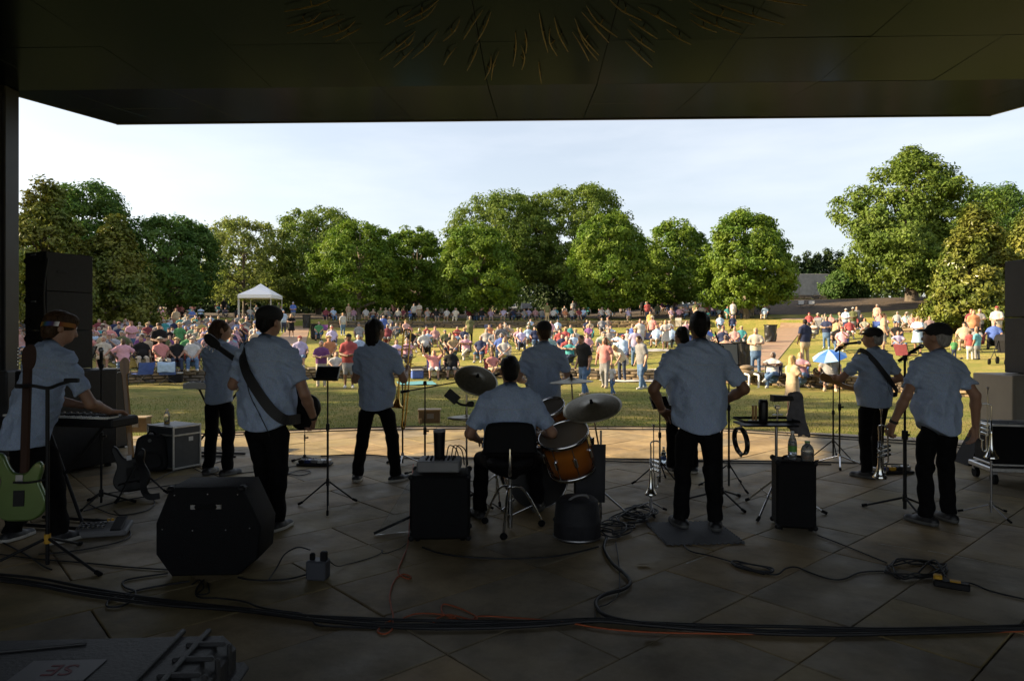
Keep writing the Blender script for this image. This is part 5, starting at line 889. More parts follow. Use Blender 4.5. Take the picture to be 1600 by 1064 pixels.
bdh = mat('bass_drum_head', (.015, .015, .016), .35); bd = drum('bass_drum', 'bass drum lying on its side in front of the drummer', Vector((.20, 6.55, .30)), (.22, -1, .0), .28, .42, SUNB, bdh); [MB().cyl((e * .2, -.2, .12), (e * .35, -.29, .2), .009, n=6).build('spur', CHR, bd) for e in (-1, 1)]
def cymbal(name, label, base, top, r, tilt, H=None, tripodL=.28, extra=False):
    b = Vector(base); t = Vector(top); o = thing(name, label, 'cymbal stand', (b.x, b.y, 0)); v = t - Vector((b.x, b.y, 0)); hz = min(.62, v.z * .6); tripod(o, .24, tripodL, .009, CHR, a0=random.random() * 2); MB().cyl((0, 0, .05), (0, 0, hz), .012, n=8).build('lower_tube', CHR, o); MB().cyl((0, 0, hz), (v.x, v.y, v.z - .02), .008, n=8).build('upper_tube', CHR, o); MB().cyl((0, 0, hz - .03), (0, 0, hz + .03), .02, n=8).build('clamp', CHR, o)
    n = Vector(tilt).normalized(); q = n.to_track_quat('Z', 'Y').to_matrix(); c = obj('cymbal', (lambda m_: m_.mesh('cymbal', CYM))(MB().lathe([(.006, .028), (.03, .027), (.055, .012), (r * .5, .002), (r * .9, -.014), (r, -.019), (r * .9, -.0165), (r * .5, -.001), (.05, .009), (.006, .024)], n=40)), o, v); c.rotation_euler = n.to_track_quat('Z', 'Y').to_euler(); MB().cyl((0, 0, .02), (0, 0, .06), .016, .012, 10).build('felt', RUB, c); return o
cymbal('cymbal_stand', 'crash cymbal left of the drummer, tilted to show its face', (-.15, 6.75, 0), P(745, 592, 6.6), .215, (.25, -.62, .8)); cymbal('cymbal_stand', 'ride cymbal on the right, the nearest and largest cymbal', (.78, 6.1, 0), P(925, 634, 5.95), .26, (-.22, -.40, 1)); cymbal('cymbal_stand', 'flat crash cymbal seen edge-on behind the ride cymbal', (.62, 6.75, 0), P(893, 594, 6.65), .215, (-.05, -.02, 1))
hh = thing('hi_hat', 'hi-hat cymbals on their stand left of the drummer', 'hi-hat', (P(729, 653, 6.3).x, 6.3, 0)); tripod(hh, .20, .24, .008, CHR); zc = P(729, 653, 6.3).z; MB().cyl((0, 0, .03), (0, 0, zc + .22), .009, n=8).build('rod', CHR, hh)
for e in (1, -1): MB().lathe([(.008, .012 * e + .014 * e), (.03, .026 * e), (.05, .018 * e), (.12, .012 * e), (.178, .003 * e), (.12, .009 * e)], (0, 0, zc), (0, 0, 1), 32).build('cymbal', CYM, hh)
MB().box((0, -.12, .03), (.09, .26, .02), .006).build('pedal', CHR, hh); MB().cyl((0, 0, zc + .03), (0, 0, zc + .07), .012, n=8).build('clutch', CHR, hh)
ph = thing('phone_holder', 'black phone holder clamped above the hi-hat', 'phone holder', (P(722, 640, 6.28).x, 6.28, zc + .10)); MB().box((-.09, 0, .10), (.13, .015, .09), .005, Matrix.Rotation(rad(40), 3, 'Y')).build('cradle', BLK, ph); MB().tube([(-.06, 0, .06), (-.02, 0, .03), (.04, 0, .02), (.10, .0, .03)], .011, 8).build('arm', BLK, ph); MB().box((.08, 0, .03), (.06, .05, .05), .01).build('clamp', BLK, ph)
th = thing('drum_throne', 'black padded drum throne with rounded backrest', 'drum throne', G(797, 828)); MB().lathe([(.001, .54), (.15, .535), (.19, .55), (.20, .585), (.185, .615), (.12, .625), (.001, .62)], n=30).build('seat', TOLEX, th); slab(MB(), spl2([(-.20, .66), (.20, .66), (.215, .72), (.20, .87), (.14, .925), (-.14, .925), (-.20, .87), (-.215, .72)], 3), .055, .025, T3((0, -.235, 0))).build('backrest', TOLEX, th); MB().tube([(0, -.06, .50), (0, -.20, .50), (0, -.255, .56), (0, -.25, .72)], .016, 8).build('backrest_bracket', CHR, th); MB().cyl((0, 0, .09), (0, 0, .54), .017, n=10).build('post', CHR, th); MB().cyl((0, 0, .02), (0, 0, .25), .024, n=10).build('sleeve', CHR, th)
for k in range(3): a = -1.75 + k * 2.094; d = Vector((math.cos(a), math.sin(a), 0)); lg = MB().tube([Vector((0, 0, .36)), d * .12 + Vector((0, 0, .33)), d * .28 + Vector((0, 0, .06))], .011, 8).build('leg', CHR, th); MB().ell(d * .285 + Vector((0, 0, .03)), (.032, .032, .03), 10, 6).build('rubber_foot', RUB, lg); MB().cyl(d * .2 + Vector((0, 0, .19)), (0, 0, .12), .007, n=6).build('brace', CHR, th)
for i, (lb, a, b) in enumerate((('drumstick in the left hand of the drummer', (-.23, .40, .74), (.10, .62, .80)), ('drumstick in the right hand of the drummer', (.27, .44, .78), (.05, .72, .84)))): A_ = G(797, 828) + Vector(a); B_ = Vector(b) - Vector(a); o = MB().cyl((0, 0, 0), B_, .0075, .005, 8).build('drumstick', WOODM, None, A_); tag(o, lb, 'drumstick')
sk = thing('stick_bag', 'black stick bag with pockets hanging beside the drums', 'stick bag', P(922, 750, 5.9)); sk.location.z = .18; slab(MB(), [(-.13, 0), (.13, 0), (.14, .50), (-.14, .50)], .07, .02, T3((0, 0, 0))).build('bag', MATS['nylon_black'], sk); q_ = MB(); [q_.cyl((-.09 + i * .03, .03, .25), (-.10 + i * .034, .05, .56), .0075, n=6) for i in range(5)]; q_.build('stick', BLK, sk); MB().box((-.06, -.005, .26), (.05, .006, .1), .001).build('pocket_label', GRY, sk); MB().cyl((.1, .05, -.15), (.1, .05, .62), .01, n=8).build('hanger', CHR, sk)
bg_ = thing('drum_bag', 'round black zipped drum bag on the floor behind the kit', 'bag', G(905, 850) + Vector((0, .17, 0)), rad(6)); MB().lathe([(.001, 0), (.17, 0), (.19, .02), (.188, .13), (.196, .145), (.184, .16), (.17, .30), (.14, .325), (.001, .33)], n=28).build('bag', MATS['nylon_black'], bg_); MB().lathe([(.193, .012), (.197, .02), (.193, .028)], n=28).build('zip', STL, bg_); MB().tube([(-.08, -.08, .325), (-.03, -.1, .36), (.05, -.08, .36), (.08, -.05, .325)], .011, 6).build('handle', GRY, bg_)
# --- percussion table on its chrome stand
pt_ = thing('percussion_table', 'black percussion tray on a chrome tripod stand', 'percussion table', G(1213, 800)); zt = 1.65 - (663 - 520) / 168.0
tripod(pt_, .30, .42, .010, CHR, a0=-2.3); [MB().cyl((0, 0, .10), Vector((math.cos(-2.3 + k * 2.094), math.sin(-2.3 + k * 2.094), 0)) * .22 + Vector((0, 0, .17)), .006, n=6).build('brace', CHR, pt_) for k in range(3)]
MB().cyl((0, 0, .04), (0, 0, zt), .013, n=10).build('pole', STL, pt_); tr = MB(); tr.box((-.10, 0, zt + .012), (.50, .32, .015), .006); tr.build('tray', BLK, pt_); q_ = MB(); q_.tube([(-.34, -.15, zt + .05), (.15, -.15, zt + .05), (.15, .16, zt + .05), (-.34, .16, zt + .05), (-.34, -.15, zt + .05)], .012, 6, spline=False); q_.build('rail', RUB, pt_)
tm = thing('travel_mug', 'tall black cup on the percussion tray', 'mug', G(1213, 800) + Vector((-.12, 0, zt + .02))); MB().lathe([(.001, 0), (.036, 0), (.041, .02), (.044, .19), (.04, .2), (.001, .2)], n=20).build('cup', BLKG, tm); MB().lathe([(.04, .2), (.036, .215), (.001, .217)], n=20).build('lid', BLK, tm)
wb = thing('wood_block', 'wooden claves standing on the percussion tray', 'claves', G(1213, 800) + Vector((-.19, .03, zt + .02))); [MB().cyl((x, 0, 0), (x, 0, .16), .011, n=8).build('stick', WOODM, wb) for x in (-.013, .013)]; MB().box((0, 0, .012), (.1, .06, .02), .005).build('base_block', WHITE, wb)
cl = thing('chrome_clamp', 'chrome percussion clamp rising from the tray', 'clamp', G(1213, 800) + Vector((.03, .05, zt + .02))); MB().cyl((0, 0, 0), (0, 0, .16), .010, n=8).build('rod', CHR, cl); MB().box((0, 0, .14), (.05, .03, .035), .006).build('jaw', CHR, cl); MB().cyl((-.05, 0, .07), (.05, 0, .07), .008, n=8).build('wing_bolt', CHR, cl)
cb = thing('cowbell', 'black cowbell mounted above the percussion tray', 'cowbell', G(1213, 800) + Vector((.11, .05, zt + .245))); q_ = MB(); q_.add([(-.13, -.05, -.03), (-.13, .05, -.03), (-.13, .05, .03), (-.13, -.05, .03), (.07, -.035, -.02), (.07, .035, -.02), (.07, .035, .02), (.07, -.035, .02)], [(4, 5, 6, 7), (0, 1, 5, 4), (1, 2, 6, 5), (2, 3, 7, 6), (3, 0, 4, 7), (0, 3, 2, 1)]); q_.build('bell', BLK, cb); MB().cyl((.03, 0, -.23), (.03, 0, 0), .007, n=6).build('rod', CHR, cb)
jk = thing('jacket', 'grey jacket hanging from the cowbell arm', 'jacket', G(1213, 800) + Vector((.185, .04, zt + .275)));
s_ = SDF(); s_.cone((-.04, 0, 0), (.05, 0, -.01), .035, .03, .03, 'a'); s_.cone((.0, 0, -.02), (-.03, .0, -.32), .045, .055, .03, 'a', (1, 1.6, 1), True); s_.cone((.05, 0, -.02), (.075, -.02, -.38), .036, .045, .02, 'a', (1, 1.4, 1), True); s_.cone((.02, .02, -.05), (.03, .02, -.34), .05, .055, .02, 'a', (1, 1.4, 1), True); fj = folds(4, .012); V_, Q_ = s_.mesh(.008, fj); obj('cloth', npmesh('cloth', V_, Q_, mat('grey_fleece', (.11, .105, .115), .9, nscale=20, namt=.2, bscale=90, bstr=.3), True), jk)
tamb = thing('tambourine', 'black tambourine hanging from the percussion tray', 'tambourine', G(1213, 800) + Vector((-.36, -.1, zt - .13)), rot=(0, 0, rad(8))); MB().lathe([(.118, -.022), (.128, -.022), (.128, .022), (.118, .022), (.118, -.022)], (0, 0, 0), (1, 0, .1), 30).build('frame', BLK, tamb); q_ = MB(); [q_.cyl((-.006, .123 * math.sin(k * .785), .123 * math.cos(k * .785)), (.006, .123 * math.sin(k * .785), .123 * math.cos(k * .785)), .022, n=8) for k in range(8)]; q_.build('jingle', STL, tamb)
b3 = thing('bottle', 'clear water bottle with green label on the amplifier', 'bottle', G(1253, 832) + Vector((-.02, .14, .577))); bottle_parts(b3, .037, .24, mat('water', (.9, .95, .97), .05, trans=.9), .65, WHITE, mat('green_label', (.10, .28, .05), .5))
b4 = thing('bottle', 'squat bottle with green cap on the amplifier edge', 'bottle', G(1253, 832) + Vector((.085, .09, .577))); bottle_parts(b4, .052, .165, mat('amber_drink', (.35, .13, .04), .1, trans=.4), .45, MATS['green_label'])
b5 = thing('bottle', 'blue-labelled water bottle on the floor by the stage cables', 'bottle', G(1037, 727)); bottle_parts(b5, .035, .23, MATS['water'], .7, WHITE, mat('blue_label', (.04, .12, .40), .5))
# foam mat with toothed edges
mt = []; n_ = 13; s0 = .61
for side in range(4):
    for k in range(n_ * 2):
        t = k / (n_ * 2); o_ = .014 if k % 2 else -.004; mt += [[(t * s0, -o_), ((t + 1 / (n_ * 2)) * s0, -o_)], [(s0 + o_, t * s0), (s0 + o_, (t + 1 / (n_ * 2)) * s0)], [(s0 - t * s0, s0 + o_), (s0 - (t + 1 / (n_ * 2)) * s0, s0 + o_)], [(-o_, s0 - t * s0), (-o_, s0 - (t + 1 / (n_ * 2)) * s0)]][side]
fm_ = mat('grey_foam', (.085, .088, .095), .8, bscale=160, bstr=.5); o = MB(); k_ = len(mt); o.add([(x - .305, y - .305, .012) for x, y in mt] + [(x - .305, y - .305, .0045) for x, y in mt], [tuple(range(k_))] + [(i, (i + 1) % k_, k_ + (i + 1) % k_, k_ + i) for i in range(k_)]); tag(o.build('foam_mat', fm_, None, G(1083, 833), rad(4)), 'grey foam floor mat with toothed edges under the stocky band member', 'mat')
for s_ in (m7,): s_.location.z = .012
# road case trolley at right
rc = thing('road_case', 'black road case with metal edges on a wheeled dolly, right edge', 'road case', G(1585, 757) + Vector((.12, .16, 0)), rad(-10)); MB().box((0, 0, .43), (.62, .42, .44), .012).build('case', TOLEX, rc); q_ = MB()
for zz in (.215, .645):
    for e in (-1, 1): MB().box((0, e * .212, zz), (.64, .016, .022), .003).build('edge_trim', ALU, rc); MB().box((e * .312, 0, zz), (.016, .43, .022), .003).build('edge_trim', ALU, rc)
MB().box((0, 0, .165), (.72, .50, .05), .008).build('dolly', ALU, rc)
for sx in (-1, 1):
    for sy in (-1, 1): w_ = MB().cyl((sx * .3 - .02, sy * .2, .06), (sx * .3 + .02, sy * .2, .06), .058, n=16).build('wheel', RUB, rc); MB().box((sx * .3, sy * .2, .115), (.06, .05, .05), .006).build('caster_fork', STL, w_)
MB().tube([(-.1, -.1, .655), (0, -.12, .67), (.1, -.05, .665), (.05, .05, .66)], .006, 6).build('strap', GRY, rc)
wm = thing('stage_monitor', 'black wedge monitor leaning left of the road case', 'stage monitor', G(1535, 728), rad(-5)); MB().prism([(-.17, 0), (.16, 0), (.16, .42), (.06, .44)], .34).build('cabinet', TOLEX, wm); MB().box((-.02, .17, .235), (.012, .3, .40), .004, Matrix.Rotation(rad(27), 3, 'Y')).build('grille', GRILL, wm)
# big ribbed transport case in the lower left corner, with its printed label
rb = thing('transport_case', 'big black ribbed transport case in the lower left corner', 'transport case', Vector((-1.29, 2.60, 0)), rad(3)); tc_ = mat('ribbed_plastic', (.032, .032, .033), .55, nscale=3, namt=.25, bscale=60, bstr=.15); zt_ = .45
MB().box((-.45, -.35, zt_ / 2), (1.30, 1.0, zt_), .05).build('shell', tc_, rb); MB().box((-.45, -.35, zt_ - .16), (1.36, 1.06, .05), .02).build('rim', tc_, rb)
for x in (-.92, -.86, -.02, .08): MB().box((x, -.35, zt_ + .006), (.022, .98, .02), .005).build('rib', tc_, rb)
for yy in (.02, -.10, -.22, -.34): MB().box((.115, yy, zt_ + .004), (.15, .022, .018), .006).build('corner_rib', tc_, rb); MB().box((.203, yy, zt_ - .055), (.018, .022, .12), .006).build('corner_rib', tc_, rb)
MB().tube([(-.86, -.05, zt_ + .004), (-.35, .05, zt_ + .004)], .005, 6).build('scratch_guard', tc_, rb)
lab = MB().box((-.33, -.16, zt_ + .003), (.26, .15, .004), .0005).build('printed_label', mat('label_card', (.10, .10, .105), .5, nscale=3, namt=.15), rb)
tcv = bpy.data.curves.new('label_text', 'FONT'); tcv.body = 'SE'; tcv.size = .11; tcv.align_x = 'CENTER'; tcv.extrude = .0006; tco = bpy.data.objects.new('lettering', tcv); COL.objects.link(tco); dg = bpy.context.evaluated_depsgraph_get(); dg.update(); tme = bpy.data.meshes.new_from_object(tco.evaluated_get(dg)); bpy.data.objects.remove(tco)
tme.materials.clear(); tme.materials.append(mat('red_print', (.12, .03, .036), .6)); lo_ = obj('lettering', tme, lab, (-.50, -.335, zt_ + .0062)); lo_.rotation_euler = (0, 0, rad(180)); lo_.location = (-.32, -.125, zt_ + .0062)
# ------------------------------------------------------------------ cables on the floor
CB = mat('black_cable', (.010, .010, .011), .55); OR = mat('orange_cable', (.36, .075, .018), .55)
def cable(label, pts, r=.006, m=CB, z=None, wob=0):
    rr = random.Random(len(label)); q = [G(p[0] + rr.uniform(-wob, wob), p[1] + rr.uniform(-wob, wob) * .4) + Vector((0, 0, r + .004 + (p[2] if len(p) > 2 else 0))) for p in pts]; c = q[0].copy(); o = MB().tube([p - c for p in q], r, 6, 6).build('cable', m, None, c); return tag(o, label, 'cable')
MAIN = [(-30, 902), (60, 912), (130, 925), (250, 942), (380, 955), (480, 968), (560, 974), (640, 978), (740, 978), (840, 976), (930, 971), (1000, 977), (1100, 984), (1250, 988), (1400, 988), (1640, 983)]
for i, (lb, dy, r) in enumerate((('thick black cable of the foreground bundle, nearest the camera', 5, .011), ('black cable in the middle of the foreground bundle', 1, .009), ('black cable at the back of the foreground bundle', -3, .010), ('thin black cable lying along the foreground bundle', -1, .006))): cable(lb, [(x, y + dy + 2.5 * math.sin(x * .011 + i * 2)) for x, y in MAIN], r)
cable('orange extension cord running down from the combo amplifier to the bundle', [(646, 772, .3), (642, 800, .2), (638, 845, 0), (630, 872), (622, 895), (636, 906), (642, 903), (630, 899), (617, 908), (609, 930), (611, 950), (614, 968), (600, 978), (590, 988), (600, 993), (612, 986), (614, 974), (608, 969)], .0055, OR)
cable('orange extension cord tangled in loops on the black bundle', [(622, 972), (650, 961), (690, 962), (712, 966), (690, 972), (676, 973), (700, 962), (735, 970), (745, 966), (720, 953), (693, 946), (692, 960), (715, 970), (737, 972), (748, 965), (800, 967), (880, 974), (935, 983), (1000, 989), (1100, 992), (1300, 993), (1640, 988)], .005, OR)
cable('grey loop of cable in front of the big bass cabinet', [(262, 898), (212, 905), (192, 911), (196, 920), (211, 926), (208, 938), (190, 949), (168, 950), (170, 940), (190, 932), (230, 921), (296, 910)], .0065)
cable('cable from under the big bass cabinet to the foreground bundle', [(318, 908), (307, 922), (310, 935), (344, 937), (380, 942), (406, 951), (440, 957), (470, 961), (488, 972), (505, 980), (600, 984)], .006)
cable('short cables bunched under the big bass cabinet', [(300, 915), (312, 908), (318, 920), (308, 930), (326, 928), (324, 912)], .005)
cable('power cable from the bass cabinet to the grey outlet box', [(372, 904), (390, 908), (419, 909), (450, 907), (478, 900)], .007)
cable('arched plug lead beside the grey outlet box', [(419, 909, 0), (432, 896, .03), (445, 890, .10), (465, 893, .16), (484, 900, .17)], .005)
cable('thin adapter lead from the outlet box to the combo amplifier', [(508, 903, .14), (525, 892, .03), (545, 882), (575, 874), (594, 866), (597, 860), (600, 866), (625, 858), (636, 850)], .003)
cable('long black cable curving behind the drum throne', [(660, 857), (690, 867), (740, 873), (800, 875), (860, 872), (905, 864), (935, 856)], .007)
cable('thick snaking hose from the drums to the foreground bundle', [(948, 842), (944, 860), (956, 882), (974, 898), (985, 913), (974, 924), (946, 932), (932, 942), (934, 955), (950, 967), (990, 976), (1040, 981)], .012)
cable('thin cable beside the snaking hose', [(962, 848), (966, 872), (968, 900), (966, 930), (950, 945), (932, 952), (930, 966)], .004)
cable('cable from the foam mat towards the coiled lead', [(1068, 853), (1080, 863), (1110, 870), (1145, 880), (1170, 889), (1198, 898), (1215, 899), (1228, 890), (1245, 888), (1270, 898), (1300, 907), (1320, 906), (1345, 896), (1385, 894)], .0055)
cable('small bundled coil of cable on the floor right of the foam mat', [(1143, 880), (1160, 889), (1200, 897), (1207, 890), (1175, 884), (1148, 878), (1146, 884), (1180, 893), (1205, 895), (1195, 888), (1160, 882), (1150, 887), (1195, 899)], .0065)
cable('cable from the upright amplifier to the coiled lead', [(1278, 838), (1300, 846), (1340, 862), (1386, 881)], .005)
coil = []
for k in range(60): t = k * .55; rr = 1 + .1 * math.sin(k * 1.7); coil.append((1430 + 42 * rr * math.cos(t) + 6 * math.sin(k), 894 + 13 * rr * math.sin(t) + math.cos(k * 2.3) * 2, .004 * (k % 9)))
cable('large coil of black cable beside the power strip', coil, .0055)
cable('cable leaving the power strip to the right', [(1502, 912), (1520, 914), (1550, 926), (1600, 938), (1650, 948)], .006)
cable('cable looping from the coil into the power strip', [(1436, 896, 0), (1450, 892, .05), (1462, 893, .07), (1472, 903, .05), (1478, 910, .03)], .0055)
ps = thing('power_strip', 'black power strip with a yellow end beside the coil of cable', 'power strip', G(1487, 919), rad(-32)); MB().box((0, 0, .025), (.20, .065, .045), .008).build('body', BLK, ps); MB().box((-.075, .015, .055), (.05, .05, .035), .008).build('yellow_plug', YEL, ps); MB().box((.02, 0, .05), (.06, .045, .008), .002).build('label_band', YEL, ps)
EDGE = [(268, 681), (400, 676), (520, 671), (640, 668), (800, 668), (1000, 668), (1100, 670), (1200, 676), (1340, 685), (1440, 692), (1560, 703)]
cable('black cable along the kerb at the front of the stage', EDGE, .012, wob=1); cable('second black cable lying beside the kerb cable', [(x, y + 3) for x, y in EDGE], .008, wob=2)
cable('black cable across the back of the stage from trombone player to guitarist', [(500, 714), (570, 712), (640, 717), (720, 718), (830, 717), (960, 718), (1060, 720), (1130, 722), (1210, 722), (1320, 724), (1420, 728)], .009, wob=1)
cable('second cable across the back of the stage behind the stocky band member', [(930, 721), (1000, 723), (1080, 722), (1150, 725), (1215, 726), (1300, 727)], .008, wob=1)
LC = [('cable under the left keyboard stand running back', [(60, 868), (120, 862), (180, 850), (203, 838), (190, 820), (150, 812)]), ('cable loop between leaning bass and the floor unit', [(140, 790), (180, 806), (225, 800), (242, 788), (230, 778), (180, 786), (130, 800)]), ('cable from the leaning bass towards the flight case', [(170, 772), (210, 764), (245, 750), (275, 736), (320, 728), (350, 720)]), ('cable crossing behind the headband player', [(0, 868), (60, 875), (120, 880), (200, 888), (262, 892)]), ('thin cable along the left floor joint', [(0, 848), (40, 868), (66, 886), (80, 892)]), ('cable from flight case to the brown haired band member', [(300, 732), (330, 742), (400, 738), (470, 728)]), ('yellowish cable coil behind the bass player', [(448, 742), (470, 736), (485, 738), (470, 744), (450, 742), (440, 747), (400, 750), (330, 752), (260, 760), (200, 770)])]
for lb, p_ in LC: cable(lb, p_, .006, wob=1)
pile = []
rp_ = random.Random(12)
for lb, cx, cy in (('heap of black cable between the drums and foam mat', 985, 816), ('second heap of black cable beside the drum bag', 958, 832), ('loose cable coil behind the trumpet stand', 1000, 806)):
    q = [(cx + 34 * math.cos(t * 1.13) * rp_.uniform(.4, 1) + 8 * math.sin(t * 3), cy + 12 * math.sin(t * 1.13) * rp_.uniform(.4, 1), rp_.uniform(0, .05)) for t in range(30)]; cable(lb, q, .006)
for lb, px, py, c in (('curled brown dead leaf near the cable bundle', 1018, 1000, (.16, .07, .03)), ('pale dead leaf on the floor left of the foam mat', 1005, 884, (.32, .2, .1))):
    o = MB().add([(-.05, 0, .01), (-.02, .022, .004), (.03, .018, .004), (.06, 0, .014), (.03, -.018, .018), (-.02, -.02, .02)], [(0, 1, 2, 3), (0, 3, 4, 5)]).build('dead_leaf', mat('dry_leaf_%d' % px, c, .8), None, G(px, py, .0) + Vector((0, 0, .002))); tag(o, lb, 'leaf')
# ------------------------------------------------------------------ the audience
REG = ['skin', 'shirt', 'pants', 'shoe', 'hair', 'hat']
SL = [((-.1, .02, .42), (-.15, .42, .42), (-.16, .50, .09), 8), ((.1, .02, .42), (.15, .42, .42), (.16, .47, .09), -8)]
SX = [((-.1, .02, .42), (-.06, .44, .47), (.14, .64, .30), -20), ((.1, .02, .42), (.12, .42, .42), (.10, .48, .09), -8)]
ST = [((-.09, 0, .9), (-.11, .02, .5), (-.12, -.02, .09), 10), ((.09, 0, .9), (.11, .02, .5), (.12, -.02, .09), -10)]
SW = [((-.09, 0, .9), (-.11, .10, .51), (-.11, .12, .10), 4), ((.09, 0, .9), (.11, .02, .5), (.12, -.22, .11), -4)]
lap = [((-.27, .02, .72), (-.10, .26, .55)), ((.27, .02, .72), (.10, .26, .55))]
arm = [((-.31, -.04, .68), (-.31, .24, .60)), ((.31, -.04, .68), (.31, .24, .60))]
fold = [((-.28, .06, .76), (.08, .18, .76)), ((.28, .06, .76), (-.08, .19, .74))]
up1 = [((-.28, .04, .74), (-.08, .18, .96)), ((.27, .02, .72), (.10, .26, .55))]
up2 = [((-.36, .06, 1.02), (-.22, .16, 1.30)), ((.40, .0, 1.04), (.46, .02, 1.36))]
dnA = [((-.27, -.02, 1.12), (-.28, .08, .86)), ((.27, -.02, 1.12), (.28, .08, .86))]
hip = [((-.40, -.06, 1.16), (-.22, .04, 1.0)), ((.40, -.06, 1.16), (.22, .04, 1.0))]
frt = [((-.27, .06, 1.12), (-.06, .26, 1.10)), ((.27, .06, 1.12), (.06, .27, 1.08))]
pnt = [((-.32, .10, 1.30), (-.50, .30, 1.34)), ((.27, -.02, 1.12), (.28, .08, .86))]
sd = dict(shift=(0, 0, -.51), lean=-.26, hem=.92)
TP = {
 'sit_short': dict(sd, g=1.1, belly=.4, arms=lap, legs=SL, barelegs=1, hairk='short'), 'sit_cap': dict(sd, g=1.12, belly=.5, arms=arm, legs=SL, barelegs=1, hairk='short', hat='cap'), 'sit_straw': dict(sd, g=1.02, arms=lap, legs=SL, hairk='bob', hat='straw'),
 'sit_bob': dict(sd, g=1.02, arms=fold, legs=SX, hairk='bob', H=1.7), 'sit_long': dict(sd, g=.95, arms=lap, legs=SX, barelegs=1, hairk='long', H=1.7), 'sit_man': dict(sd, g=1.15, belly=.6, arms=arm, legs=SL, hairk='short', longsleeve=0), 'sit_drink': dict(sd, g=1.05, arms=up1, legs=SX, barelegs=1, hairk='bob', hat='cap'), 'sit_raise': dict(sd, g=1.0, arms=up2, legs=SL, barelegs=1, hairk='long', H=1.7),
 'stand_man': dict(g=1.08, belly=.3, arms=dnA, legs=ST, hairk='short'), 'stand_cap': dict(g=1.1, belly=.4, arms=frt, legs=ST, barelegs=1, hairk='short', hat='cap'), 'stand_bob': dict(g=1.0, arms=frt, legs=ST, hairk='bob', H=1.68), 'stand_long': dict(g=.92, arms=dnA, legs=SW, hairk='long', H=1.68), 'stand_straw': dict(g=.98, arms=dnA, legs=ST, hairk='bob', hat='straw', H=1.68),
 'stand_hips': dict(g=1.12, arms=hip, legs=ST, hairk='short', H=1.66), 'stand_point': dict(g=1.08, arms=pnt, legs=ST, barelegs=1, hairk='short'), 'walk_man': dict(g=1.02, lean=.1, head=(0, -.35, 0), arms=dnA, legs=SW, hairk='short'), 'stand_dress': dict(g=.92, arms=frt, legs=ST, barelegs=1, hairk='long', dress=1, H=1.66), 'bend': dict(g=1.0, lean=.9, arms=[((-.22, .45, .98), (-.15, .62, .72)), ((.22, .45, .98), (.15, .62, .72))], legs=ST, hairk='bob', H=1.68),
 'sit_ground': dict(shift=(0, 0, -.80), lean=-.12, hem=.92, g=1.0, arms=[((-.28, .10, .45), (-.10, .32, .32)), ((.28, .10, .45), (.10, .32, .32))], legs=[((-.1, .02, .12), (-.26, .40, .24), (.05, .50, .09), -40), ((.1, .02, .12), (.26, .38, .24), (-.02, .60, .09), 40)], barelegs=1, hairk='long', H=1.7)}
TM = {}
def template(k):
    if k in TM: return TM[k]
    p = TP[k]; want = {'skin', 'shirt', 'pants', 'shoe', 'hair'} | ({'hat'} if p.get('hat') else set()); s = SDF(); 
    for q in build_fig(p, want, fine=False).p: s.p.append(q)
    lo = p.get('hem', .86) + p.get('shift', (0, 0, 0))[2]
    V, Q = s.mesh(.021); c = V[Q].mean(1); r = s.region(c, REG)
    if not p.get('dress') and k != 'bend': r[(r == 1) & (c[:, 2] < lo - .02) & (np.abs(c[:, 1]) < .3)] = 2
    me = npmesh('person_' + k, V, Q, [SKIN['fair']] * 6, True, r); TM[k] = me; return me
CLOTH = {}
def cloth(n, c):
    m = mat('cloth_' + n.replace(' ', '_'), c, .85, nscale=9, namt=.13, spec=.15, bscale=25, bstr=.25); CLOTH[n] = m; q = m.node_tree.nodes; l = m.node_tree.links; b = q['Principled BSDF']; src = b.inputs['Base Color'].links[0].from_socket
    oi = q.new('ShaderNodeObjectInfo'); t = q.new('ShaderNodeTexCoord'); v = q.new('ShaderNodeTexVoronoi'); v.inputs['Scale'].default_value = 16; l.new(t.outputs['Object'], v.inputs['Vector']); cr = q.new('ShaderNodeValToRGB'); cr.color_ramp.elements[0].position = .25; cr.color_ramp.elements[1].position = .42; l.new(v.outputs['Distance'], cr.inputs['Fac'])
    gt = q.new('ShaderNodeAttribute'); gt.attribute_type = 'OBJECT'; gt.attribute_name = 'printed_cloth'; mu = q.new('ShaderNodeMath'); mu.operation = 'MULTIPLY'; l.new(gt.outputs['Fac'], mu.inputs[0]); l.new(cr.outputs['Color'], mu.inputs[1]); m2 = q.new('ShaderNodeMath'); m2.operation = 'MULTIPLY'; m2.inputs[1].default_value = .45; l.new(mu.outputs[0], m2.inputs[0])
    mx = q.new('ShaderNodeMix'); mx.data_type = 'RGBA'; l.new(m2.outputs[0], mx.inputs['Factor']); l.new(src, mx.inputs['A']); lum = sum(c) / 3; mx.inputs['B'].default_value = (.45, .44, .42, 1) if lum < .3 else (.12, .12, .2, 1)
    hs = q.new('ShaderNodeHueSaturation'); vr = q.new('ShaderNodeMapRange'); vr.inputs['To Min'].default_value = .75; vr.inputs['To Max'].default_value = 1.08; l.new(oi.outputs['Random'], vr.inputs['Value']); l.new(vr.outputs[0], hs.inputs['Value']); hs.inputs['Saturation'].default_value = .85; l.new(mx.outputs['Result'], hs.inputs['Color']); l.new(hs.outputs[0], b.inputs['Base Color']); return m
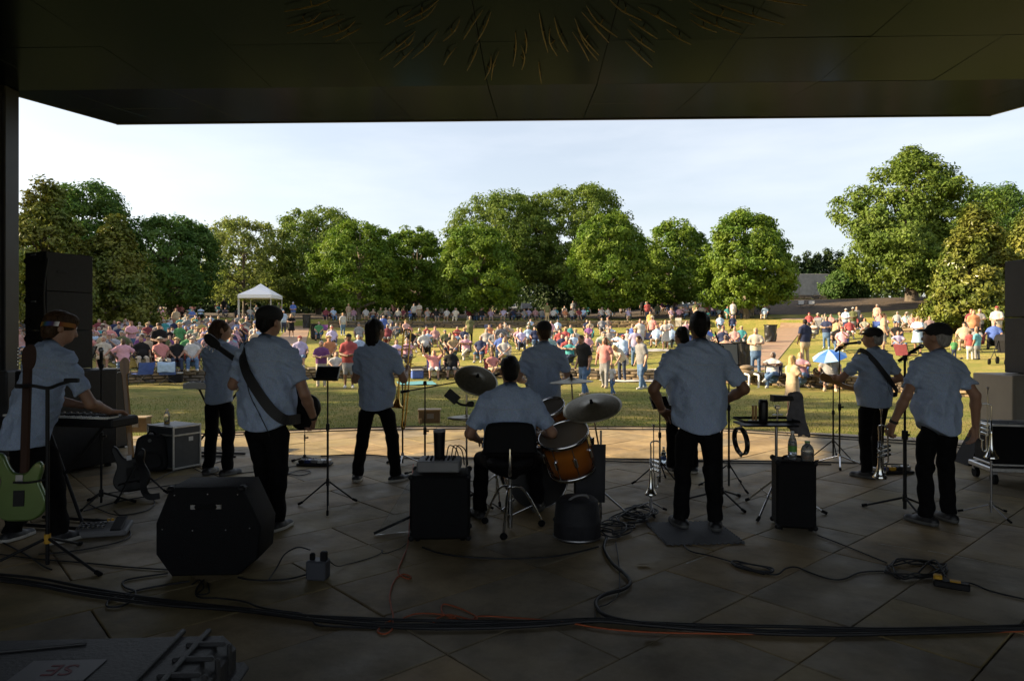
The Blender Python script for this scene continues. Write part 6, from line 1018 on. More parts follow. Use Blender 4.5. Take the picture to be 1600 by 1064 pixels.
for n_, c_ in (('white', (.47, .46, .44)), ('red', (.34, .03, .03)), ('navy', (.02, .03, .085)), ('royal blue', (.03, .10, .42)), ('pale blue', (.32, .46, .64)), ('teal', (.02, .25, .26)), ('pink', (.58, .27, .34)), ('coral', (.55, .17, .15)), ('purple', (.18, .05, .21)), ('black', (.014, .014, .015)), ('grey', (.22, .22, .23)), ('tan', (.43, .32, .20)), ('olive', (.12, .13, .05)), ('green', (.05, .24, .07)), ('yellow', (.50, .36, .07)), ('orange', (.46, .15, .04)), ('maroon', (.17, .02, .03)), ('lavender', (.46, .39, .62)), ('cream', (.48, .43, .34)), ('turquoise', (.08, .32, .37))): cloth(n_, c_)
PANT = {'blue jeans': mat('denim', (.07, .13, .24), .85, nscale=12, namt=.25), 'dark jeans': mat('dark_denim', (.02, .03, .06), .85, nscale=12, namt=.25), 'khaki shorts': CLOTH['tan'], 'black trousers': CLOTH['black'], 'white shorts': CLOTH['white'], 'grey shorts': CLOTH['grey'], 'navy shorts': CLOTH['navy'], 'cream trousers': CLOTH['cream'], 'denim shorts': MATS['denim']}
HATM = {'straw hat': mat('straw_weave', (.52, .38, .19), .85, bscale=120, bstr=.4), 'white cap': CLOTH['white'], 'dark cap': CLOTH['black'], 'red cap': CLOTH['red'], 'blue cap': CLOTH['navy'], 'white sunhat': CLOTH['cream']}
USED = set(); rq = random.Random(21); PLACED = []
def person(k, loc, rz, shirt=None, pants=None, hair=None, hat=None, skin=None, zone='', label=None, sc=1.0, group='audience on the lawn', verb=None):
    p = TP[k]; bare = p.get('barelegs')
    for _ in range(400):
        sh = shirt or rq.choice(list(CLOTH) + ['white', 'navy', 'grey', 'black', 'pale blue', 'white', 'navy', 'grey', 'black', 'tan', 'pale blue', 'white', 'olive', 'navy', 'maroon', 'grey', 'cream']); pa = pants or rq.choice([q for q in PANT if ('shorts' in q) == bool(bare)]); ha = hair or rq.choice(['brown', 'grey', 'blonde', 'white', 'black', 'auburn'] if p['hairk'] in ('short', 'bob') else ['brown', 'blonde', 'black', 'auburn'])
        ht = (hat or rq.choice(['straw hat', 'straw hat', 'white sunhat'] if p['hat'] == 'straw' else ['white cap', 'dark cap', 'red cap', 'blue cap'])) if p.get('hat') else None; hd = ht or ha + ' hair'
        if label or (sh, pa, hd) not in USED: break
    USED.add((sh, pa, hd)); o = obj('person', template(k), None, loc, rz); sc *= .95 * rq.uniform(.96, 1.05); o.scale = (sc, sc, sc); v = verb or ('seated' if k.startswith('sit') else 'standing')
    lb = label or 'person in %s %s and %s, %s, %s %s' % (sh, 'dress' if p.get('dress') else 'shirt', pa, hd, v, zone); tag(o, lb, 'person', group)
    sk = SKIN[skin or rq.choice(['fair'] * 6 + ['tan'] * 3 + ['brown', 'dark'])]; mm = [sk, CLOTH[sh], PANT[pa], rq.choice([CLOTH['white'], CLOTH['black'], CLOTH['tan']]), HAIR[ha], HATM[ht] if ht else sk]
    for i, m in enumerate(mm): s = o.material_slots[i]; s.link = 'OBJECT'; s.material = m
    o['printed_cloth'] = 1.0 if (not label and not shirt and rq.random() < .4) else 0.0; PLACED.append((loc[0], loc[1])); o['who'] = '%s, %s, %s' % (sh + (' dress' if p.get('dress') else ' shirt'), hd, pa); return o
# folding camp chairs
FRM = mat('chair_frame', (.05, .05, .052), .4, .6)
def chair_parts():
    sag = lambda x, y: -.03 * (1 - (x / .25) ** 2) * (1 - ((y - .02) / .25) ** 2)
    gx = np.linspace(-.26, .26, 7); gy = np.linspace(-.23, .27, 6); V = [(x, y, .44 + sag(x, y) + .02 * (y > .2)) for y in gy for x in gx]; Q = [(j * 7 + i, j * 7 + i + 1, (j + 1) * 7 + i + 1, (j + 1) * 7 + i) for j in range(5) for i in range(6)]
    def thick(V, Q, d): n = len(V); W = [Vector(v) + Vector(d) for v in V]; return MB().add(list(V) + W, Q + [tuple(i + n for i in q[::-1]) for q in Q], True)
    seat = thick(V, Q, (0, 0, -.012)); gz = np.linspace(.42, .92, 6); V = [(x * (1 + .04 * (z > .8)), -.22 - .28 * (z - .42) - .03 * (1 - (x / .27) ** 2), z + .02 * (abs(x) > .2) * (z > .9)) for z in gz for x in gx]; back = thick(V, Q, (0, -.012, 0))
    legs = [MB().cyl((-.27, .24, .02), (.27, -.20, .46), .011, n=6), MB().cyl((.27, .24, .02), (-.27, -.20, .46), .011, n=6), MB().cyl((-.27, -.26, .02), (.27, .27, .46), .011, n=6), MB().cyl((.27, -.26, .02), (-.27, .27, .46), .011, n=6)]
    posts = [MB().tube([(e * .27, -.20, .44), (e * .275, -.25, .60), (e * .28, -.36, .93)], .011, 6, 3) for e in (-1, 1)] ; arms = [MB().box((e * .31, .02, .64), (.075, .46, .018), .006) for e in (-1, 1)]; ap = [MB().cyl((e * .28, .25, .45), (e * .30, .22, .64), .010, n=6) for e in (-1, 1)]
    return seat, back, legs, posts, arms, ap
_s, _b, _l, _p, _a, _ap = chair_parts(); fabs = ['navy', 'royal blue', 'black', 'green', 'maroon', 'grey', 'red', 'teal']
CHM = {'seat': _s.mesh('seat', CLOTH['navy']), 'backrest': _b.mesh('backrest', CLOTH['navy']), 'leg': [q.mesh('leg', FRM) for q in _l], 'post': [q.mesh('post', FRM) for q in _p], 'armrest': [q.mesh('armrest', BLK) for q in _a], 'armpost': [q.mesh('armpost', FRM) for q in _ap]}
far_ = MB(); [far_.add(q.v, q.f) for q in [_s, _b]]; nf = len(far_.f); [far_.add(q.v, q.f) for q in _l + _p + _a + _ap]; CHF = far_.mesh('folding_chair', [CLOTH['navy'], FRM]); CHF.polygons.foreach_set('material_index', [0 if i < nf else 1 for i in range(len(far_.f))])
def chair(loc, rz, fab, label, near, group='folding chairs on the lawn'):
    if not near:
        o = tag(obj('folding_chair', CHF, None, loc, rz), label, 'chair', group); o.scale = (1, 1, .84); o.material_slots[0].link = 'OBJECT'; o.material_slots[0].material = CLOTH[fab]; return o
    t = thing('folding_chair', label, 'chair', loc, rz, group); t.scale = (1, 1, .84)
    for k in ('seat', 'backrest'): o = obj(k, CHM[k], t); o.material_slots[0].link = 'OBJECT'; o.material_slots[0].material = CLOTH[fab]
    for k, nm in (('leg', 'leg'), ('post', 'back_post'), ('armrest', 'armrest'), ('armpost', 'arm_post')):
        for me in CHM[k]: obj(nm, me, t)
    return t
def face(loc, jit=.25): return math.atan2(-(-loc[0] * 1.0), (0 - loc[1]) * 1.0) * 0 + math.atan2(loc[0], -loc[1]) * 1.0 + math.pi * 0 + rq.uniform(-jit, jit)
def look(loc, jit=.25):        # rotation that turns a +y facing figure to the stage
    d = Vector((rq.uniform(-1.5, 1.5), 6.0)) - Vector((loc[0], loc[1])); return math.atan2(-d.x, d.y) + rq.uniform(-jit, jit)
def sit(k, loc, rz=None, fab=None, **kw):
    rz = look(loc) if rz is None else rz; o = person(k, loc, rz, **kw); f = fab or rq.choice(fabs); chair(loc, rz, f, '%s folding chair of the person in %s' % (f, o['who']), loc[1] < 46); return o
N_ = [  # people one can pick out, placed one by one: kind, x, y of the feet, settings
 ('stand_hips', 192, 602, dict(shirt='pink', pants='blue jeans', hair='black', skin='dark', label='woman in pink T-shirt and jeans, hands on hips, on the front lawn')),
 ('stand_bob', 205, 556, dict(shirt='pink', pants='blue jeans', hair='auburn', label='person in pale pink top and jeans standing among the seated left crowd')),
 ('stand_bob', 502, 604, dict(shirt='purple', pants='cream trousers', hair='grey', label='person in purple sweater standing on the front lawn near the tablet stand')),
 ('stand_cap', 545, 606, dict(shirt='red', pants='grey shorts', hair='black', hat='dark cap', skin='brown', label='person in red shirt and grey shorts standing left of the trombone player')),
 ('walk_man', 913, 617, dict(shirt='black', pants='blue jeans', hair='brown', label='man in black T-shirt and jeans walking across the front lawn', rz=2.2)),
 ('stand_long', 945, 606, dict(shirt='coral', pants='grey shorts', hair='auburn', label='person in coral tank top and patterned trousers beside the walking man', rz=2.6)),
 ('stand_long', 957, 617, dict(shirt='white', pants='denim shorts', hair='blonde', label='small blonde child in white shirt and denim shorts on the front lawn', sc=.56, rz=2.0)),
 ('bend', 972, 594, dict(shirt='cream', pants='dark jeans', hair='blonde', label='person in cream patterned top bending over at the front wall', rz=2.4)),
 ('walk_man', 1003, 608, dict(shirt='grey', pants='blue jeans', hair='brown', label='dancing person in grey T-shirt and jeans right of the bending one', rz=2.0, sc=.96)),
 ('stand_straw', 993, 572, dict(shirt='lavender', pants='blue jeans', hair='brown', hat='straw hat', label='person in straw hat, pink-lilac top and jeans behind the bending one')),
 ('stand_dress', 1040, 547, dict(shirt='white', hair='blonde', label='person in white dress with raised hands left of the stocky band member')),
 ('stand_bob', 1181, 583, dict(shirt='cream', pants='blue jeans', hair='blonde', label='woman in pale blouse and jeans standing at the end of the front wall')),
 ('stand_man', 1258, 566, dict(shirt='navy', pants='khaki shorts', hair='black', label='man in navy T-shirt standing on the brick path, back to the stage', rz=.2)),
 ('stand_dress', 1238, 652, dict(shirt='tan', hair='blonde', sc=.86, label='woman with long blonde hair and beige coat on the front lawn', rz=-1.3)),
 ('stand_point', 1381, 549, dict(shirt='tan', pants='grey shorts', hair='brown', label='man in tan T-shirt and grey shorts pointing right', rz=-1.9)),
 ('stand_dress', 1434, 553, dict(shirt='pale blue', hair='blonde', label='woman in pale blue dress standing behind the round-capped player', rz=2.0)),
 ('stand_man', 1516, 562, dict(shirt='red', pants='white shorts', hair='brown', sc=.66, label='child in red shirt and white shorts on the right lawn', rz=-.4)),
 ('stand_man', 1527, 562, dict(shirt='turquoise', pants='grey shorts', hair='brown', sc=.68, label='child in turquoise shirt beside the child in red', rz=.3)),
 ('stand_man', 1491, 560, dict(shirt='green', pants='navy shorts', hair='brown', sc=.45, label='toddler in green shirt on the right lawn')),
 ('stand_long', 1518, 530, dict(shirt='maroon', pants='dark jeans', hair='auburn', label='person in maroon top standing at the right-hand low wall')),
 ('stand_bob', 1531, 530, dict(shirt='grey', pants='black trousers', hair='grey', label='person in grey sweater beside the one in maroon at the low wall')),
 ('stand_cap', 1558, 533, dict(shirt='white', pants='khaki shorts', hair='brown', hat='red cap', label='man in white T-shirt and red cap near the right edge')),
 ('stand_cap', 1322, 521, dict(shirt='pale blue', pants='navy shorts', hair='grey', hat='white cap', label='left of the couple standing on the far right lawn, pale blue shirt')),
 ('stand_cap', 1333, 521, dict(shirt='olive', pants='grey shorts', hair='grey', hat='white cap', label='right of the couple standing on the far right lawn, olive shirt')),
 ('stand_long', 641, 533, dict(shirt='coral', pants='blue jeans', hair='black', sc=.62, label='child in coral shirt running on the sunny lawn')),
 ('stand_dress', 455, 527, dict(shirt='black', hair='blonde', label='blonde woman in short black dress walking on the left path')),
 ('stand_man', 443, 520, dict(shirt='pale blue', pants='dark jeans', hair='grey', label='man in pale patterned shirt beside the woman in black dress')),
 ('stand_cap', 458, 503, dict(shirt='royal blue', pants='grey shorts', hair='brown', hat='white cap', label='person in blue shirt at the top of the left path')),
 ('stand_man', 1016, 520, dict(shirt='yellow', pants='black trousers', hair='black', label='person in yellow shirt standing at the far wall')),
 ('stand_man', 619, 492, dict(shirt='black', pants='black trousers', hair='grey', label='person in dark clothes standing on the far wall under the maples', )),
 ('stand_man', 855, 508, dict(shirt='olive', pants='khaki shorts', hair='black', label='person in olive shirt standing at the far wall near the cars')),
 ('stand_bob', 300, 512, dict(shirt='royal blue', pants='khaki shorts', hair='grey', label='person in blue shirt standing in the middle of the left crowd'))]
for k, x, y, kw in N_:
    kw = dict(kw); rz = kw.pop('rz', None); loc = GT(x, y); person(k, loc, look(loc, .2) if rz is None else rz, **kw)
S_ = [('sit_raise', 678, 593, 'coral', 'white shorts', 'blonde', None, 'royal blue'), ('sit_cap', 705, 590, 'black', 'grey shorts', 'brown', 'dark cap', 'navy'), ('sit_long', 770, 588, 'coral', 'khaki shorts', 'brown', None, 'maroon'), ('sit_bob', 637, 572, 'pink', 'dark jeans', 'grey', None, 'navy'), ('sit_man', 663, 556, 'white', 'black trousers', 'black', None, 'maroon'), ('sit_short', 750, 566, 'navy', 'denim shorts', 'white', None, 'red'), ('sit_short', 702, 558, 'black', 'navy shorts', 'brown', None, 'black'), ('sit_bob', 728, 562, 'pink', 'cream trousers', 'white', None, 'black'), ('sit_short', 810, 545, 'pink', 'khaki shorts', 'white', None, 'green'), ('sit_long', 778, 540, 'black', 'denim shorts', 'brown', None, 'red'), ('sit_cap', 826, 541, 'pale blue', 'grey shorts', 'grey', 'white cap', 'navy'), ('sit_man', 783, 565, 'royal blue', 'blue jeans', 'white', None, 'red'), ('sit_long', 525, 594, 'white', 'khaki shorts', 'auburn', None, 'grey'), ('sit_bob', 620, 580, 'lavender', 'dark jeans', 'brown', None, 'navy'), ('sit_straw', 899, 549, 'white', 'blue jeans', 'grey', 'straw hat', 'black'), ('sit_cap', 875, 551, 'red', 'navy shorts', 'brown', 'dark cap', 'black'), ('sit_bob', 890, 572, 'teal', 'dark jeans', 'brown', None, 'black'), ('sit_bob', 1207, 586, 'white', 'blue jeans', 'grey', None, 'navy'), ('sit_bob', 1251, 586, 'pink', 'blue jeans', 'blonde', None, 'royal blue'), ('sit_cap', 1297, 587, 'grey', 'khaki shorts', 'brown', 'blue cap', 'black'), ('sit_cap', 1328, 529, 'red', 'white shorts', 'grey', 'white cap', 'green'), ('sit_bob', 1270, 532, 'cream', 'white shorts' if 0 else 'cream trousers', 'blonde', None, 'grey'), ('sit_short', 1401, 541, 'black', 'grey shorts', 'black', None, 'royal blue'), ('sit_cap', 1507, 547, 'tan', 'khaki shorts', 'grey', 'dark cap', 'olive' if 0 else 'green'), ('sit_man', 1553, 545, 'royal blue', 'black trousers', 'black', None, 'teal'),
 ('sit_straw', 252, 585, 'coral', 'cream trousers', 'brown', 'white sunhat', 'black'), ('sit_straw', 276, 580, 'black', 'dark jeans', 'brown', 'straw hat', 'maroon'), ('sit_straw', 300, 580, 'white', 'blue jeans', 'white', 'white sunhat', 'red'), ('sit_cap', 231, 572, 'tan', 'khaki shorts', 'brown', 'dark cap', 'black'), ('sit_short', 161, 576, 'cream', 'khaki shorts', 'grey', None, 'grey'), ('sit_straw', 256, 566, 'olive', 'khaki shorts' if 0 else 'cream trousers', 'black', 'straw hat', 'navy'), ('sit_bob', 298, 558, 'black', 'dark jeans', 'grey', None, 'navy'), ('sit_long', 314, 556, 'tan', 'denim shorts', 'brown', None, 'navy'), ('sit_bob', 329, 560, 'white', 'cream trousers', 'blonde', None, 'maroon'), ('sit_man', 172, 548, 'coral', 'blue jeans', 'brown', None, 'black'), ('sit_bob', 155, 545, 'teal', 'dark jeans', 'grey', None, 'black'), ('sit_short', 1070, 556, 'royal blue', 'navy shorts', 'brown', None, 'navy'), ('sit_man', 1104, 548, 'royal blue', 'blue jeans', 'grey', None, 'royal blue'), ('sit_bob', 1092, 540, 'pale blue', 'grey shorts' if 0 else 'blue jeans', 'brown', None, 'black'), ('sit_man', 1130, 553, 'navy', 'black trousers', 'brown', None, 'black')]
ZN = lambda x, y: ('above the front wall' if 455 < x < 1160 and y > 545 else 'left of the left path' if x < 470 else 'on the sunny middle lawn' if x < 1165 and y > 512 else 'along the far wall' if x < 1060 else 'on the dark hillside' if y < 512 else 'right of the brick path')
for k, x, y, sh, pa, ha, ht, fb in S_: sit(k, GT(x, y), None, fb, shirt=sh, pants=pa, hair=ha, hat=ht, zone=ZN(x, y))
SITK = ['sit_short', 'sit_cap', 'sit_straw', 'sit_bob', 'sit_long', 'sit_man', 'sit_drink', 'sit_cap', 'sit_short']
def fill(n, xr, yr, dmin, stand=.06, ground=.03, pw=1.0):
    c = 0
    for _ in range(n * 40):
        if c >= n: break
        x = rq.uniform(*xr); y = yr[0] + (yr[1] - yr[0]) * rq.random() ** pw; loc = GT(x, y)
        if any((loc.x - a) ** 2 + (loc.y - b) ** 2 < dmin * dmin for a, b in PLACED): continue
        if 8.3 < loc.x < 25 and abs((loc.x - 8.3) - (loc.y - 24.9) * .471) < 1.5: continue
        if -20 < loc.x < -9 and abs((loc.x + 9.2) + (loc.y - 26.5) * .285) < 1.5: continue
        r = math.hypot(loc.x - C1.x, loc.y - C1.y)
        if abs(r - R1) < .7 or abs(r - R2) < .7: continue
        c += 1; u = rq.random()
        if u < stand: person(rq.choice(['stand_man', 'stand_cap', 'stand_bob', 'stand_long', 'stand_straw']), loc, look(loc, .6), zone=ZN(x, y))
        elif u < stand + ground: person('sit_ground', loc, look(loc, .5), zone=ZN(x, y))
        else: sit(rq.choice(SITK), loc, zone=ZN(x, y))
fill(122, (135, 470), (489, 576), .66, .03, .02, .7); fill(20, (30, 140), (500, 570), 1.0, .05)
fill(58, (495, 1160), (518, 580), .8, .03, .12, .8); fill(50, (485, 1050), (501, 510.5), .7, .05, 0); fill(8, (560, 1060), (488, 494), .9, .2, 0)
fill(16, (1060, 1200), (487, 507), 1.0, .1, .2); fill(18, (1225, 1460), (500, 516), 1.0, .1, .2); fill(12, (1270, 1565), (524, 556), 1.3, .1, .25); fill(5, (1345, 1560), (505, 520), 1.2, .2)
# the many more people who sit farther back and cannot be told apart one by one: one mass
def mass(n, spots, seed):
    rng = np.random.default_rng(seed); TC = {}
    for k in ('sit_short', 'sit_cap', 'sit_straw', 'sit_bob', 'sit_long', 'sit_man', 'stand_man'):
        s = SDF(); s.p = build_fig(TP[k], {'skin', 'shirt', 'pants', 'shoe', 'hair'} | ({'hat'} if TP[k].get('hat') else set()), fine=False).p; V, Q = s.mesh(.045); TC[k] = (V, Q, s.region(V[Q].mean(1), REG))
    cv = np.array([v.co[:] for v in CHF.vertices]) * np.array((1, 1, .84)); cq = np.array([list(p.vertices) if len(p.vertices) == 4 else list(p.vertices)[:3] + [p.vertices[2]] for p in CHF.polygons if len(p.vertices) in (3, 4)]); cm = np.array([p.material_index for p in CHF.polygons if len(p.vertices) in (3, 4)])
    MS = list(CLOTH.values()) + list(SKIN.values()) + list(HAIR.values()) + [MATS['denim'], MATS['dark_denim'], HATM['straw hat'], FRM]; ix = {m.name: i for i, m in enumerate(MS)}; dark = [CLOTH[q] for q in ('white', 'navy', 'grey', 'black', 'pale blue', 'tan', 'royal blue', 'maroon', 'red', 'pink', 'teal', 'olive', 'lavender', 'coral', 'cream')]
    VV = []; QQ = []; MM = []; off = 0; c = 0
    for _ in range(n * 30):
        if c >= n: break
        (xr, yr, w) = spots[rng.integers(len(spots))]; loc = GT(rng.uniform(*xr), rng.uniform(*yr)); r = math.hypot(loc.x - C1.x, loc.y - C1.y)
        if any((loc.x - a) ** 2 + (loc.y - b) ** 2 < w for a, b in PLACED) or abs(r - R1) < .7 or abs(r - R2) < .6 or (8.3 < loc.x < 25 and abs((loc.x - 8.3) - (loc.y - 24.9) * .471) < 1.5) or (-20 < loc.x < -9 and abs((loc.x + 9.2) + (loc.y - 26.5) * .285) < 1.5): continue
        c += 1; PLACED.append((loc.x, loc.y)); k = list(TC)[rng.integers(len(TC))] if rng.uniform() < .9 else 'sit_cap'; rz = look(loc); cs, sn = math.cos(rz), math.sin(rz); Rm = np.array(((cs, -sn, 0), (sn, cs, 0), (0, 0, 1))); sc = rng.uniform(.88, 1.0)
        ch = lambda a: a[rng.integers(len(a))]; sk = ch([SKIN['fair']] * 4 + [SKIN['tan']] * 2 + [SKIN['brown']]); mm = [sk, ch(dark), ch([MATS['denim'], MATS['dark_denim'], CLOTH['black'], CLOTH['tan'], CLOTH['grey']]), CLOTH['black'], ch(list(HAIR.values())), HATM['straw hat'] if 'straw' in k else ch(dark)]
        V, Q, Rg = TC[k]; VV.append(V * sc @ Rm.T + np.array(loc)); QQ.append(Q + off); MM.append(np.array([ix[m.name] for m in mm])[Rg]); off += len(V)
        if k.startswith('sit'): VV.append(cv @ Rm.T + np.array(loc)); QQ.append(cq + off); MM.append(np.where(cm == 0, ix[CLOTH[ch(fabs)].name], ix['chair_frame'])); off += len(cv)
    o = obj('crowd', npmesh('crowd', np.concatenate(VV), np.concatenate(QQ), MS, True, np.concatenate(MM))); tag(o, 'rest of the dense crowd sitting farther back on the lawn', 'crowd', kind='stuff')
mass(170, [((135, 470), (486, 545), .38), ((135, 470), (486, 545), .38), ((140, 440), (484, 520), .38), ((485, 1050), (500, 512), .42), ((485, 1050), (500, 512), .42), ((500, 1160), (515, 556), .8), ((1060, 1200), (484, 508), .6), ((1225, 1460), (499, 518), .8), ((560, 1060), (488, 495), .6)], 8)
# ------------------------------------------------------------------ things on the lawn
for lb, x, y, r_ in (('empty royal blue folding chair beside the woman in pink', 222, 601, .3), ('empty blue folding chair with a pale towel over its back', 262, 601, -.2)): l_ = GT(x, y); chair(l_, look(l_, 0) + math.pi + r_, 'royal blue', lb, True)
l_ = GT(262, 601); tw = thing('towel', 'pale towel draped over the back of an empty blue chair', 'towel', l_, look(l_, 0) + math.pi - .2); q_ = MB(); gx = np.linspace(-.27, .27, 8); prof = [(-.30, .52), (-.355, .67), (-.385, .795), (-.42, .80), (-.43, .67), (-.42, .46)]; q_.add([(x, y - .02, z + .012 * math.sin(14 * x + 5 * z)) for y, z in prof for x in gx], [(j * 8 + i, j * 8 + i + 1, (j + 1) * 8 + i + 1, (j + 1) * 8 + i) for j in range(5) for i in range(7)], True); q_.build('cloth', CLOTH['pale blue'], tw)
l_ = GT(1417, 571); chair(l_, look(l_, 0) + 2.6, 'maroon', 'empty maroon folding chair beside the round-capped player', True)
for lb, x, y, fb in (('empty orange folding chair in the sunny middle lawn', 632, 523, 'orange'), ('empty royal blue chair behind the pointing man', 1372, 520, 'royal blue'), ('empty teal folding chair on the far right lawn', 1309, 512, 'teal'), ('empty blue chair left of the running child', 605, 521, 'royal blue'), ('empty navy chair near the white sheet', 1012, 541, 'navy'), ('empty purple chair at the head of the left path', 505, 524, 'purple')): l_ = GT(x, y); chair(l_, look(l_, .5), fb, lb, l_.y < 46)
tent = thing('canopy_tent', 'white pop-up canopy tent behind the left crowd', 'canopy', GT(407, 508)); tw_ = 2.9; TW = mat('tent_canvas', (.78, .78, .80), .8, bscale=4, bstr=.1); z0 = 2.05
hw = tw_ / 2; MB().add([(-hw, -hw, z0 + .2), (hw, -hw, z0 + .2), (hw, hw, z0 + .2), (-hw, hw, z0 + .2), (0, 0, z0 + 1.25), (0, -hw * .45, z0 + .85), (hw * .45, 0, z0 + .85), (0, hw * .45, z0 + .85), (-hw * .45, 0, z0 + .85)], [(0, 1, 5), (1, 2, 6), (2, 3, 7), (3, 0, 8), (0, 5, 8), (1, 6, 5), (2, 7, 6), (3, 8, 7), (4, 8, 5), (4, 5, 6), (4, 6, 7), (4, 7, 8)]).build('roof', TW, tent)
for a, b in (((-hw, -hw), (hw, -hw)), ((hw, -hw), (hw, hw)), ((hw, hw), (-hw, hw)), ((-hw, hw), (-hw, -hw))): MB().add([(a[0] * 1.002, a[1] * 1.002, z0 + .2), (b[0] * 1.002, b[1] * 1.002, z0 + .2), (b[0] * 1.01, b[1] * 1.01, z0 - .1), (a[0] * 1.01, a[1] * 1.01, z0 - .1)], [(0, 1, 2, 3)]).build('valance', TW, tent)
for sx in (-1, 1):
    for sy in (-1, 1): MB().box((sx * (hw - .03), sy * (hw - .03), z0 / 2 + .05), (.05, .05, z0 + .2), .008).build('leg', WHITE, tent)
MB().add([(-hw * .98, -hw * .96, z0 + .1), (-hw * .98, -hw * .7, z0 + .1), (-hw * .98, -hw * .78, .1), (-hw * .98, -hw * .96, .1)], [(0, 1, 2, 3)]).build('side_curtain', TW, tent)
def bin_(label, x, y, h=1.0, r=.36):
    o = thing('trash_bin', label, 'trash bin', GT(x, y)); s = SDF(); s.cone((0, 0, .0), (0, 0, h), r * .86, r, .02, 'a', flat=True); V, Q = s.mesh(.05, folds(int(x), .03)); obj('bag_liner', npmesh('bag_liner', V, Q, mat('bin_bag', (.014, .014, .015), .35, bscale=9, bstr=.5), True), o); MB().lathe([(r * 1.0, h - .03), (r * 1.08, h - .02), (r * 1.08, h + .03), (r * .98, h + .03), (r * .95, h - .1)], n=20).build('rim', BLK, o)
bin_('black trash bin beside the top of the brick path', 1204, 535); bin_('dark covered bin right of the white canopy', 479, 513, 1.15, .36); bin_('dark bin at the end of the crowd row by the left path', 493, 530, 1.0, .34); bin_('black bagged bin above the end of the front wall', 1161, 574, .95, .45)
um = thing('umbrella', 'open blue umbrella over the seated man in grey', 'umbrella', GT(1297, 586)); c_ = Vector((-.12, -.25, 1.0)); n_ = 8; BL = [mat('umbrella_blue', (.03, .12, .42), .7), mat('umbrella_pale', (.25, .42, .66), .7)]
tl = Matrix.Rotation(rad(-14), 3, 'Y') @ Matrix.Rotation(rad(12), 3, 'X')
for k in range(n_):
    a0, a1 = 2 * math.pi * k / n_, 2 * math.pi * (k + 1) / n_; am = (a0 + a1) / 2; pts = [(0, 0, .30)] + [(r * math.cos(a), r * math.sin(a), z) for r, z in ((.30, .19), (.52, .04)) for a in (a0, a1)]; pts[3:3] = []
    p_ = [c_ + tl @ Vector(q) for q in pts]; MB().add(p_ + [q + Vector((0, 0, -.006)) for q in p_], [(0, 1, 2), (1, 3, 4, 2), (5, 7, 6), (6, 7, 9, 8)]).build('panel', BL[k % 2], um)
MB().cyl(c_ + tl @ Vector((0, 0, .34)), c_ + tl @ Vector((0, 0, -.45)), .010, n=6).build('shaft', WHITE, um)
for lb, x, y in (('green banner sign standing left of the couple at the right low wall', 1485, 520), ('green banner sign at the right edge by the man in red cap', 1569, 522), ('low green banner along the hill path', 1300, 514)):
    o = thing('banner_sign', lb, 'sign', GT(x, y), rad(-8)); MB().box((0, 0, .62), (1.0, .03, .85), .005).build('board', mat('banner_green', (.16, .25, .10), .6, nscale=4, namt=.2), o); MB().box((0, -.02, .68), (.8, .012, .3), .002).build('white_print', mat('banner_print', (.42, .47, .34), .6), o); [MB().cyl((e * .45, 0, -.05), (e * .45, 0, 1.1), .018, n=6).build('stake', FRM, o) for e in (-1, 1)]
def stroller(label, x, y, rz, m):
    o = thing('stroller', label, 'stroller', GT(x, y), rz); MB().add([(-.22, -.2, .45), (.22, -.2, .45), (.22, .25, .42), (-.22, .25, .42), (-.22, -.38, .95), (.22, -.38, .95)], [(0, 1, 2, 3), (0, 1, 5, 4)]).build('seat', m, o); q = MB(); [q.add([(s * .23, 0, 0) for s in (-1, 1)], []) for _ in ()]
    vs = []; [vs.extend([(-.24, -.30 + .42 * math.sin(a) , .72 + .36 * math.cos(a)), (.24, -.30 + .42 * math.sin(a), .72 + .36 * math.cos(a))]) for a in np.linspace(-.9, 1.2, 7)]; q.add(vs, [(2 * i, 2 * i + 1, 2 * i + 3, 2 * i + 2) for i in range(6)], True); q.build('hood', m, o)
    for sx in (-1, 1): MB().tube([(sx * .25, .42, .12), (sx * .24, .0, .48), (sx * .23, -.45, 1.02)], .013, 6).build('frame_tube', FRM, o); MB().cyl((sx * .25, -.32, .12), (sx * .24, .0, .48), .013, n=6).build('rear_strut', FRM, o)
    for sx in (-1, 1):
        for yy, r in ((.42, .11), (-.32, .14)): MB().cyl((sx * .25 - .02, yy, r), (sx * .25 + .02, yy, r), r, n=14).build('wheel', RUB, o)
    MB().cyl((-.23, -.45, 1.02), (.23, -.45, 1.02), .016, n=6).build('handlebar', BLK, o)
stroller('dark stroller at the right edge beside the beige cabinet', 1566, 570, 2.2, CLOTH['black']); stroller('grey hooded stroller at the top of the brick path', 1278, 520, 2.6, CLOTH['grey']); stroller('navy stroller in the sunny middle lawn', 762, 532, 3.0, CLOTH['navy']); stroller('cream hooded stroller near the far wall', 1060, 518, 2.9, CLOTH['cream'])
def blanket(label, x, y, w, d, m, rz=0):
    c = GT(x, y); o = MB(); nx = 7; g = [(i, j) for j in range(nx) for i in range(nx)]; vs = []
    for i, j in g: X = (i / 6 - .5) * w; Y = (j / 6 - .5) * d; a = Vector((X, Y)).to_3d(); a.rotate(Matrix.Rotation(rz, 3, 'Z')); vs.append((X, Y, terrain(c.x + a.x, c.y + a.y) - c.z + .035 + .012 * math.sin(i * 2.1 + j)))
    o.add(vs + [(a, b, z - .012) for a, b, z in vs], [(j * nx + i, j * nx + i + 1, (j + 1) * nx + i + 1, (j + 1) * nx + i) for j in range(6) for i in range(6)], True); return tag(o.build('blanket', m, None, c, rz), label, 'blanket')
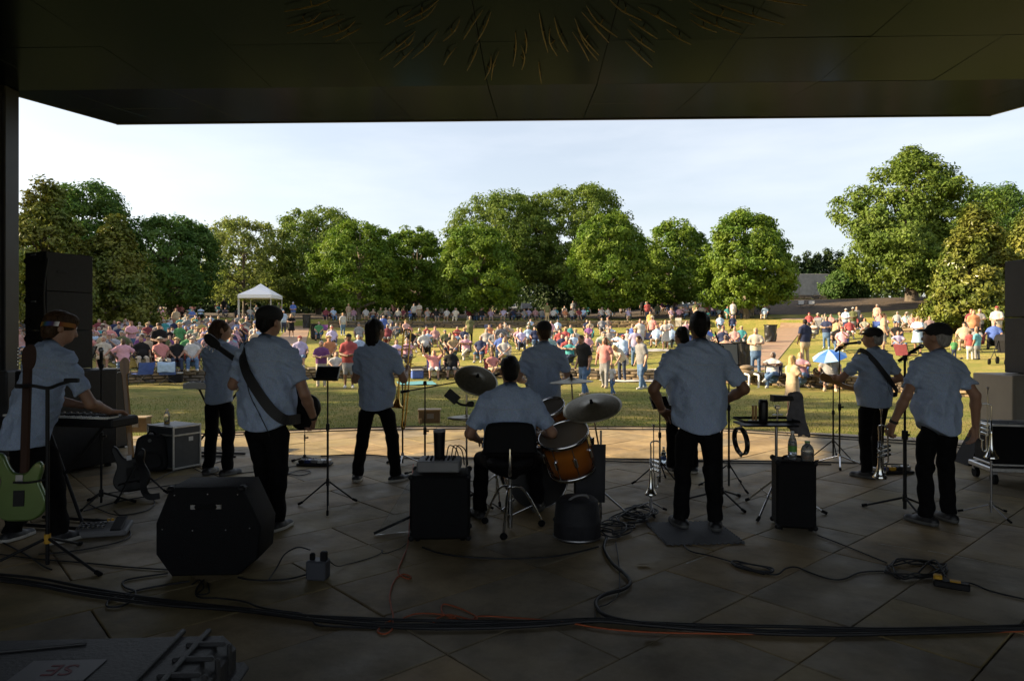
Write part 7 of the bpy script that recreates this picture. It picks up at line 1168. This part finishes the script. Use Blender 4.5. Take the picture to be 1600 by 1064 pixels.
blanket('turquoise towel spread on the front lawn behind the trombone', 650, 600, 1.3, 1.6, CLOTH['turquoise'], .2); blanket('navy sheet spread in the sunny middle lawn', 972, 523, 2.6, 2.4, CLOTH['navy']); blanket('white sheet spread right of the straw-hatted person', 1023, 548, 1.6, 1.6, CLOTH['white']); blanket('pale blue blanket on the far right lawn', 1342, 514, 2.2, 2.0, CLOTH['pale blue']); blanket('white cloth lying in the far right shade', 1452, 506, 2.4, 2.4, CLOTH['white']); blanket('white picnic cloth at the foot of the bending person', 985, 596, 2.2, 1.0, CLOTH['white'])
for lb, x, y, m in (('blue cooler under the wall beside the trombone player', 652, 592, 'royal blue'), ('black cooler in front of the straw hats at left', 274, 590, 'black'), ('red cooler on the lawn of the left crowd', 345, 580, 'red'), ('yellow bag behind the woman in pink', 214, 575, 'yellow')):
    o = thing('cooler' if 'cooler' in lb else 'bag', lb, 'cooler' if 'cooler' in lb else 'bag', GT(x, y), .3); MB().box((0, 0, .17), (.46, .3, .32), .03).build('body', CLOTH[m], o); MB().box((0, 0, .35), (.48, .32, .05), .015).build('lid', CLOTH['white' if m != 'yellow' else 'yellow'], o); MB().tube([(-.2, 0, .36), (-.18, 0, .46), (.18, 0, .46), (.2, 0, .36)], .012, 6).build('handle', BLK, o)
pv = thing('drain_pipes', 'pair of white drain pipes out of the front wall end', 'pipes', GT(1172, 606)); [MB().tube([(x, .5, .42), (x, .12, .40), (x - .03, .0, .3), (x - .05, -.02, .0), (x - .12, -.05, -.02)], .032, 8).build('pipe', WHITE, pv) for x in (0.0, .32)]
bo = GT(1165, 592); [tag((lambda q: q.build('boulder', M_ST[i % 3], None, bo + Vector((dx, .2, dz))))(MB().ell((0, 0, 0), (.42, .3, .16) if i == 0 else (.26, .2, .10), 9, 6)), lb, 'boulder') for i, (dx, dz, lb) in enumerate(((0, .40, 'flat boulder capping the end of the front wall'), (.12, .60, 'upper boulder on the end of the front wall')))]
# cars in the shade of the far trees
def car(label, x, y, paint):
    X_ = (x - 800) / F * 103; o = thing('parked_car', label, 'car', (X_, 103, terrain(X_, 103)), rad(4)); sec = [(-2.2, .35, .55, .78), (-2.15, .30, .86, .84), (-1.2, .28, 1.0, .90), (-.75, .28, 1.05, .90), (-.05, .28, 1.62, .80), (.9, .28, 1.70, .78), (1.9, .30, 1.55, .76), (2.2, .38, 1.0, .80)]
    vs = [];
    for y_, z0, z1, w in sec:
        mid = min(z1 - .03, 1.0)
        vs += [(-w * .96, y_, z0), (-w * 1.03, y_, (z0 + mid) / 2), (-w * 1.0, y_, mid), (-w * (.82 if z1 > 1.2 else .9), y_, z1), (w * (.82 if z1 > 1.2 else .9), y_, z1), (w * 1.0, y_, mid), (w * 1.03, y_, (z0 + mid) / 2), (w * .96, y_, z0)]
    MB().add(vs, [(i * 8 + k, i * 8 + (k + 1) % 8, (i + 1) * 8 + (k + 1) % 8, (i + 1) * 8 + k) for i in range(7) for k in range(8)] + [tuple(range(7, -1, -1)), tuple(range(56, 64))]).build('body', paint, o)
    MB().add([(-.68, -.76, 1.09), (.68, -.76, 1.09), (.60, -.12, 1.58), (-.60, -.12, 1.58)], [(0, 1, 2, 3)]).build('windscreen', SCREEN, o); MB().box((0, -2.2, .62), (.9, .06, .22), .02).build('grille', BLK, o); MB().box((0, -2.18, .42), (1.5, .1, .16), .03).build('bumper', BLK, o)
    for e in (-1, 1): MB().box((e * .62, -2.16, .74), (.30, .08, .13), .03).build('headlight', GLASS, o); MB().ell((e * .98, -.6, 1.06), (.1, .06, .07), 8, 6).build('mirror', paint, o)
    for e in (-1, 1):
        for yy in (-1.35, 1.35): w_ = MB().cyl((e * .66, yy, .33), (e * .88, yy, .33), .33, n=18).build('wheel', RUB, o); MB().cyl((e * .87, yy, .33), (e * .89, yy, .33), .2, n=12).build('rim', STL, w_)
car('white car parked under the far trees, left of the dark one', 798, 492, mat('white_car_paint', (.62, .60, .55), .3, coat=.5)); car('dark grey car parked under the far trees, right of the white one', 822, 492, mat('dark_car_paint', (.035, .04, .05), .3, .3, coat=.5))
# concrete wall with a stone base on the hill
cw = thing('concrete_wall', 'pale curved concrete wall above the dark hillside', 'wall', Vector(((1262 - 800) / F * 88, 88, terrain((1262 - 800) / F * 88, 88)))); CON = mat('concrete', (.30, .29, .26), .85, nscale=2, namt=.15, bscale=12, bstr=.2)
for k in range(5): MB().box((-3.6 + k * 1.85, .6 + .12 * (k - 2) ** 2, 1.9), (1.83, .25, 3.2), .02).build('panel', CON, cw)
rr = random.Random(4)
for j in range(3):
    x = -5.0
    while x < 5.2: ln = rr.uniform(.6, 1.2); o = obj('stone', rr.choice(rr.choice(stone_v)), cw, (x + ln / 2, .1 + rr.uniform(-.03, .03), .1 + .26 * j)); o.scale = (ln - .03, .35, .24); x += ln
for lb, x, y in (('white chair in front of the concrete wall, left of two', 1252, 482), ('white chair in front of the concrete wall, right of two', 1268, 482)): l_ = GT(x, y); chair(l_, look(l_, 0), 'white', lb, False)
